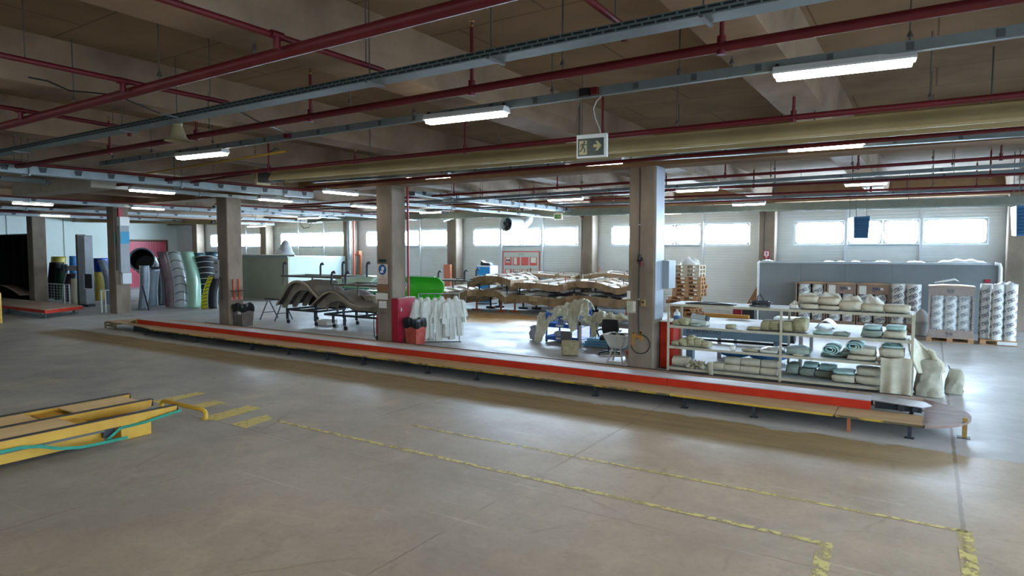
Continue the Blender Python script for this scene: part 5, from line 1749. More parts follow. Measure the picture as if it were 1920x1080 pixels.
def trough(label, xa, xb, Y, zc, ry, rz, a0, a1, m, m_rim, dip=0.0, name='slide_trough'):
    t = thing(name, label, 'slide piece', ((xa + xb) / 2, Y, zc - rz), 'green slide pieces')
    obj('trough', MB().grid(lambda u, v: V((xa + (xb - xa) * v, Y + ry * math.sin(math.radians(a0 + (a1 - a0) * u)) - dip * (2 * v - 1) ** 2, zc - rz * math.cos(math.radians(a0 + (a1 - a0) * u)))), 20, 10), m, t, smooth=True, solid=.02)
    for a in (a0, a1):
        p = [V((xa + (xb - xa) * k / 8, Y + ry * math.sin(math.radians(a)) - dip * (k / 4 - 1) ** 2, zc - rz * math.cos(math.radians(a)))) for k in range(9)]
        obj('rim', MB().tube(p, .03, 8), m_rim, t, smooth=True)
    return t


xa, xb = W(752, 535, 19.3).x, W(822, 535, 19.3).x
zt_, zb_ = W(790, 517, 19.3).z, W(790, 560, 19.3).z
trough('bright green half pipe slide piece behind the white coveralls', xa, xb, 19.0, (zt_ + zb_) / 2, .75, (zt_ - zb_) / 2, -30, 165, M_G1, M_G2, .1)
t = thing('slide_stand', 'dark steel stand under the bright green slide piece', 'stand', ((xa + xb) / 2, 19.2, 0))
for x in (xa + .4, xb - .4):
    obj('leg', MB().bar((x, 19.0, 0), (x, 19.0, zb_ + .05), .06, .06).bar((x, 19.6, 0), (x, 19.6, zb_ + .1), .06, .06).bar((x, 19.0, zb_ * .5), (x, 19.6, zb_ * .5), .05, .05), M_STEEL, t)
xa, xb = W(638, 530, 20.0).x, W(708, 530, 20.0).x
zt_ = W(660, 517, 20.0).z
trough('white green arched slide piece behind the hooked frames', xa, xb, 20.4, zt_ - .55, .9, .55, 95, 265, M_G2, M_G3, .0)
xa, xb = W(676, 545, 17.6).x, W(706, 545, 17.6).x
trough('small emerald arched piece just left of the fire cabinet column', xa, xb, 17.8, W(690, 556, 17.6).z, .5, W(690, 545, 17.6).z - W(690, 556, 17.6).z, 95, 265, M_G3, M_G3)
t = thing('slide_stand', 'low grey stand under the green pieces behind the hooked frames', 'stand', (-21, 20.4, 0))
xm0, xm1 = W(645, 530, 20.0).x, W(700, 530, 20.0).x
for x in (xm0, xm1):
    obj('leg', MB().bar((x, 19.6, 0), (x, 19.6, zt_ - .6), .07, .07).bar((x, 21.2, 0), (x, 21.2, zt_ - .6), .07, .07).bar((x, 19.5, zt_ - .62), (x, 21.3, zt_ - .62), .07, .07), M_STEEL, t)

# ================================================================ FIELD OF WAVY MOULDS
M_MW = mat('brown ply and resin', '#7a5f42', '#9b8163', rough=.7, scale=2.2, bump=.2, bscale=10)
M_MT = mat('white gelcoat top', '#b9b3a8', '#d2cdc4', rough=.35, scale=2)
M_MB = mat('dusty resin panel', '#6f5b48', '#8c7862', rough=.6, scale=2)


def wavy(label, px, Y, depth, skirt, floor_legs=True, posts=2, ribs=4, seed=0):
    pr = [(W(x, y, Y).x, W(x, y, Y).z) for x, y in px]
    N = 26
    L_ = smooth_line(pr, N)
    xs_ = [p[0] for p in L_]
    t = thing('wavy_mould', label, 'mould', ((xs_[0] + xs_[-1]) / 2, Y + depth / 2, 0), 'wavy moulds stacked on stands')

    def pt(i, v):
        return V((L_[i][0], Y + depth * v, L_[i][1] + .05 * math.sin(v * 5 + i * .3 + seed) * v))
    mb = MB().grid(lambda u, v: pt(int(round(u * (N - 1))), v), N, 8)
    obj('top_shell', mb, M_MT, t, smooth=True, solid=.025)
    sk = MB()
    f0 = [pt(i, 0) + V((0, -.01, .02)) for i in range(N)]
    f1 = [v + V((0, .0, -skirt - .03 * math.sin(i * .9 + seed))) for i, v in enumerate(f0)]
    sk.add(f0 + f1, [(i, i + 1, N + i + 1, N + i) for i in range(N - 1)])
    obj('front_skirt', sk, M_MW, t, solid=.03)
    for i in (0, N - 1):
        sd = MB()
        e0 = [pt(i, k / 7) for k in range(8)]
        sd.add(e0 + [v - V((0, 0, skirt)) for v in e0], [(k, k + 1, 9 + k, 8 + k) for k in range(7)])
        obj('side_skirt', sd, M_MW, t, solid=.03)
    for k in range(ribs):
        i = int((k + .5) / ribs * (N - 1))
        rb = MB()
        for j in range(7):
            rb.bar(pt(i, j / 7) + V((0, 0, .05)), pt(i, (j + 1) / 7) + V((0, 0, .05)), .05, .09)
        obj('long_rib', rb, M_MT if k % 2 else M_MB, t)
    for v in (.3, .62, .95):
        rb = MB()
        for i in range(N - 1):
            rb.bar(pt(i, v) + V((0, 0, .05)), pt(i + 1, v) + V((0, 0, .05)), .05, .09)
        obj('cross_rib', rb, M_MT, t)
    for k in range(ribs + 1):
        x, z = L_[int(k / ribs * (N - 1))]
        obj('stiffener', MB().box(x - .03, x + .03, Y - .05, Y - .01, z - skirt, z - .02), M_MB, t)
    zmin = min(p[1] for p in L_) - skirt
    for x in (xs_[0] + .35, xs_[-1] - .35):
        for y in (Y + .25, Y + depth - .3):
            if floor_legs:
                obj('leg', MB().bar((x, y, 0), (x, y, zmin + .15), .06, .06).box(x - .22, x + .22, y - .06, y + .06, 0, .09), M_ORST if y < Y + 1 else M_STEEL, t)
            else:
                obj('leg', MB().bar((x, y, zmin - .28), (x, y, zmin + .15), .05, .05), M_STEEL, t)
    for k in range(posts):
        i = int((k + .6) / posts * (N - 2))
        p = pt(i, .35 + .3 * (k % 2))
        obj('locating_post', MB().cyl(p, p + V((0, 0, .26 + .1 * math.sin(k * 4 + seed))), .022, n=8), (M_BLACK, M_GALV, M_ORR)[(k + seed) % 3], t)
    return t


wavy('wavy mould, lower row, farthest left behind the coveralls', [(782, 544), (800, 543), (822, 544), (842, 550), (858, 552), (876, 545)], 22.6, 2.6, .26, seed=1)
wavy('arched wavy mould of the lower row, next to the coveralls', [(876, 556), (890, 549), (908, 545), (925, 545), (937, 550), (946, 557)], 23.3, 2.4, .28, seed=2)
wavy('wavy mould of the lower row with a pale plate, centre of the row', [(947, 556), (965, 554), (990, 556), (1015, 559), (1040, 561), (1061, 559)], 23.5, 2.4, .33, seed=3)
wavy('wavy mould of the lower row, at the cabled column', [(1063, 556), (1085, 555), (1110, 557), (1140, 561), (1162, 563), (1186, 560)], 23.9, 2.4, .33, seed=4)
wavy('arched wavy mould of the upper row, left end', [(881, 526), (895, 520), (915, 518), (934, 519), (948, 523), (957, 526)], 23.5, 2.4, .3, False, 1, seed=5)
wavy('wavy mould of the upper row, centre', [(956, 533), (972, 531), (995, 531), (1020, 533), (1040, 536), (1056, 534)], 23.8, 2.8, .26, False, 3, 5, seed=6)
wavy('wavy mould of the upper row, at the cabled column', [(1058, 533), (1075, 529), (1095, 528), (1120, 531), (1140, 537), (1156, 541), (1180, 537)], 24.2, 2.6, .26, False, 3, 5, seed=7)
wavy('pale wavy mould higher at the back of the field, right', [(1090, 519), (1115, 515), (1140, 513), (1165, 515), (1190, 518)], 26.6, .9, .15, False, 2, 3, seed=8)
wavy('pale wavy mould higher at the back of the field, left', [(955, 517), (985, 514), (1010, 514), (1035, 516), (1070, 519)], 26.6, .9, .15, False, 2, 3, seed=9)
p = W(1000, 560, 23.44)
obj('paper_plate', MB().box(p.x - .2, p.x + .2, 23.40, 23.43, p.z - .12, p.z + .08), mat('tan label plate', '#a8906a', rough=.7), label='tan plate fixed to the skirt of the centre lower mould', cat='plate')
hook_frame('white hooked frame at the left end of the mould field', 820, 875, 526, 22.9, ((822, 0, .4), (866, .2, .45), (873, .8, .5)), 1.4)
# dark gear between the two rows
for i, (a, b) in enumerate(((960, 1055), (1062, 1172))):
    x0, x1 = W(a, 548, 24.3).x, W(b, 548, 24.3).x
    z0 = W(a, 551, 24.3).z
    obj('dark_liner', MB().grid(lambda u, v: V((x0 + (x1 - x0) * u, 24.0 + 1.8 * v, z0 + .06 * math.sin(u * 9 + i) * math.sin(v * 5))), 16, 6), mat('dark liner', '#22262c', '#343a42', rough=.5, scale=4), label='dark liner sheet lying on the %s lower mould' % ('centre', 'far right')[i], cat='liner', solid=.03, smooth=True)

# ================================================================ WORK AREA BY THE CABLED COLUMN
M_BLUE = mat('blue steel', '#1d4f9c', '#2760b4', rough=.4, scale=3)
M_CLOTHW = mat('cream protective cloth', '#bdbda8', '#d2d2be', rough=.85, scale=3, bump=.2, bscale=9)
ct = thing('tool_cart', 'blue steel cart with sloping shelves under a heap of cream cloth', 'cart', (-9.2, 16.8, 0))
c0, c1 = F(1022, 641), F(1078, 643)
CX0, CX1, CY0, CY1 = c0.x, c1.x + .25, 16.65, 17.5
for z, tl in ((.10, .0), (.48, .0), (.78, .06)):
    s = obj('tray', MB().box(CX0, CX1, CY0, CY1, z, z + .02), M_BLUE, ct)
    obj('tray_lip', MB().box(CX0, CX1, CY0 - .012, CY0, z - .03, z + .09), M_BLUE, s)
    obj('tray_lip', MB().box(CX0 - .012, CX0, CY0, CY1, z - .03, z + .09), M_BLUE, s)
    obj('tray_label', MB().box(CX0 + .35, CX0 + .6, CY0 - .016, CY0 - .0125, z, z + .06), M_PAPER, s)
for x in (CX0 + .02, CX1 - .02):
    for y in (CY0 + .02, CY1 - .02):
        obj('post', MB().box(x - .02, x + .02, y - .02, y + .02, .06, .95), M_BLUE, ct)
        obj('caster', MB().cyl((x, y - .015, .04), (x, y + .015, .04), .04, n=12), M_BLACK, ct)
bag_i = 0
for x, y, z, r in ((CX0 + .3, CY0 + .3, .12, .10), (CX0 + .7, CY0 + .35, .50, .09), (CX0 + .35, CY0 + .4, .50, .08)):
    bag_i += 1
    obj('rag', MB().grid(lambda u, v: V((x + r * 1.6 * math.cos(u * 2 * PI) * math.sin(.15 + v * 2.9) * (1 + .2 * math.sin(u * 25)), y + r * math.sin(u * 2 * PI) * math.sin(.15 + v * 2.9), z + r - r * math.cos(.15 + v * 2.9))), 20, 8, close_u=True, caps=True), M_PAPER, label='crumpled white rag on a tray of the blue cart, %s one' % ('lowest', 'right upper', 'left upper')[bag_i - 1], cat='rag', group='white rags on the blue cart', smooth=True)


def heap(name, label, edge, top, Y0, Y1, m, seed, nu=110, nv=44, amp=.05):
    """cloth lying over things: px line of the front lower edge and px line of the top"""
    def fn(u, v):
        a, b = lerp_px(edge, u), lerp_px(top, u)
        q = min(1, v / .6)
        x, y = a[0] + (b[0] - a[0]) * q, a[1] + (b[1] - a[1]) * q
        Yv = Y0 + (Y1 - Y0) * (q ** 2 * .6)
        p = W(x, y, Yv)
        if v > .6:
            k = (v - .6) / .4
            p = p + V((0, (Y1 - Y0) * .5 * k, -.30 * k * k))
        n_ = amp * noise2(u * 17 + seed, v * 7, seed) + amp * .7 * math.sin(u * 41 + v * 6 + seed) * (1 - v * .5)
        n_ += amp * .9 * (.5 - abs(noise2(u * 30 + v * 11 + seed, v * 15 - u * 9, seed + 2))) + amp * .5 * (.5 - abs(noise2(u * 62 - v * 17, v * 31 + u * 20, seed + 5)))
        return p + V((n_ * .5, -abs(n_), n_))
    return obj(name, MB().grid(fn, nu, nv), m, label=label, cat='cloth', smooth=True, solid=.012)


heap('cloth_heap', 'big heap of cream protective clothing draped over the blue cart', [(1001, 642), (1016, 640), (1024, 622), (1034, 600), (1052, 594), (1062, 597), (1070, 622), (1082, 620), (1084, 596), (1104, 594)],
     [(1009, 591), (1016, 588), (1030, 584), (1042, 577), (1056, 573), (1066, 569), (1076, 566), (1088, 563), (1096, 562), (1103, 566)], 16.45, 17.4, M_CLOTHW, 2)
p0 = W(1000, 630, 16.7)
obj('cloth_bundle', MB().lathe([(.02, 0), (.14, .04), (.17, .2), (.12, .33), (.15, .4), (.03, .46)], (p0.x - .02, 16.8, 0), 14), mat('lilac grey cloth', '#8c8c98', '#a0a0ac', rough=.8, scale=6), label='small lilac grey bundle on the floor at the left of the blue cart', cat='cloth', smooth=True)
# table
TY0, TY1 = 16.2, 17.3
tz = W(1085, 601, TY0).z
tx0, tx1 = W(1083, 600, TY0).x, -6.1
t = thing('work_table', 'grey work table covered with crumpled cloth left of the cabled column', 'table', ((tx0 + tx1) / 2, 16.7, 0))
obj('top', MB().box(tx0 - .05, tx1, TY0, TY1, tz - .04, tz), M_SHT, t)
for x in (tx0 + .05, tx1 - .1):
    for y in (TY0 + .06, TY1 - .06):
        obj('leg', MB().box(x - .035, x + .035, y - .03, y + .03, 0, tz - .04), M_TOPG, t)
obj('apron', MB().box(tx0, tx1 - .05, TY0 + .03, TY0 + .05, tz - .14, tz - .04), M_TOPG, t)
heap('cloth_heap', 'crumpled pale cloth spread over the grey work table', [(1092, 603), (1104, 606), (1112, 632), (1118, 634), (1122, 606), (1138, 602), (1155, 602), (1180, 603)],
     [(1098, 597), (1108, 594), (1116, 589), (1124, 584), (1132, 586), (1145, 590), (1160, 591), (1180, 594)], 16.12, 16.9, M_CLOTHW, 6, amp=.045)
a, b = F(1058, 643), F(1083, 644)
obj('grey_panel', MB().box(a.x, b.x - .02, 16.5, 16.53, 0, W(1070, 622, 16.5).z), mat('matt grey board', '#5a5a58', '#646462', rough=.7), label='dark grey board standing in front of the blue cart', cat='board')
q = F(1068, 671)
bl = MB()
bl.cbox((-7.82, 14.88, .19), .44, .40, .36, rz=.5)
obj('stone_block', bl, mat('sandy concrete block', '#8f8468', '#ab9f80', rough=.95, scale=8, bump=.5, bscale=22), label='sandy concrete block on the floor in front of the work table', cat='block', bev=.04)
# office chair
cx_, cy_ = -7.0, 15.5
t = thing('office_chair', 'black office chair turned away beside the work table', 'chair', (cx_, cy_, 0))
M_CH = mat('black chair fabric', '#15171a', '#1f2226', rough=.8, scale=20)
obj('seat', MB().cbox((cx_, cy_, .44), .48, .46, .09, rz=.4), M_CH, t, bev=.03)
obj('backrest', MB().grid(lambda u, v: V((cx_ - .05 + .24 * (2 * u - 1) * (1 - .15 * (2 * v - 1) ** 2), cy_ + .24 + .06 * (2 * u - 1) ** 2 * -1, .52 + .38 * v)), 12, 8), M_CH, t, smooth=True, solid=.05)
for s in (-1, 1):
    obj('armrest', MB().tube([V((cx_ + s * .24, cy_ - .1, .46)), V((cx_ + s * .29, cy_ - .12, .62)), V((cx_ + s * .29, cy_ + .12, .64)), V((cx_ + s * .22, cy_ + .2, .6))], .022, 8), M_BLACK, t, smooth=True)
obj('column', MB().cyl((cx_, cy_, .09), (cx_, cy_, .42), .03, n=12), M_BLACK, t)
for k in range(5):
    a = k * 2 * PI / 5 + .3
    l = obj('star_leg', MB().bar((cx_, cy_, .10), (cx_ + .28 * math.cos(a), cy_ + .28 * math.sin(a), .07), .05, .03), M_BLACK, t)
    obj('caster', MB().cyl((cx_ + .28 * math.cos(a) - .015, cy_ + .28 * math.sin(a), .03), (cx_ + .28 * math.cos(a) + .015, cy_ + .28 * math.sin(a), .03), .03, n=12), M_BLACK, l)
# wash tub on a stand
tx, ty = -6.33, 14.55
t = thing('mixing_tub', 'white grimy tub on a splayed stand against the cabled column', 'tub', (tx, ty, 0))
zt0, zt1 = .36, .68
tb = MB()
tb.add([(tx - .15, ty - .13, zt0), (tx + .15, ty - .13, zt0), (tx + .15, ty + .13, zt0), (tx - .15, ty + .13, zt0), (tx - .30, ty - .24, zt1), (tx + .30, ty - .24, zt1), (tx + .30, ty + .24, zt1), (tx - .30, ty + .24, zt1)],
       [(3, 2, 1, 0), (0, 1, 5, 4), (1, 2, 6, 5), (2, 3, 7, 6), (3, 0, 4, 7)])
M_TUB = mat('grimy white plastic', '#a9a59c', '#c9c6be', rough=.5, scale=4)
obj('tub', tb, M_TUB, t, solid=.014, bev=.02)
obj('rim', MB().tube([V((tx - .3, ty - .24, zt1)), V((tx + .3, ty - .24, zt1)), V((tx + .3, ty + .24, zt1)), V((tx - .3, ty + .24, zt1))], .02, 8, closed=True), M_TUB, t)
for sx in (-1, 1):
    for sy in (-1, 1):
        obj('leg', MB().bar((tx + sx * .10, ty + sy * .10, zt0), (tx + sx * .20, ty + sy * .17, 0), .03, .03), M_TUB, t)
obj('leg_tie', MB().bar((tx - .15, ty - .14, .17), (tx + .15, ty - .14, .17), .025, .025).bar((tx - .2, ty - .17, .03), (tx + .2, ty - .17, .03), .025, .025), M_TUB, t)
for i, (dx, dy, m_) in enumerate(((-.12, .02, M_DARK), (.02, .06, M_GALV), (.12, -.02, M_DARK), (.18, .1, M_WHITE))):
    obj('tub_pot', MB().cyl((tx + dx, ty + dy, zt1 - .16), (tx + dx, ty + dy, zt1 + .05), .05, n=12), m_, label='small pot standing in the white tub, %s from the left' % ('first', 'second', 'third', 'fourth')[i], cat='pot', group='pots in the white tub', smooth=True)
obj('tub_board', MB().box(tx - .2, tx + .2, ty - .15, ty + .15, zt1 - .18, zt1 - .165), M_TUB, t)
t = thing('bucket', 'low orange red bucket on the floor behind the white tub', 'bucket', (tx + .1, 15.2, 0))
obj('body', MB().lathe([(.15, 0), (.19, .2), (.2, .2), (.16, .01)], (tx + .1, 15.2, 0), 20, caps=False).lathe([(.15, .0), (.15, .01)], (tx + .1, 15.2, 0), 20), M_ORR, t, smooth=True)
obj('handle', MB().tube([V((tx + .1 + .2 * math.cos(a), 15.2, .2 + .1 * math.sin(a))) for a in [PI * k / 8 for k in range(9)]], .008, 6), M_GALV, t)
t = thing('bundle_boards', 'pale blue boards lying under the work table', 'boards', (-7.4, 16.6, 0))
for k in range(3):
    obj('board', MB().cbox((-7.5 + .1 * k, 16.7 - .05 * k, .05 + .09 * k), 1.5, .5, .07, rz=.05 * k), mat('pale blue board', '#5f9cc4', '#7fb4d6', rough=.4, scale=2), t)
obj('hose_coil', MB().tube([V((-6.35 + .10 * math.cos(a), 16.1 + .02 * a / 6, .78 - .25 * math.sin(a) ** 2 + .1 * math.sin(a))) for a in [k * .5 for k in range(40)]], .014, 6), mat('yellow hose', '#b5b02a', rough=.5), label='yellow hose coil hung at the table end by the cabled column', cat='hose', smooth=True)

# ================================================================ CUTTING TABLE BEHIND THE RACK
M_MC = mat('grey blue machine', '#66808f', '#74909f', rough=.4, scale=2)
kz0, kz1 = W(1380, 637, 15.9).z, W(1380, 616, 15.9).z
kx0, kx1 = W(1277, 625, 15.9).x, W(1478, 625, 15.9).x
t = thing('cutting_machine', 'long grey blue cloth cutting machine lettered along its beam, behind the rack', 'machine', ((kx0 + kx1) / 2, 16, 0))
obj('beam', MB().box(kx0, kx1, 15.9, 16.2, kz0, kz1), M_MC, t, bev=.02)
obj('top_strip', MB().box(kx0, kx1, 15.88, 16.22, kz1, kz1 + .04), M_WHITE, t)
obj('lettering', glyphs('△ ARMEKCHO', .13, align='LEFT').xf(Matrix.Translation((kx0 + .12, 15.894, (kz0 + kz1) / 2))), mat('navy lettering', '#1f3350', rough=.5), t)
obj('end_gear', MB().cyl((kx1 + .01, 16.05, (kz0 + kz1) / 2), (kx1 + .12, 16.05, (kz0 + kz1) / 2), .15, n=18), M_DARK, t)
for x in (kx0 + .2, kx1 - .25):
    obj('leg', MB().box(x - .08, x + .08, 15.95, 16.15, 0, kz0), M_MC, t)
obj('base_bar', MB().box(kx0, kx1, 16.0, 16.1, kz0 - .10, kz0 - .05), M_BLACK, t)
ctz = .86
t = thing('cutting_table', 'long bright white cutting table behind the rack', 'table', (-2.6, 17.4, 0))
obj('top', MB().box(-4.55, -.55, 16.35, 18.2, ctz - .04, ctz), mat('white laminate', '#a4a8a8', '#b2b6b6', rough=.6), t)
for x in (-4.4, -2.5, -.7):
    for y in (16.45, 18.1):
        obj('leg', MB().box(x - .04, x + .04, y - .04, y + .04, 0, ctz - .04), M_TOPG, t)
obj('side_frame', MB().bar((-4.4, 16.45, .3), (-.7, 16.45, .3), .04, .04), M_DARK, t)
p, q = W(1332, 586, 18.5), W(1402, 588, 18.5)
obj('roller_pipe', MB().cyl((p.x, 18.0, ctz + .07), (q.x + .15, 18.0, ctz + .07), .06, n=14), mat('orange cardboard tube', '#b07a30', '#bf8a40', rough=.6), label='orange tube lying on the back edge of the white cutting table', cat='tube', smooth=True)
p, q = W(1450, 600, 17.0), W(1512, 600, 17.0)
t = thing('carton', 'white box with a red stripe on the cutting table', 'box', ((p.x + q.x) / 2, 17.2, ctz))
obj('body', MB().box(p.x, q.x, 17.0, 17.5, ctz + .002, ctz + .2), M_WHITE, t)
obj('stripe', MB().box(p.x - .003, q.x + .003, 16.996, 17.0, ctz + .06, ctz + .11), M_CRIM, t)
p, q = W(1530, 605, 17.2), W(1567, 605, 17.2)
obj('paper_arch', MB().grid(lambda u, v: V((p.x + (q.x - p.x) * u, 17.0 + .7 * v, ctz + .008 + .17 * math.sin(u * PI))), 14, 4), M_WHITE, label='arched white sheet standing on the cutting table', cat='sheet', smooth=True, solid=.006)
for i, (x, y, w_) in enumerate(((-4.1, 16.8, .9), (-3.3, 16.7, 1.0))):
    obj('plastic_sack', MB().grid(lambda u, v: V((x + w_ / 2 * math.cos(u * 2 * PI) * math.sin(.12 + 2.9 * v) * (1 + .06 * math.sin(u * 19 + i)), y + .3 * math.sin(u * 2 * PI) * math.sin(.12 + 2.9 * v), .17 - .165 * math.cos(.12 + 2.9 * v))), 24, 9, close_u=True, caps=True),
        mat('blue film sack', '#2f6fb0', '#4a8ac8', rough=.35, scale=4), label='blue plastic sack on the floor under the cutting table, %s one' % ('left', 'right')[i], cat='sack', group='blue sacks under the cutting table', smooth=True)
# red box and black box farther back
p, q = W(1374, 600, 21.0), W(1389, 575, 21.0)
t = thing('red_cabinet', 'crimson box on a post near the grey partition, seen under the top tier', 'cabinet', (p.x, 21.2, 0))
obj('box', MB().box(p.x, q.x + .02, 21.0, 21.3, p.z, q.z), M_CRIM, t)
obj('post', MB().box(p.x + .08, p.x + .14, 21.1, 21.2, 0, p.z), M_TOPG, t)
p, q = W(1391, 600, 20.6), W(1414, 576, 20.6)
t = thing('dark_bin', 'black box on legs near the grey partition, seen under the top tier', 'box', (p.x, 20.8, 0))
obj('box', MB().box(p.x, q.x, 20.6, 21.0, p.z - .2, q.z), M_BLACK, t)
for x in (p.x + .05, q.x - .05):
    obj('leg', MB().box(x - .03, x + .03, 20.75, 20.85, 0, p.z - .2), M_DARK, t)

# ================================================================ PALLET STACK
M_PAL = mat('pallet wood', '#9a7350', '#b58d66', rough=.8, scale=3, bump=.1, bscale=16, stretch=(1, 6, 6))
M_PAL2 = mat('dark pallet wood', '#7c5638', '#94694a', rough=.85, scale=3, stretch=(1, 6, 6))
M_PALW = mat('bleached pallet wood', '#b3a48e', '#c9bca8', rough=.8, scale=3, stretch=(1, 6, 6))


def pallet(label, loc, m, lx=1.06, ly=.82, group=None):
    t = thing('pallet', label, 'pallet', loc, group)
    for k in range(5):
        y = -ly / 2 + .05 + k * (ly - .1) / 4
        obj('deck_board', MB().box(-lx / 2, lx / 2, y - .05, y + .05, .122, .144), m, t, local=True)
    for x in (-lx / 2 + .07, 0, lx / 2 - .07):
        obj('stringer_board', MB().box(x - .07, x + .07, -ly / 2, ly / 2, .1, .122), m, t, local=True)
        for y in (-ly / 2 + .05, 0, ly / 2 - .05):
            obj('block', MB().box(x - .07, x + .07, y - .05, y + .05, .022, .1), m, t, local=True)
    for y in (-ly / 2 + .05, 0, ly / 2 - .05):
        obj('base_board', MB().box(-lx / 2, lx / 2, y - .05, y + .05, 0, .022), m, t, local=True)
    return t


pc = W(1285, 560, 23.6)
protos = {}
ORD = ('lowest', 'second', 'third', 'fourth', 'fifth', 'sixth', 'seventh', 'eighth', 'ninth', 'tenth', 'eleventh', 'twelfth', 'thirteenth', 'fourteenth', 'topmost')
jx = [-.05, -.06, .0, -.12, -.12, -.16, -.1, .06, .05, .08, .04, .04, 0, .0, 0]
jr = [.02, -.03, .05, -.06, .03, -.05, .05, .0, .04, -.04, .06, .08, 0, .0, .0]
for k in range(15):
    m = M_PALW if k >= 12 else (M_PAL2 if k in (0, 2, 4, 5) else M_PAL)
    lab = 'wooden pallet, %s of the tall pallet stack' % (ORD[k] if k in (0, 14) else ORD[k] + ' from the floor')
    loc = (pc.x + jx[k], 23.9 + .03 * math.sin(k * 5), k * .146)
    if m.name not in protos:
        o = pallet(lab, loc, m, group='pallets of the tall stack')
        protos[m.name] = o
    else:
        o = dup(protos[m.name], loc, None, lab)
    o.rotation_euler = (0, 0, jr[k])
o = MB().grid(lambda u, v: V((pc.x + .05 + .34 * math.cos(u * 2 * PI) * math.sin(.1 + v * 1.47) * (1 + .15 * math.sin(u * 31)), 23.9 + .25 * math.sin(u * 2 * PI) * math.sin(.1 + v * 1.47), 2.192 + .22 * math.cos(.1 + v * 1.47) * (1 + .3 * math.sin(u * 19)))), 30, 8, close_u=True)
obj('film_heap', o, mat('white film', '#dde3e6', rough=.35, bump=.3, bscale=20), label='crumpled white film on top of the tall pallet stack', cat='film', smooth=True)

# ================================================================ GREY PARTITION ROOM
M_PART = mat('grey partition panel', '#6c7376', '#787f82', rough=.5, scale=.6)
pz = W(1500, 491, 25.9).z
px0, px1 = W(1425, 500, 25.9).x, W(1872, 500, 25.9).x
t = thing('partition_room', 'long grey panelled low room standing along the windows', 'partition', ((px0 + px1) / 2, 26.5, 0))
n_ = 5
for i in range(n_):
    a, b = px0 + (px1 - px0) * i / n_, px0 + (px1 - px0) * (i + 1) / n_
    obj('panel', MB().box(a + .003, b - .003, 25.9, 25.96, 0, pz), M_PART, t)
obj('roof_panel', MB().box(px0, px1, 25.96, 27.2, pz - .05, pz), M_PART, t)
obj('end_panel', MB().box(px0, px0 + .05, 25.96, 27.2, 0, pz - .05), M_PART, t)
obj('end_panel', MB().box(px1 - .05, px1, 25.96, 27.2, 0, pz - .05), M_PART, t)
obj('top_rail', MB().box(px0, px1, 25.86, 25.9, pz - .05, pz + .02), mat('pale rail', '#a9b3b8', rough=.4), t)
obj('corner_pipe', MB().tube([V((px0 - .04, 25.85, 0)), V((px0 - .04, 25.85, pz - .05)), V((px0 + .02, 25.85, pz + .01))], .04, 10), M_WHITE, t, smooth=True)
obj('drain_pipe', MB().tube([V((px1 - .1, 25.8, pz)), V((px1 + .02, 25.8, pz - .02)), V((px1 + .05, 25.8, pz - .15)), V((px1 + .06, 25.8, .2))], .06, 10), M_WHITE, t, smooth=True)
for i, (a, b, h) in enumerate(((1430, 1448, .06), (1545, 1562, .03), (1570, 1582, .03), (1596, 1612, .04), (1640, 1668, .05), (1700, 1735, .05), (1758, 1852, .12))):
    x0, x1 = W(a, 490, 26.2).x, W(b, 490, 26.2).x
    obj('film_scrap', MB().grid(lambda u, v: V((x0 + (x1 - x0) * u, 26.0 + .5 * v, pz + .012 + h * math.sin(u * PI) ** .5 * math.sin(v * PI) * (1 + .3 * math.sin(u * 21 + i)))), 14, 6), mat('white film', ''), label='scrap of white film on the partition roof, %s from the left' % ('first', 'second', 'third', 'fourth', 'fifth', 'sixth', 'seventh, longest,')[i], cat='film', group='film scraps on the partition roof', smooth=True, solid=.004)
# leaning brown board at the left of the partition
x0, x1 = W(1400, 560, 26.3).x, W(1416, 560, 26.3).x
obj('leaning_board', MB().prism([(x0 - .3, 26.2, 0), (px0 - .12, 26.2, 0), (px0 - .12, 26.2, W(1415, 533, 26.2).z)], (0, .03, 0)), M_CARD, label='brown triangular board leaning at the left end of the grey partition', cat='board')

# ================================================================ ROLLS AND CARTONS
M_ROLL = mat('white wrapped roll', '#c9cbc6', '#d6d8d3', rough=.5, scale=2)
M_NAVY = mat('navy print', '#2b3446', '#3a4660', rough=.6, scale=30)
M_CARTON = mat('brown carton', '#7d6452', '#92796a', rough=.7, scale=3)
PR = glyphs('STEKO', .15, bold=.03)


def roll(label, cx, cy, z0, r, h, rows, group, a_span=(-2.6, -.35), step=.23, cols=2, wrap=.0):
    t = thing('wrapped_roll', label, 'roll', (cx, cy, z0), group)
    obj('body', MB().lathe([(r * .2, 0), (r, .0), (r, h), (r * .92, h + .025), (r * .25, h + .02)], (cx, cy, z0), 28), M_ROLL, t, smooth=True)
    pr = MB()
    rot = math.radians(30)
    for q in range(rows):
        for c, a0 in enumerate((-3.0, -1.6, -.2)):
            zc = z0 + .12 + q * step + (.09 if c % 2 else 0)
            if zc > z0 + h - .08:
                continue
            kx, ky = (.62, 1.15) if r > .2 else (.42, .9)
            vs = []
            for v in PR.v:
                x, y = v.x * kx, v.z * ky
                xx, yy = x * math.cos(rot) - y * math.sin(rot), x * math.sin(rot) + y * math.cos(rot)
                a = a0 + xx / r
                vs.append(V((cx + (r + .003) * math.cos(a), cy + (r + .003) * math.sin(a), zc + yy)))
            pr.add(vs, PR.f)
    obj('printed_lettering', pr, M_NAVY, t)
    return t


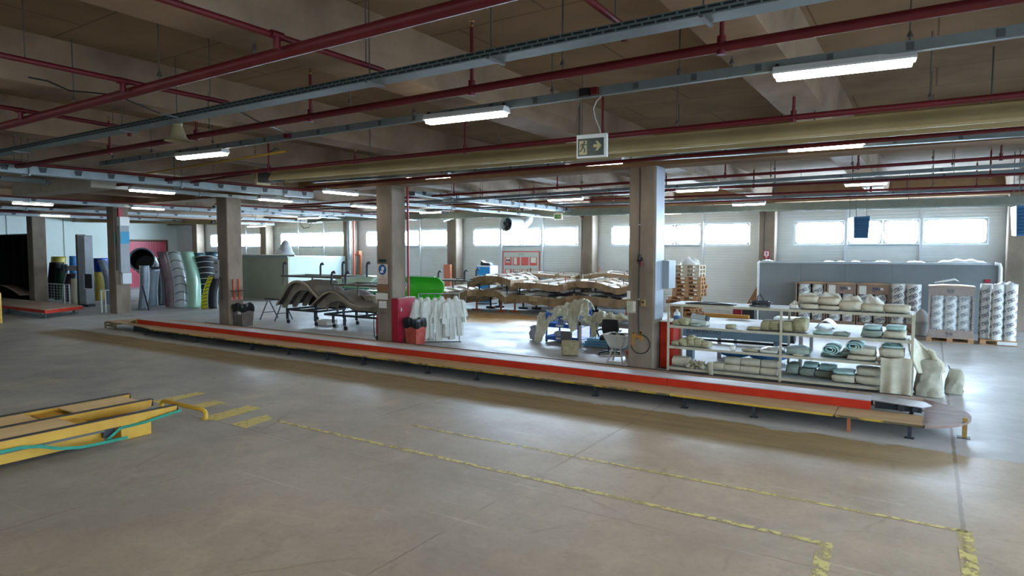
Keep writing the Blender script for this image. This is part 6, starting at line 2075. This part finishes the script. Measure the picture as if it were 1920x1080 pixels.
def carton_frame(label, x0, x1, Y, d, z0, z1, band_t, band_b, papers=(), pallet_=True, win=True, tag_='carton'):
    """open-sided carton on a pallet: brown bands top and bottom, a big window between"""
    t = thing('roll_carton', label, 'carton', ((x0 + x1) / 2, Y + d / 2, 0), 'cartons of wrapped rolls')
    s = .045
    obj('top_band', MB().box(x0, x1, Y, Y + .012, z1 - band_t, z1), M_CARTON, t)
    obj('bottom_band', MB().box(x0, x1, Y, Y + .012, z0, z0 + band_b), M_CARTON, t)
    obj('side_strip', MB().box(x0, x0 + s, Y, Y + .012, z0 + band_b, z1 - band_t), M_CARTON, t)
    obj('side_strip', MB().box(x1 - s, x1, Y, Y + .012, z0 + band_b, z1 - band_t), M_CARTON, t)
    obj('side_wall', MB().box(x0, x0 + .012, Y + .012, Y + d, z0, z1), M_CARTON, t)
    obj('side_wall', MB().box(x1 - .012, x1, Y + .012, Y + d, z0, z1), M_CARTON, t)
    obj('back_wall', MB().box(x0 + .012, x1 - .012, Y + d - .012, Y + d, z0, z1), M_CARTON, t)
    obj('floor_board', MB().box(x0 + .012, x1 - .012, Y + .012, Y + d - .012, z0, z0 + .012), M_CARTON, t)
    obj('lid', MB().prism([(x0 - .02, Y - .02, z1), (x1 + .02, Y - .02, z1), ((x0 * .3 + x1 * .7), Y - .02, z1 + .03), ((x0 * .7 + x1 * .3), Y - .02, z1 + .03)], (0, d, 0)), mat('tan carton lid', '#a88a68', '#b89a78', rough=.7), t)
    if papers:
        obj('shipping_label', MB().box(x0 + .06, x0 + .28, Y - .004, Y - .001, z1 - band_t + .0, z1 - .05), M_PAPER, t)
        mb = MB()
        for i, (w0, h0) in enumerate(((.18, .03), (.25, .045), (.12, .025))):
            mb.box(x1 - .5, x1 - .5 + w0, Y - .004, Y - .001, z1 - .13 - i * .055, z1 - .13 - i * .055 + h0)
        obj('carton_print', mb, M_NAVY, t)
        obj('small_label', MB().box(x1 - .26, x1 - .17, Y - .004, Y - .001, z1 - .19, z1 - .11), M_PAPER, t)
    return t


YA_ = 25.0
ez = W(1600, 531, YA_).z


def pal_under(label, x0, x1, Y, d, m=M_PAL):
    return pallet(label, ((x0 + x1) / 2, Y + d / 2, 0), m, lx=x1 - x0, ly=d, group='pallets under the rolls')


ca = [(1491, 1547), (1549, 1604), (1606, 1666)]
nm = ('left carton of the row behind the rack, with two rolls showing at the top', 'middle brown carton of the row behind the rack, with a white shipping label', 'right brown carton of the row behind the rack, with a white shipping label')
for i, (a, b) in enumerate(ca):
    x0, x1 = W(a, 580, YA_).x, W(b, 580, YA_).x
    pal_under('pallet under the %s carton of the row behind the rack' % ('left', 'middle', 'right')[i], x0, x1, YA_ + .02, .7)
    carton_frame(nm[i], x0, x1, YA_, .75, .15, ez - .03, .03 if i == 0 else .34, .12, papers=(i > 0))
    r = (x1 - x0) / 4 - .03
    for j in range(2):
        roll('white roll lettered in navy, %s one in the %s carton behind the rack' % (('left', 'right')[j], ('left', 'middle', 'right')[i]), x0 + (x1 - x0) * (.26 + .48 * j), YA_ + .04 + r, .163, r, ez - .25 if i else ez - .23, 7, 'wrapped rolls in the row behind the rack')
x0, x1 = W(1670, 580, YA_).x, W(1726, 580, YA_).x
t = pal_under('pallet with a brown carton base under the open roll pair right of the row', x0, x1 + .05, YA_ - .2, .8)
obj('carton_box', MB().box(x0 - .02, x1 + .06, YA_ - .22, YA_ + .6, .146, .30), M_CARTON, label='brown carton base under the open pair of rolls', cat='carton')
r = (x1 - x0) / 4 + .02
for j in range(2):
    roll('tall white roll lettered in navy, %s of the open pair right of the cartons' % ('left', 'right')[j], x0 + (x1 - x0) * (.25 + .5 * j), YA_ - .15 + r, .303, r - .01, W(1690, 533, YA_).z - .32, 7, 'open pair of wrapped rolls')
pb = W(1736, 600, 24.0)
obj('film_bag', MB().lathe([(.02, 0), (.20, .02), (.26, .18), (.24, .34), (.30, .48), (.22, .66), (.10, .80), (.03, .86)], (pb.x - .12, 24.3, 0), 22), mat('milky film', '#a9adb0', '#bdc2c4', rough=.3, scale=3, bump=.3, bscale=9), label='stack of milky film bags between the rolls and the wrapped pallet', cat='bag', smooth=True)
# film-wrapped carton on its own pallet
YE = 23.0
x0, x1 = W(1740, 600, YE).x, W(1826, 600, YE).x
zt_ = W(1780, 537, YE).z
pal_under('pallet under the big film wrapped carton', x0 - .03, x1 + .02, YE, .85)
carton_frame('big brown carton wrapped in clear film, three rolls showing in its window', x0, x1, YE, .9, .15, zt_, .28, .22)
r = (x1 - x0) / 6 - .02
for j in range(3):
    roll('white roll lettered in navy, %s of three in the film wrapped carton' % ('left', 'middle', 'right')[j], x0 + (x1 - x0) * (.2 + .3 * j), YE + .05 + r, .163, r, zt_ - .24, 6, 'rolls in the film wrapped carton', cols=1, a_span=(-2.2, -.95))
mfilm = mat('clear stretch film', '#dfe8ee', rough=.12, alpha=.07, bump=.5, bscale=6)
obj('stretch_film', MB().box(x0 - .012, x1 + .012, YE - .014, YE - .012, .12, zt_), mfilm, label='clear stretch film round the big carton', cat='film')
mb = MB()
for i, tx in enumerate(('▲', '▲')):
    mb.v, mb.f = mb.v, mb.f
for zz in (zt_ - .14, .25):
    xm = (x0 + x1) / 2 - .02
    mb.box(xm - .1, xm + .08, YE - .006, YE - .002, zz - .07, zz - .05)
    mb.box(xm - .1, xm - .02, YE - .006, YE - .002, zz - .03, zz + .05)
    mb.box(xm + .0, xm + .08, YE - .006, YE - .002, zz - .03, zz + .05)
obj('printed_square', mb, mat('dark carton print', '#4c3c38', rough=.7), label='dark square prints on the big film wrapped carton', cat='print')
ps = [W(1752, 530, 23.2), W(1772, 527, 23.2), W(1790, 524, 23.2), W(1798, 528, 23.2)]
obj('film_strip', MB().tube([V((p.x, 23.3, max(p.z, zt_ + .055))) for p in ps], [.015, .03, .03, .01], 8), mat('white film', ''), label='white twisted film strip on top of the big carton', cat='film', smooth=True)
# roll pair at the right edge
YF_ = 23.0
x0, x1 = W(1843, 600, YF_).x, W(1909, 600, YF_).x
pal_under('pallet under the tall roll pair at the right edge of the view', x0 - .05, x1 + .02, YF_, .9)
obj('white_board', MB().box(x0 + .35, x1, YF_ - .04, YF_ - .01, .03, .12), M_WHITE, label='white board leaning on the pallet at the right edge', cat='board')
zr = W(1875, 535, YF_).z
for j, (fx, rr) in enumerate(((.42, .0), (.80, .0), (.10, .0))):
    r = (x1 - x0) * .19
    roll('tall white roll lettered in navy at the right edge, %s' % ('middle one', 'right one', 'left one set back')[j], x0 + (x1 - x0) * fx, YF_ + .06 + r + (.28 if j == 2 else 0), .146, r, zr - .16, 8, 'tall rolls at the right edge', cols=1, a_span=(-2.1, -.9), step=.235)
obj('film_heap', MB().grid(lambda u, v: V((x0 + .25 + (x1 - x0 - .25) * u, YF_ + .1 + .4 * v, zr + .015 + .05 * math.sin(u * PI) * math.sin(v * PI) * (1.2 + math.sin(u * 17 + v * 5)))), 16, 6), mat('white film', ''), label='white film over the tops of the rolls at the right edge', cat='film', smooth=True, solid=.004)
pq = W(1852, 527, 25.84)
obj('red_sign', MB().box(pq.x - .08, pq.x + .08, 25.84, 25.86, pq.z - .06, pq.z + .06), M_CRIM, label='small red sign on the partition above the rolls at the right edge', cat='sign')

# ================================================================ THINGS ON THE REAR WALL
# round axial fan on a bracket
ax = V((-.08, -.997, 0)).normalized()
c0 = W(949, 420, 25.6)
c1 = c0 - ax * 1.05
t = thing('wall_fan', 'big round axial fan with a white casing hung in front of a window', 'fan', (c0 + c1) / 2)
fr_ = .335
mb = MB().tube([c0, c0 - ax * .06, c1 + ax * .06, c1], [fr_, fr_ * .97, fr_ * .97, fr_], 32, caps=False)
obj('casing', mb, M_WHITE, t, smooth=True, solid=.012)
obj('rim', MB().tube([c0 + (ax.cross(V((0, 0, 1)))) * (fr_ * math.cos(a)) + V((0, 0, fr_ * math.sin(a))) for a in [2 * PI * k / 32 for k in range(32)]], .02, 8, closed=True), M_GALV, t, smooth=True)
obj('rim', MB().tube([c1 + (ax.cross(V((0, 0, 1)))) * (fr_ * math.cos(a)) + V((0, 0, fr_ * math.sin(a))) for a in [2 * PI * k / 32 for k in range(32)]], .02, 8, closed=True), M_GALV, t, smooth=True)
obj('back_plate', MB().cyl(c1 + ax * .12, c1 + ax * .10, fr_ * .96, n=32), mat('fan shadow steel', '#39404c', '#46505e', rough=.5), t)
obj('hub', MB().cyl(c0 - ax * .3, c0 - ax * .1, .07, n=16), M_DARK, t, smooth=True)
sd = ax.cross(V((0, 0, 1)))
for k in range(6):
    a = k * PI / 3
    d_ = sd * math.cos(a) + V((0, 0, math.sin(a)))
    e_ = sd * -math.sin(a) + V((0, 0, math.cos(a)))
    h0 = c0 - ax * .2
    obj('blade', MB().add([h0 + d_ * .06 - e_ * .04 - ax * .03, h0 + d_ * .06 + e_ * .04 + ax * .03, h0 + d_ * .3 + e_ * .10 + ax * .05, h0 + d_ * .3 - e_ * .06 - ax * .04], [(0, 1, 2, 3)]), M_DARK, t, solid=.008)
obj('hanger', MB().bar(c1 + V((0, 0, fr_)), (c1.x, c1.y, ZS), .04, .04).bar(c0 - ax * .1 + V((0, 0, fr_)), V((c0.x, c0.y, ZS)) - ax * .1, .04, .04), M_GALV, t)
db = W(985, 408, 27.6)
obj('duct_elbow', MB().tube([c1, c1 - ax * .35 + V((0, 0, .02)), c1 - ax * .6 + V((.05, 0, .25)), c1 - ax * .65 + V((.06, 0, .7)), (c1.x + .35, c1.y + .6, ZS - .02)], .25, 16), M_WHITE, t, smooth=True)

# notice board
b0, b1 = W(943, 471, 27.96), W(1012, 516, 27.96)
t = thing('notice_board', 'white notice board with a red border and eight red cards on the rear wall', 'board', ((b0.x + b1.x) / 2, 27.95, b1.z))
bx0, bx1, bz1, bz0 = b0.x, b1.x, b0.z, b0.z - 1.45
M_BRD = mat('board white', '#b3bab2', rough=.5)
M_BRED = mat('board red', '#b84a44', rough=.6)
obj('panel', MB().box(bx0, bx1, 27.955, 27.985, bz0, bz1), M_BRD, t)
obj('border', MB().box(bx0, bx1, 27.945, 27.955, bz1 - .05, bz1).box(bx0, bx1, 27.945, 27.955, bz0, bz0 + .05).box(bx0, bx0 + .05, 27.945, 27.955, bz0 + .05, bz1 - .05).box(bx1 - .05, bx1, 27.945, 27.955, bz0 + .05, bz1 - .05), M_BRED, t)
obj('title', glyphs('PANO', .13).xf(Matrix.Translation(((bx0 + bx1) / 2, 27.95, bz1 - .17))), mat('title green', '#4c6a5c', rough=.6), t)
for r_ in range(2):
    for c_ in range(4):
        x = bx0 + .12 + c_ * (bx1 - bx0 - .2) / 4
        z = bz1 - .72 - r_ * .62
        cdd = obj('card', MB().box(x, x + .42, 27.947, 27.954, z, z + .42), M_BRED, t)
        if (r_, c_) != (0, 2):
            w_, h_ = ((.26, .26), (.17, .36), (0, 0), (.3, .26), (.26, .24), (.34, .3), (.28, .28), (.34, .18))[r_ * 4 + c_]
            obj('sheet', MB().box(x + .07, x + .07 + w_, 27.942, 27.946, z + .4 - h_, z + .4), M_PAPER, cdd)
            if (r_, c_) in ((1, 1), (0, 0)):
                obj('photo', MB().box(x + .10, x + .2, 27.939, 27.9415, z + .2, z + .3).box(x + .23, x + .33, 27.939, 27.9415, z + .2, z + .3), M_DARK, cdd)

# blue cabinet with a black bag on it
b0, b1 = W(893, 498, 26.5), W(919, 520, 26.5)
t = thing('blue_cabinet', 'blue fronted white steel cabinet under the windows left of the notice board', 'cabinet', ((b0.x + b1.x) / 2, 26.8, 0))
obj('carcass', MB().box(b0.x, b1.x, 26.5, 27.2, .05, b0.z), M_WHITE, t)
obj('door', MB().box(b0.x + .02, b1.x - .02, 26.48, 26.5, .1, b0.z - .06), mat('bright blue door', '#1a7ec0', '#248aca', rough=.4), t)
obj('handle', MB().box(b0.x + .08, b0.x + .3, 26.465, 26.48, b0.z - .5, b0.z - .47), M_WHITE, t)
obj('base', MB().box(b0.x + .02, b1.x - .02, 26.55, 27.15, 0, .05), M_BLACK, t)
obj('tool_bag', MB().prism([(b0.x + .1, 26.7, b0.z + .002), (b0.x + .75, 26.7, b0.z + .002), (b0.x + .65, 26.7, b0.z + .14), (b0.x + .3, 26.7, b0.z + .16), (b0.x + .14, 26.7, b0.z + .26)], (0, .3, 0)), M_BLACK, label='black tool bag lying on the blue cabinet', cat='bag', bev=.02)
# orange board, rusty stand, silver and red pipes, far columns
p, q = W(833, 521, 27.1), W(845, 496, 27.1)
obj('orange_panel', MB().box(p.x, q.x, 27.05, 27.2, 0, q.z), mat('dull orange board', '#b0644a', '#c0775c', rough=.6), label='dull orange upright board in front of a window wall column', cat='board')
x = W(652, 450, 27.0).x
obj('down_pipe', MB().cyl((x, 27.1, 0), (x, 27.1, ZG), .11, n=14), M_GALV, label='silver down pipe beside the column at the green low room', cat='pipe', smooth=True)
x = W(661, 450, 27.0).x
obj('down_pipe', MB().cyl((x, 27.1, 0), (x, 27.1, ZG), .06, n=12), mat('coral pipe', '#b5604e', rough=.5), label='coral red vertical pipe beside the silver down pipe', cat='pipe', smooth=True)
x = W(671, 490, 27.3).x
t = thing('rusty_stand', 'rusty upright pipe with a cross arm against the rear wall', 'stand', (x, 27.4, 0))
zc = W(671, 478, 27.3).z
obj('post', MB().cyl((x, 27.5, 0), (x, 27.5, zc + .25), .09, n=12), M_ORST, t, smooth=True)
obj('arm', MB().bar((x - .42, 27.4, zc), (x + .12, 27.4, zc), .08, .08), M_ORST, t)
obj('valve', MB().cbox((x, 27.4, zc + .12), .18, .2, .24), M_ORST, t, bev=.02)
# fire sign and alarms
p = W(1437.5, 477, 27.3)
t = thing('fire_sign', 'red and white extinguisher sign with an arrow on a window wall column', 'sign', p)
obj('board', MB().box(p.x - .12, p.x + .12, 27.275, 27.298, p.z - .16, p.z + .16), M_CRIM, t)
obj('symbol_field', MB().box(p.x - .09, p.x + .09, 27.27, 27.275, p.z - .06, p.z + .13), mat('sign pink white', '#d9c3c0', rough=.5), t)
obj('symbol', MB().box(p.x - .02, p.x + .02, 27.266, 27.27, p.z - .03, p.z + .09), M_CRIM, t)
obj('arrow', MB().prism([(p.x - .06, 27.27, p.z - .08), (p.x + .06, 27.27, p.z - .08), (p.x, 27.27, p.z - .14)], (0, .004, 0)), mat('sign pink white', ''), t)
for i, (px_, py_) in enumerate(((1434, 396), (1092, 405))):
    p = W(px_, py_, 27.3)
    t = thing('alarm_sounder', 'small red alarm sounder high on the window wall column, %s' % ('above the extinguisher sign', 'left of the cabled column')[i], 'alarm', p)
    obj('base', MB().cyl((p.x, 27.3, p.z), (p.x, 27.26, p.z), .075, n=14), M_RED, t)
    obj('horn', MB().cyl((p.x, 27.26, p.z), (p.x, 27.18, p.z), .06, .07, n=14), M_RED, t)
    obj('wire', MB().cyl((p.x, 27.29, p.z - .07), (p.x, 27.29, p.z - 1.6), .012, n=6), M_DARK, t)
# hanging blue unit heaters
def unit_heater(label, px0, px1, py0, py1, Y, split):
    a, b = W(px0, py0, Y), W(px1, py1, Y)
    t = thing('unit_heater', label, 'heater', ((a.x + b.x) / 2, Y, b.z))
    xs0, xm, xs1 = a.x, W(split, py0, Y).x, b.x
    dz = (a.z - b.z)
    ins = (xs1 - xs0) * .1
    mb = MB()
    f = [(xm, Y, a.z), (xs1, Y, a.z + .02), (xs1 - ins * .5, Y, b.z), (xm + .02, Y, b.z)]
    s = [(xs0, Y + .5, a.z - .01), (xs1 - .1, Y + .6, a.z), (xs1 - .15, Y + .6, b.z + .02), (xs0 + ins, Y + .5, b.z + .02)]
    mb.add(f + s, [(0, 1, 2, 3), (4, 7, 6, 5), (0, 3, 7, 4), (1, 5, 6, 2), (0, 4, 5, 1), (3, 2, 6, 7)])
    obj('casing', mb, mat('heater blue', '#1d5c86', '#266a96', rough=.4), t)
    obj('front_grille', MB().prism([(xm + .03, Y - .012, a.z - .05), (xs1 - .03, Y - .012, a.z - .03), (xs1 - ins * .5 - .02, Y - .012, b.z + .05), (xm + .05, Y - .012, b.z + .05)], (0, .01, 0)), ribbed('heater louvres', '#164a70', '#1e5880', 'Z', .09, rough=.4, depth=.6), t)
    for x, y in ((xs0 + .06, Y + .4), (xm + .06, Y + .1), (xs1 - .1, Y + .1)):
        obj('wire', MB().cyl((x, y, a.z - .01), (x - .02, y, soffit(x, y) - .004), .01, n=6), M_ROD, t)
    return t


unit_heater('blue unit heater hung on wires in front of the windows', 1587, 1630, 407, 447, 24.0, 1601)
unit_heater('dark blue unit heater cut by the right edge of the view', 1898, 1945, 386, 442, 21.5, 1906)
# sensor lamps under the heater
p = W(838, 413, 26.8)
t = thing('security_camera', 'small white camera high on a window wall column', 'camera', p)
obj('body', MB().cyl(p + V((-.12, -.15, -.03)), p + V((.1, .1, .06)), .06, n=12), M_WHITE, t)
obj('arm', MB().bar(p + V((.05, .05, .05)), V((p.x + .1, 27.25, p.z + .1)), .03, .03), M_WHITE, t)

# ================================================================ LEFT END OF THE HALL
# green-grey low room
M_LR = mat('pale green plaster', '#9aa08c', '#aab09c', rough=.7, scale=.5)
rz = W(500, 481, 22.9).z
rxx = W(540, 500, 22.9).x
t = thing('low_room', 'pale green windowless low room left of the mould trolleys', 'room', (-32, 25, 0))
obj('front_wall', MB().box(-35.6, rxx, 22.9, 23.0, 0, rz), M_LR, t)
obj('side_wall', MB().box(rxx - .1, rxx, 23.0, 27.0, 0, rz), mat('pale blue green plaster', '#a9bab6', '#b9c8c4', rough=.6, scale=.5), t)
obj('side_wall', MB().box(-35.6, -35.5, 23.0, 27.0, 0, rz), M_LR, t)
obj('roof', MB().box(-35.5, rxx - .1, 23.0, 27.0, rz - .06, rz), M_LR, t)
obj('roof_edge', MB().box(-35.6, rxx + .02, 22.86, 22.9, rz - .04, rz + .05), M_GALV, t)
obj('roof_pipe', MB().cyl((-35, 23.3, rz + .06), (rxx + .1, 23.3, rz + .06), .05, n=10), M_GALV, t)
px_ = W(517, 472, 23.6).x
bag_specs = ((W(516, 470, 23.8).x, .55, .55, 'grey cloth bundle on the roof of the green low room'), (W(530, 470, 24.2).x, .38, .95, 'tall pale cone shaped bundle on the roof of the green low room'))
for i, (x, r, h, lab) in enumerate(bag_specs):
    obj('roof_bundle', MB().lathe([(.02, rz + .002), (r, rz + .02), (r * 1.05, rz + h * .3), (r * .8, rz + h * .6), (r * .45, rz + h * .9), (.03, rz + h)], (x, 24.4, 0), 18), mat('lumpy grey cloth', '#8c9094', '#b0b4b8', rough=.8, scale=2, bump=.5, bscale=5), label=lab, cat='bundle', smooth=True)

# black screen
sz = W(40, 441, 14.6).z
t = thing('black_screen', 'big black tarpaulin screen beside the farthest left column', 'screen', (-42, 14.6, 0))
obj('tarpaulin', MB().grid(lambda u, v: V((-38.2 - 10.3 * u, 14.6 + .05 * math.sin(u * 60) + .1 * math.sin(u * 9), sz * v)), 90, 6), mat('black tarpaulin', '#060605', '#0e0c09', rough=.9, scale=.8, spec=.1), t, smooth=True, solid=.01)
obj('top_rail', MB().cyl((-38.1, 14.6, sz + .03), (-48.5, 14.6, sz + .03), .04, n=10), M_DARK, t)
for x in (-38.15, -43, -48.4):
    obj('post', MB().cyl((x, 14.68, 0), (x, 14.68, sz + .03), .04, n=8), M_DARK, t)
a, b = W(0, 556, 13.6), W(20, 556, 13.6)
obj('tan_arch', MB().grid(lambda u, v: V((-41.5 + 3.2 * u, 13.7 + .6 * v, .35 + .55 * math.cos((u - .2) * 1.7))), 14, 4), M_PLYB, label='tan curved sheet leaning in front of the black screen', cat='sheet', smooth=True, solid=.03)
# machine tower
wx0, wx1 = W(147, 520, 14.9).x, W(177, 520, 15.3).x
tzz = W(160, 441, 14.9).z
t = thing('machine_tower', 'tall grey white machine cabinet with a dark hatch and a side arm', 'machine', ((wx0 + wx1) / 2, 15.3, 0))
M_MT2 = mat('machine enamel', '#8b9096', '#a3a8ae', rough=.4, scale=1)
obj('body', MB().box(wx0, wx1, 14.9, 15.3, .1, tzz), M_MT2, t, bev=.03)
obj('plinth', MB().box(wx0 - .05, wx1 + .05, 14.95, 15.28, 0, .1), M_DARK, t)
obj('dark_side', MB().box(wx0 - .28, wx0 - .005, 14.95, 15.28, 0, tzz + .05), mat('machine dark side', '#3c3a36', '#4a4842', rough=.6), t)
ha, hb = W(160, 540, 14.9), W(172, 514, 14.9)
obj('hatch', MB().box(ha.x, hb.x, 14.88, 14.9, ha.z, hb.z), M_BLACK, t)
obj('hatch_frame', MB().box(ha.x - .08, ha.x, 14.87, 14.9, ha.z, hb.z).box(ha.x - .08, hb.x + .05, 14.87, 14.9, ha.z - .06, ha.z), M_WHITE, t)
za = W(130, 503, 15.1).z
obj('side_arm', MB().box(wx0 - 1.75, wx0 - .285, 15.1, 15.4, za - .12, za + .12), M_MT2, t)
obj('arm_head', MB().cyl((wx0 - 1.8, 15.05, za - .25), (wx0 - 1.8, 15.05, za + .2), .16, n=14), M_DARK, t)
# guard fences
a, b = F(86, 567), F(131, 571)
t = thing('guard_fence', 'white wire guard fence in front of the leaning dark pieces', 'fence', (a + b) / 2)
for p in (a, a.lerp(b, .8), b):
    obj('post', MB().bar((p.x, p.y, 0), (p.x, p.y, 1.02), .05, .05), M_WHITE, t)
wires = MB()
for k in range(7):
    z = .14 + k * .14
    wires.bar((a.x, a.y, z), (b.x, b.y, z), .012, .012)
for k in range(9):
    p = a.lerp(b, k / 8)
    wires.bar((p.x, p.y, .14), (p.x, p.y, 1.0), .008, .008)
obj('wire_panel', wires, M_WHITE, t)
obj('top_rail', MB().bar((a.x, a.y, 1.0), (b.x, b.y, 1.0), .04, .04), M_WHITE, t)
a, b = F(191, 586), F(208, 587)
t = thing('guard_barrier', 'narrow white steel frame standing left of the blue sign column', 'frame', (a + b) / 2)
for p in (a, a.lerp(b, .45), b + V((.1, .3, 0))):
    obj('post', MB().bar((p.x, p.y, 0), (p.x, p.y, .98), .05, .05), M_WHITE, t)
obj('top_rail', MB().bar((a.x, a.y, .98), (b.x + .1, b.y + .3, .98), .05, .05), M_WHITE, t)

# leaning slide pieces: each a curved plank standing on the floor
PERP = V((.5, .866, 0))
AWAY = V((-.866, .5, 0))


def lean(label, base, top, wpx, Y, m, bow=8, hollow=.25, stripes=0, stripe_m=None, rim_m=None, wtop=None, bend=0.0, solid=.04):
    """px of foot centre and head centre, widths in px at the given depth plane"""
    B = W(*base, Y)
    B.z = .02
    T = W(*top, Y)
    sc = (W(base[0] + 10, base[1], Y) - W(base[0], base[1], Y)).length / 10
    dist = (B - EYE).length
    k = dist / FPX
    w0, w1 = wpx * k, (wtop or wpx) * k
    t = thing('slide_piece', label, 'slide piece', B, 'slide pieces leaning in the left of the hall')

    def fn(u, v):
        c = B.lerp(T, v)
        sag = math.sin(v * PI) * bow * k
        w_ = w0 + (w1 - w0) * v
        a = (u - .5) * 2
        tip = bend * max(0, v - .7) ** 2 * 10
        return c + PERP * (a * w_ / 2 + sag) + AWAY * (hollow * a * a + tip) - AWAY * hollow * .5
    obj('shell', MB().grid(fn, 13, 20), m, t, smooth=True, solid=solid)
    for s in (0, 1):
        obj('edge', MB().tube([fn(s, j / 14) - AWAY * .02 for j in range(15)], .035, 6), rim_m or m, t, smooth=True)
    for q in range(stripes):
        v = (q + .6) / stripes
        obj('rib', MB().tube([fn(j / 8, v + .05 * (1 - (j / 4 - 1) ** 2)) - AWAY * .03 for j in range(9)], .016, 6), stripe_m, t, smooth=True)
    return t


M_S1 = mat('steel grey gelcoat', '#5f6a74', '#7c8892', rough=.25, scale=.6)
M_S2 = mat('dark slate gelcoat', '#39444a', '#4a565c', rough=.3, scale=.6)
M_S3 = mat('maroon grey gelcoat', '#6a5a60', '#8f8288', rough=.22, scale=.5)
M_S4 = mat('white grey gelcoat', '#a3acae', '#bcc5c6', rough=.25, scale=.5)
M_S5 = mat('mint gelcoat', '#86b09c', '#a3c8b4', rough=.2, scale=.5)
M_S6 = mat('black gelcoat', '#0a0b10', '#12141a', rough=.5)
M_S7 = mat('yellow gelcoat', '#b8c01c', '#c8d028', rough=.3)
M_S8 = mat('teal dark gelcoat', '#2c5058', '#3c646c', rough=.25)
M_LINE = mat('pale rib line', '#c2c6c4', rough=.5)
M_S9 = mat('royal blue gelcoat', '#1f3f9c', '#2a4cae', rough=.25)
M_S10 = mat('yellowish gelcoat', '#b0a040', '#c2b254', rough=.4)
YS = 17.2
lean('pale blue grey curved slide piece right of the blue sign column', (280, 577), (283, 505), 24, 16.6, M_S1, -2, .35, rim_m=M_LINE)
lean('dark slate slide piece leaning second from the blue sign column', (302, 576), (298, 500), 22, YS, M_S2, 2, .2)
lean('grey slide piece with maroon edges in the leaning row', (324, 578), (307, 472), 19, 17.0, M_S3, 3, .3, rim_m=mat('maroon edge', '#7a2236', rough=.3))
lean('pale grey slide piece with dark cross lines in the leaning row', (340, 577), (325, 472), 19, 17.2, M_S4, 4, .2, stripes=7, stripe_m=M_DARK)
lean('mint green slide piece in the leaning row', (364, 576), (350, 472), 18, 17.4, M_S5, 5, .3)
lean('dark teal slide piece behind the black ribbed one', (372, 572), (370, 474), 20, 18.6, M_S8, 6, .3)
lean('big black slide piece with pale cross ribs', (380, 573), (386, 480), 36, 18.1, M_S6, 2, .5, stripes=9, stripe_m=M_LINE, rim_m=M_LINE, wtop=40)
lean('dark teal slide piece rising at the top right of the leaning row', (402, 566), (400, 472), 22, 19.4, M_S8, 2, .3)
lean('yellow slide piece with dark cross lines', (386, 573), (400, 518), 13, 17.5, M_S7, -3, .15, stripes=9, stripe_m=M_DARK, wtop=12)
lean('black slide piece right of the yellow one', (399, 573), (407, 516), 14, 17.6, M_S6, -3, .2, rim_m=M_LINE)
# open tube pieces
def tube_piece(label, px, py, Y, r, axis, L, m, rim_m, foot=True):
    c = W(px, py, Y)
    a = V(axis).normalized()
    t = thing('slide_tube', label, 'slide piece', c - V((0, 0, r)), 'slide pieces leaning in the left of the hall')
    e = c + a * L
    obj('tube', MB().tube([c, c + a * L * .5 + V((0, 0, -.05)), e + V((0, 0, -.2))], [r, r * .98, r * .95], 28, caps=False), m, t, smooth=True, solid=.03)
    s = a.cross(V((0, 0, 1))).normalized()
    u = s.cross(a).normalized()
    obj('rim', MB().tube([c + s * r * math.cos(q) + u * r * math.sin(q) for q in [2 * PI * k / 28 for k in range(28)]], .045, 8, closed=True), rim_m, t, smooth=True)
    obj('end_plate', MB().cyl(e + V((0, 0, -.2)), e + V((0, 0, -.2)) + a * .03, r * .95, n=28), M_BLACK, t)
    if foot:
        obj('stand', MB().bar((c.x + a.x * .4, c.y + a.y * .4, 0), (c.x + a.x * .4, c.y + a.y * .4, c.z - r), .1, .1).bar((e.x, e.y, 0), (e.x, e.y, e.z - r), .1, .1), M_DARK, t)
    return t


tube_piece('black open slide tube high right of the blue sign column', 266, 487, 18.6, .62, (-.75, .55, -.1), 1.6, M_S6, M_S1)
tube_piece('green tube end seen between the leaning slide pieces', 294, 497, 20.5, .42, (-.8, .6, 0), 1.0, mat('leaf green gelcoat', '#4c8a2a', rough=.3), M_LINE)
lean('white edged grey slide shell right against the blue sign column', (266, 585), (270, 498), 12, 15.6, mat('grey blue gelcoat', '#77828e', '#8f9aa6', rough=.3), 2, .3, rim_m=M_WHITE)
obj('prop_pole', MB().cyl(W(267, 535, 15.2), V((F(279, 582).x, F(279, 582).y, 0.02)), .035, n=8), M_STEEL, label='dark pole propped on the floor right of the blue sign column', cat='pole')
# pieces left of the blue sign column
lean('black slide piece behind the wire guard fence', (99, 566), (106, 492), 17, 16.4, M_S6, 0, .3)
lean('dark green slide piece behind the wire guard fence', (112, 567), (115, 502), 14, 16.2, mat('bottle green gelcoat', '#1c3a2a', rough=.3), 0, .2)
lean('maroon black slide piece behind the wire guard fence', (126, 570), (134, 513), 12, 15.8, mat('maroon black gelcoat', '#2a1620', rough=.3), -2, .2, rim_m=M_LINE)
lean('cream panel leaning just left of the machine tower', (139, 573), (140, 522), 8, 15.5, mat('cream gelcoat', '#b5ac90', rough=.5), 0, .1)
lean('yellow panel showing above the black slide pieces', (118, 545), (110, 481), 18, 19.0, M_S10, -3, .2)
lean('light blue panel showing left of the machine tower top', (138, 540), (138, 480), 10, 19.2, mat('light blue gelcoat', '#4a86c0', rough=.3), 0, .1)
lean('royal blue slide piece right of the machine tower', (186, 560), (187, 484), 19, 18.2, M_S9, 2, .4, rim_m=mat('pale blue edge', '#7aa0d8', rough=.3))
lean('grey slide piece leaning on the blue sign column', (202, 572), (190, 488), 9, 16.2, M_S1, 5, .15)
lean('yellowish slide piece low right of the machine tower', (188, 576), (185, 510), 14, 17.0, M_S10, 2, .2)
p = W(1, 475, 15.5)
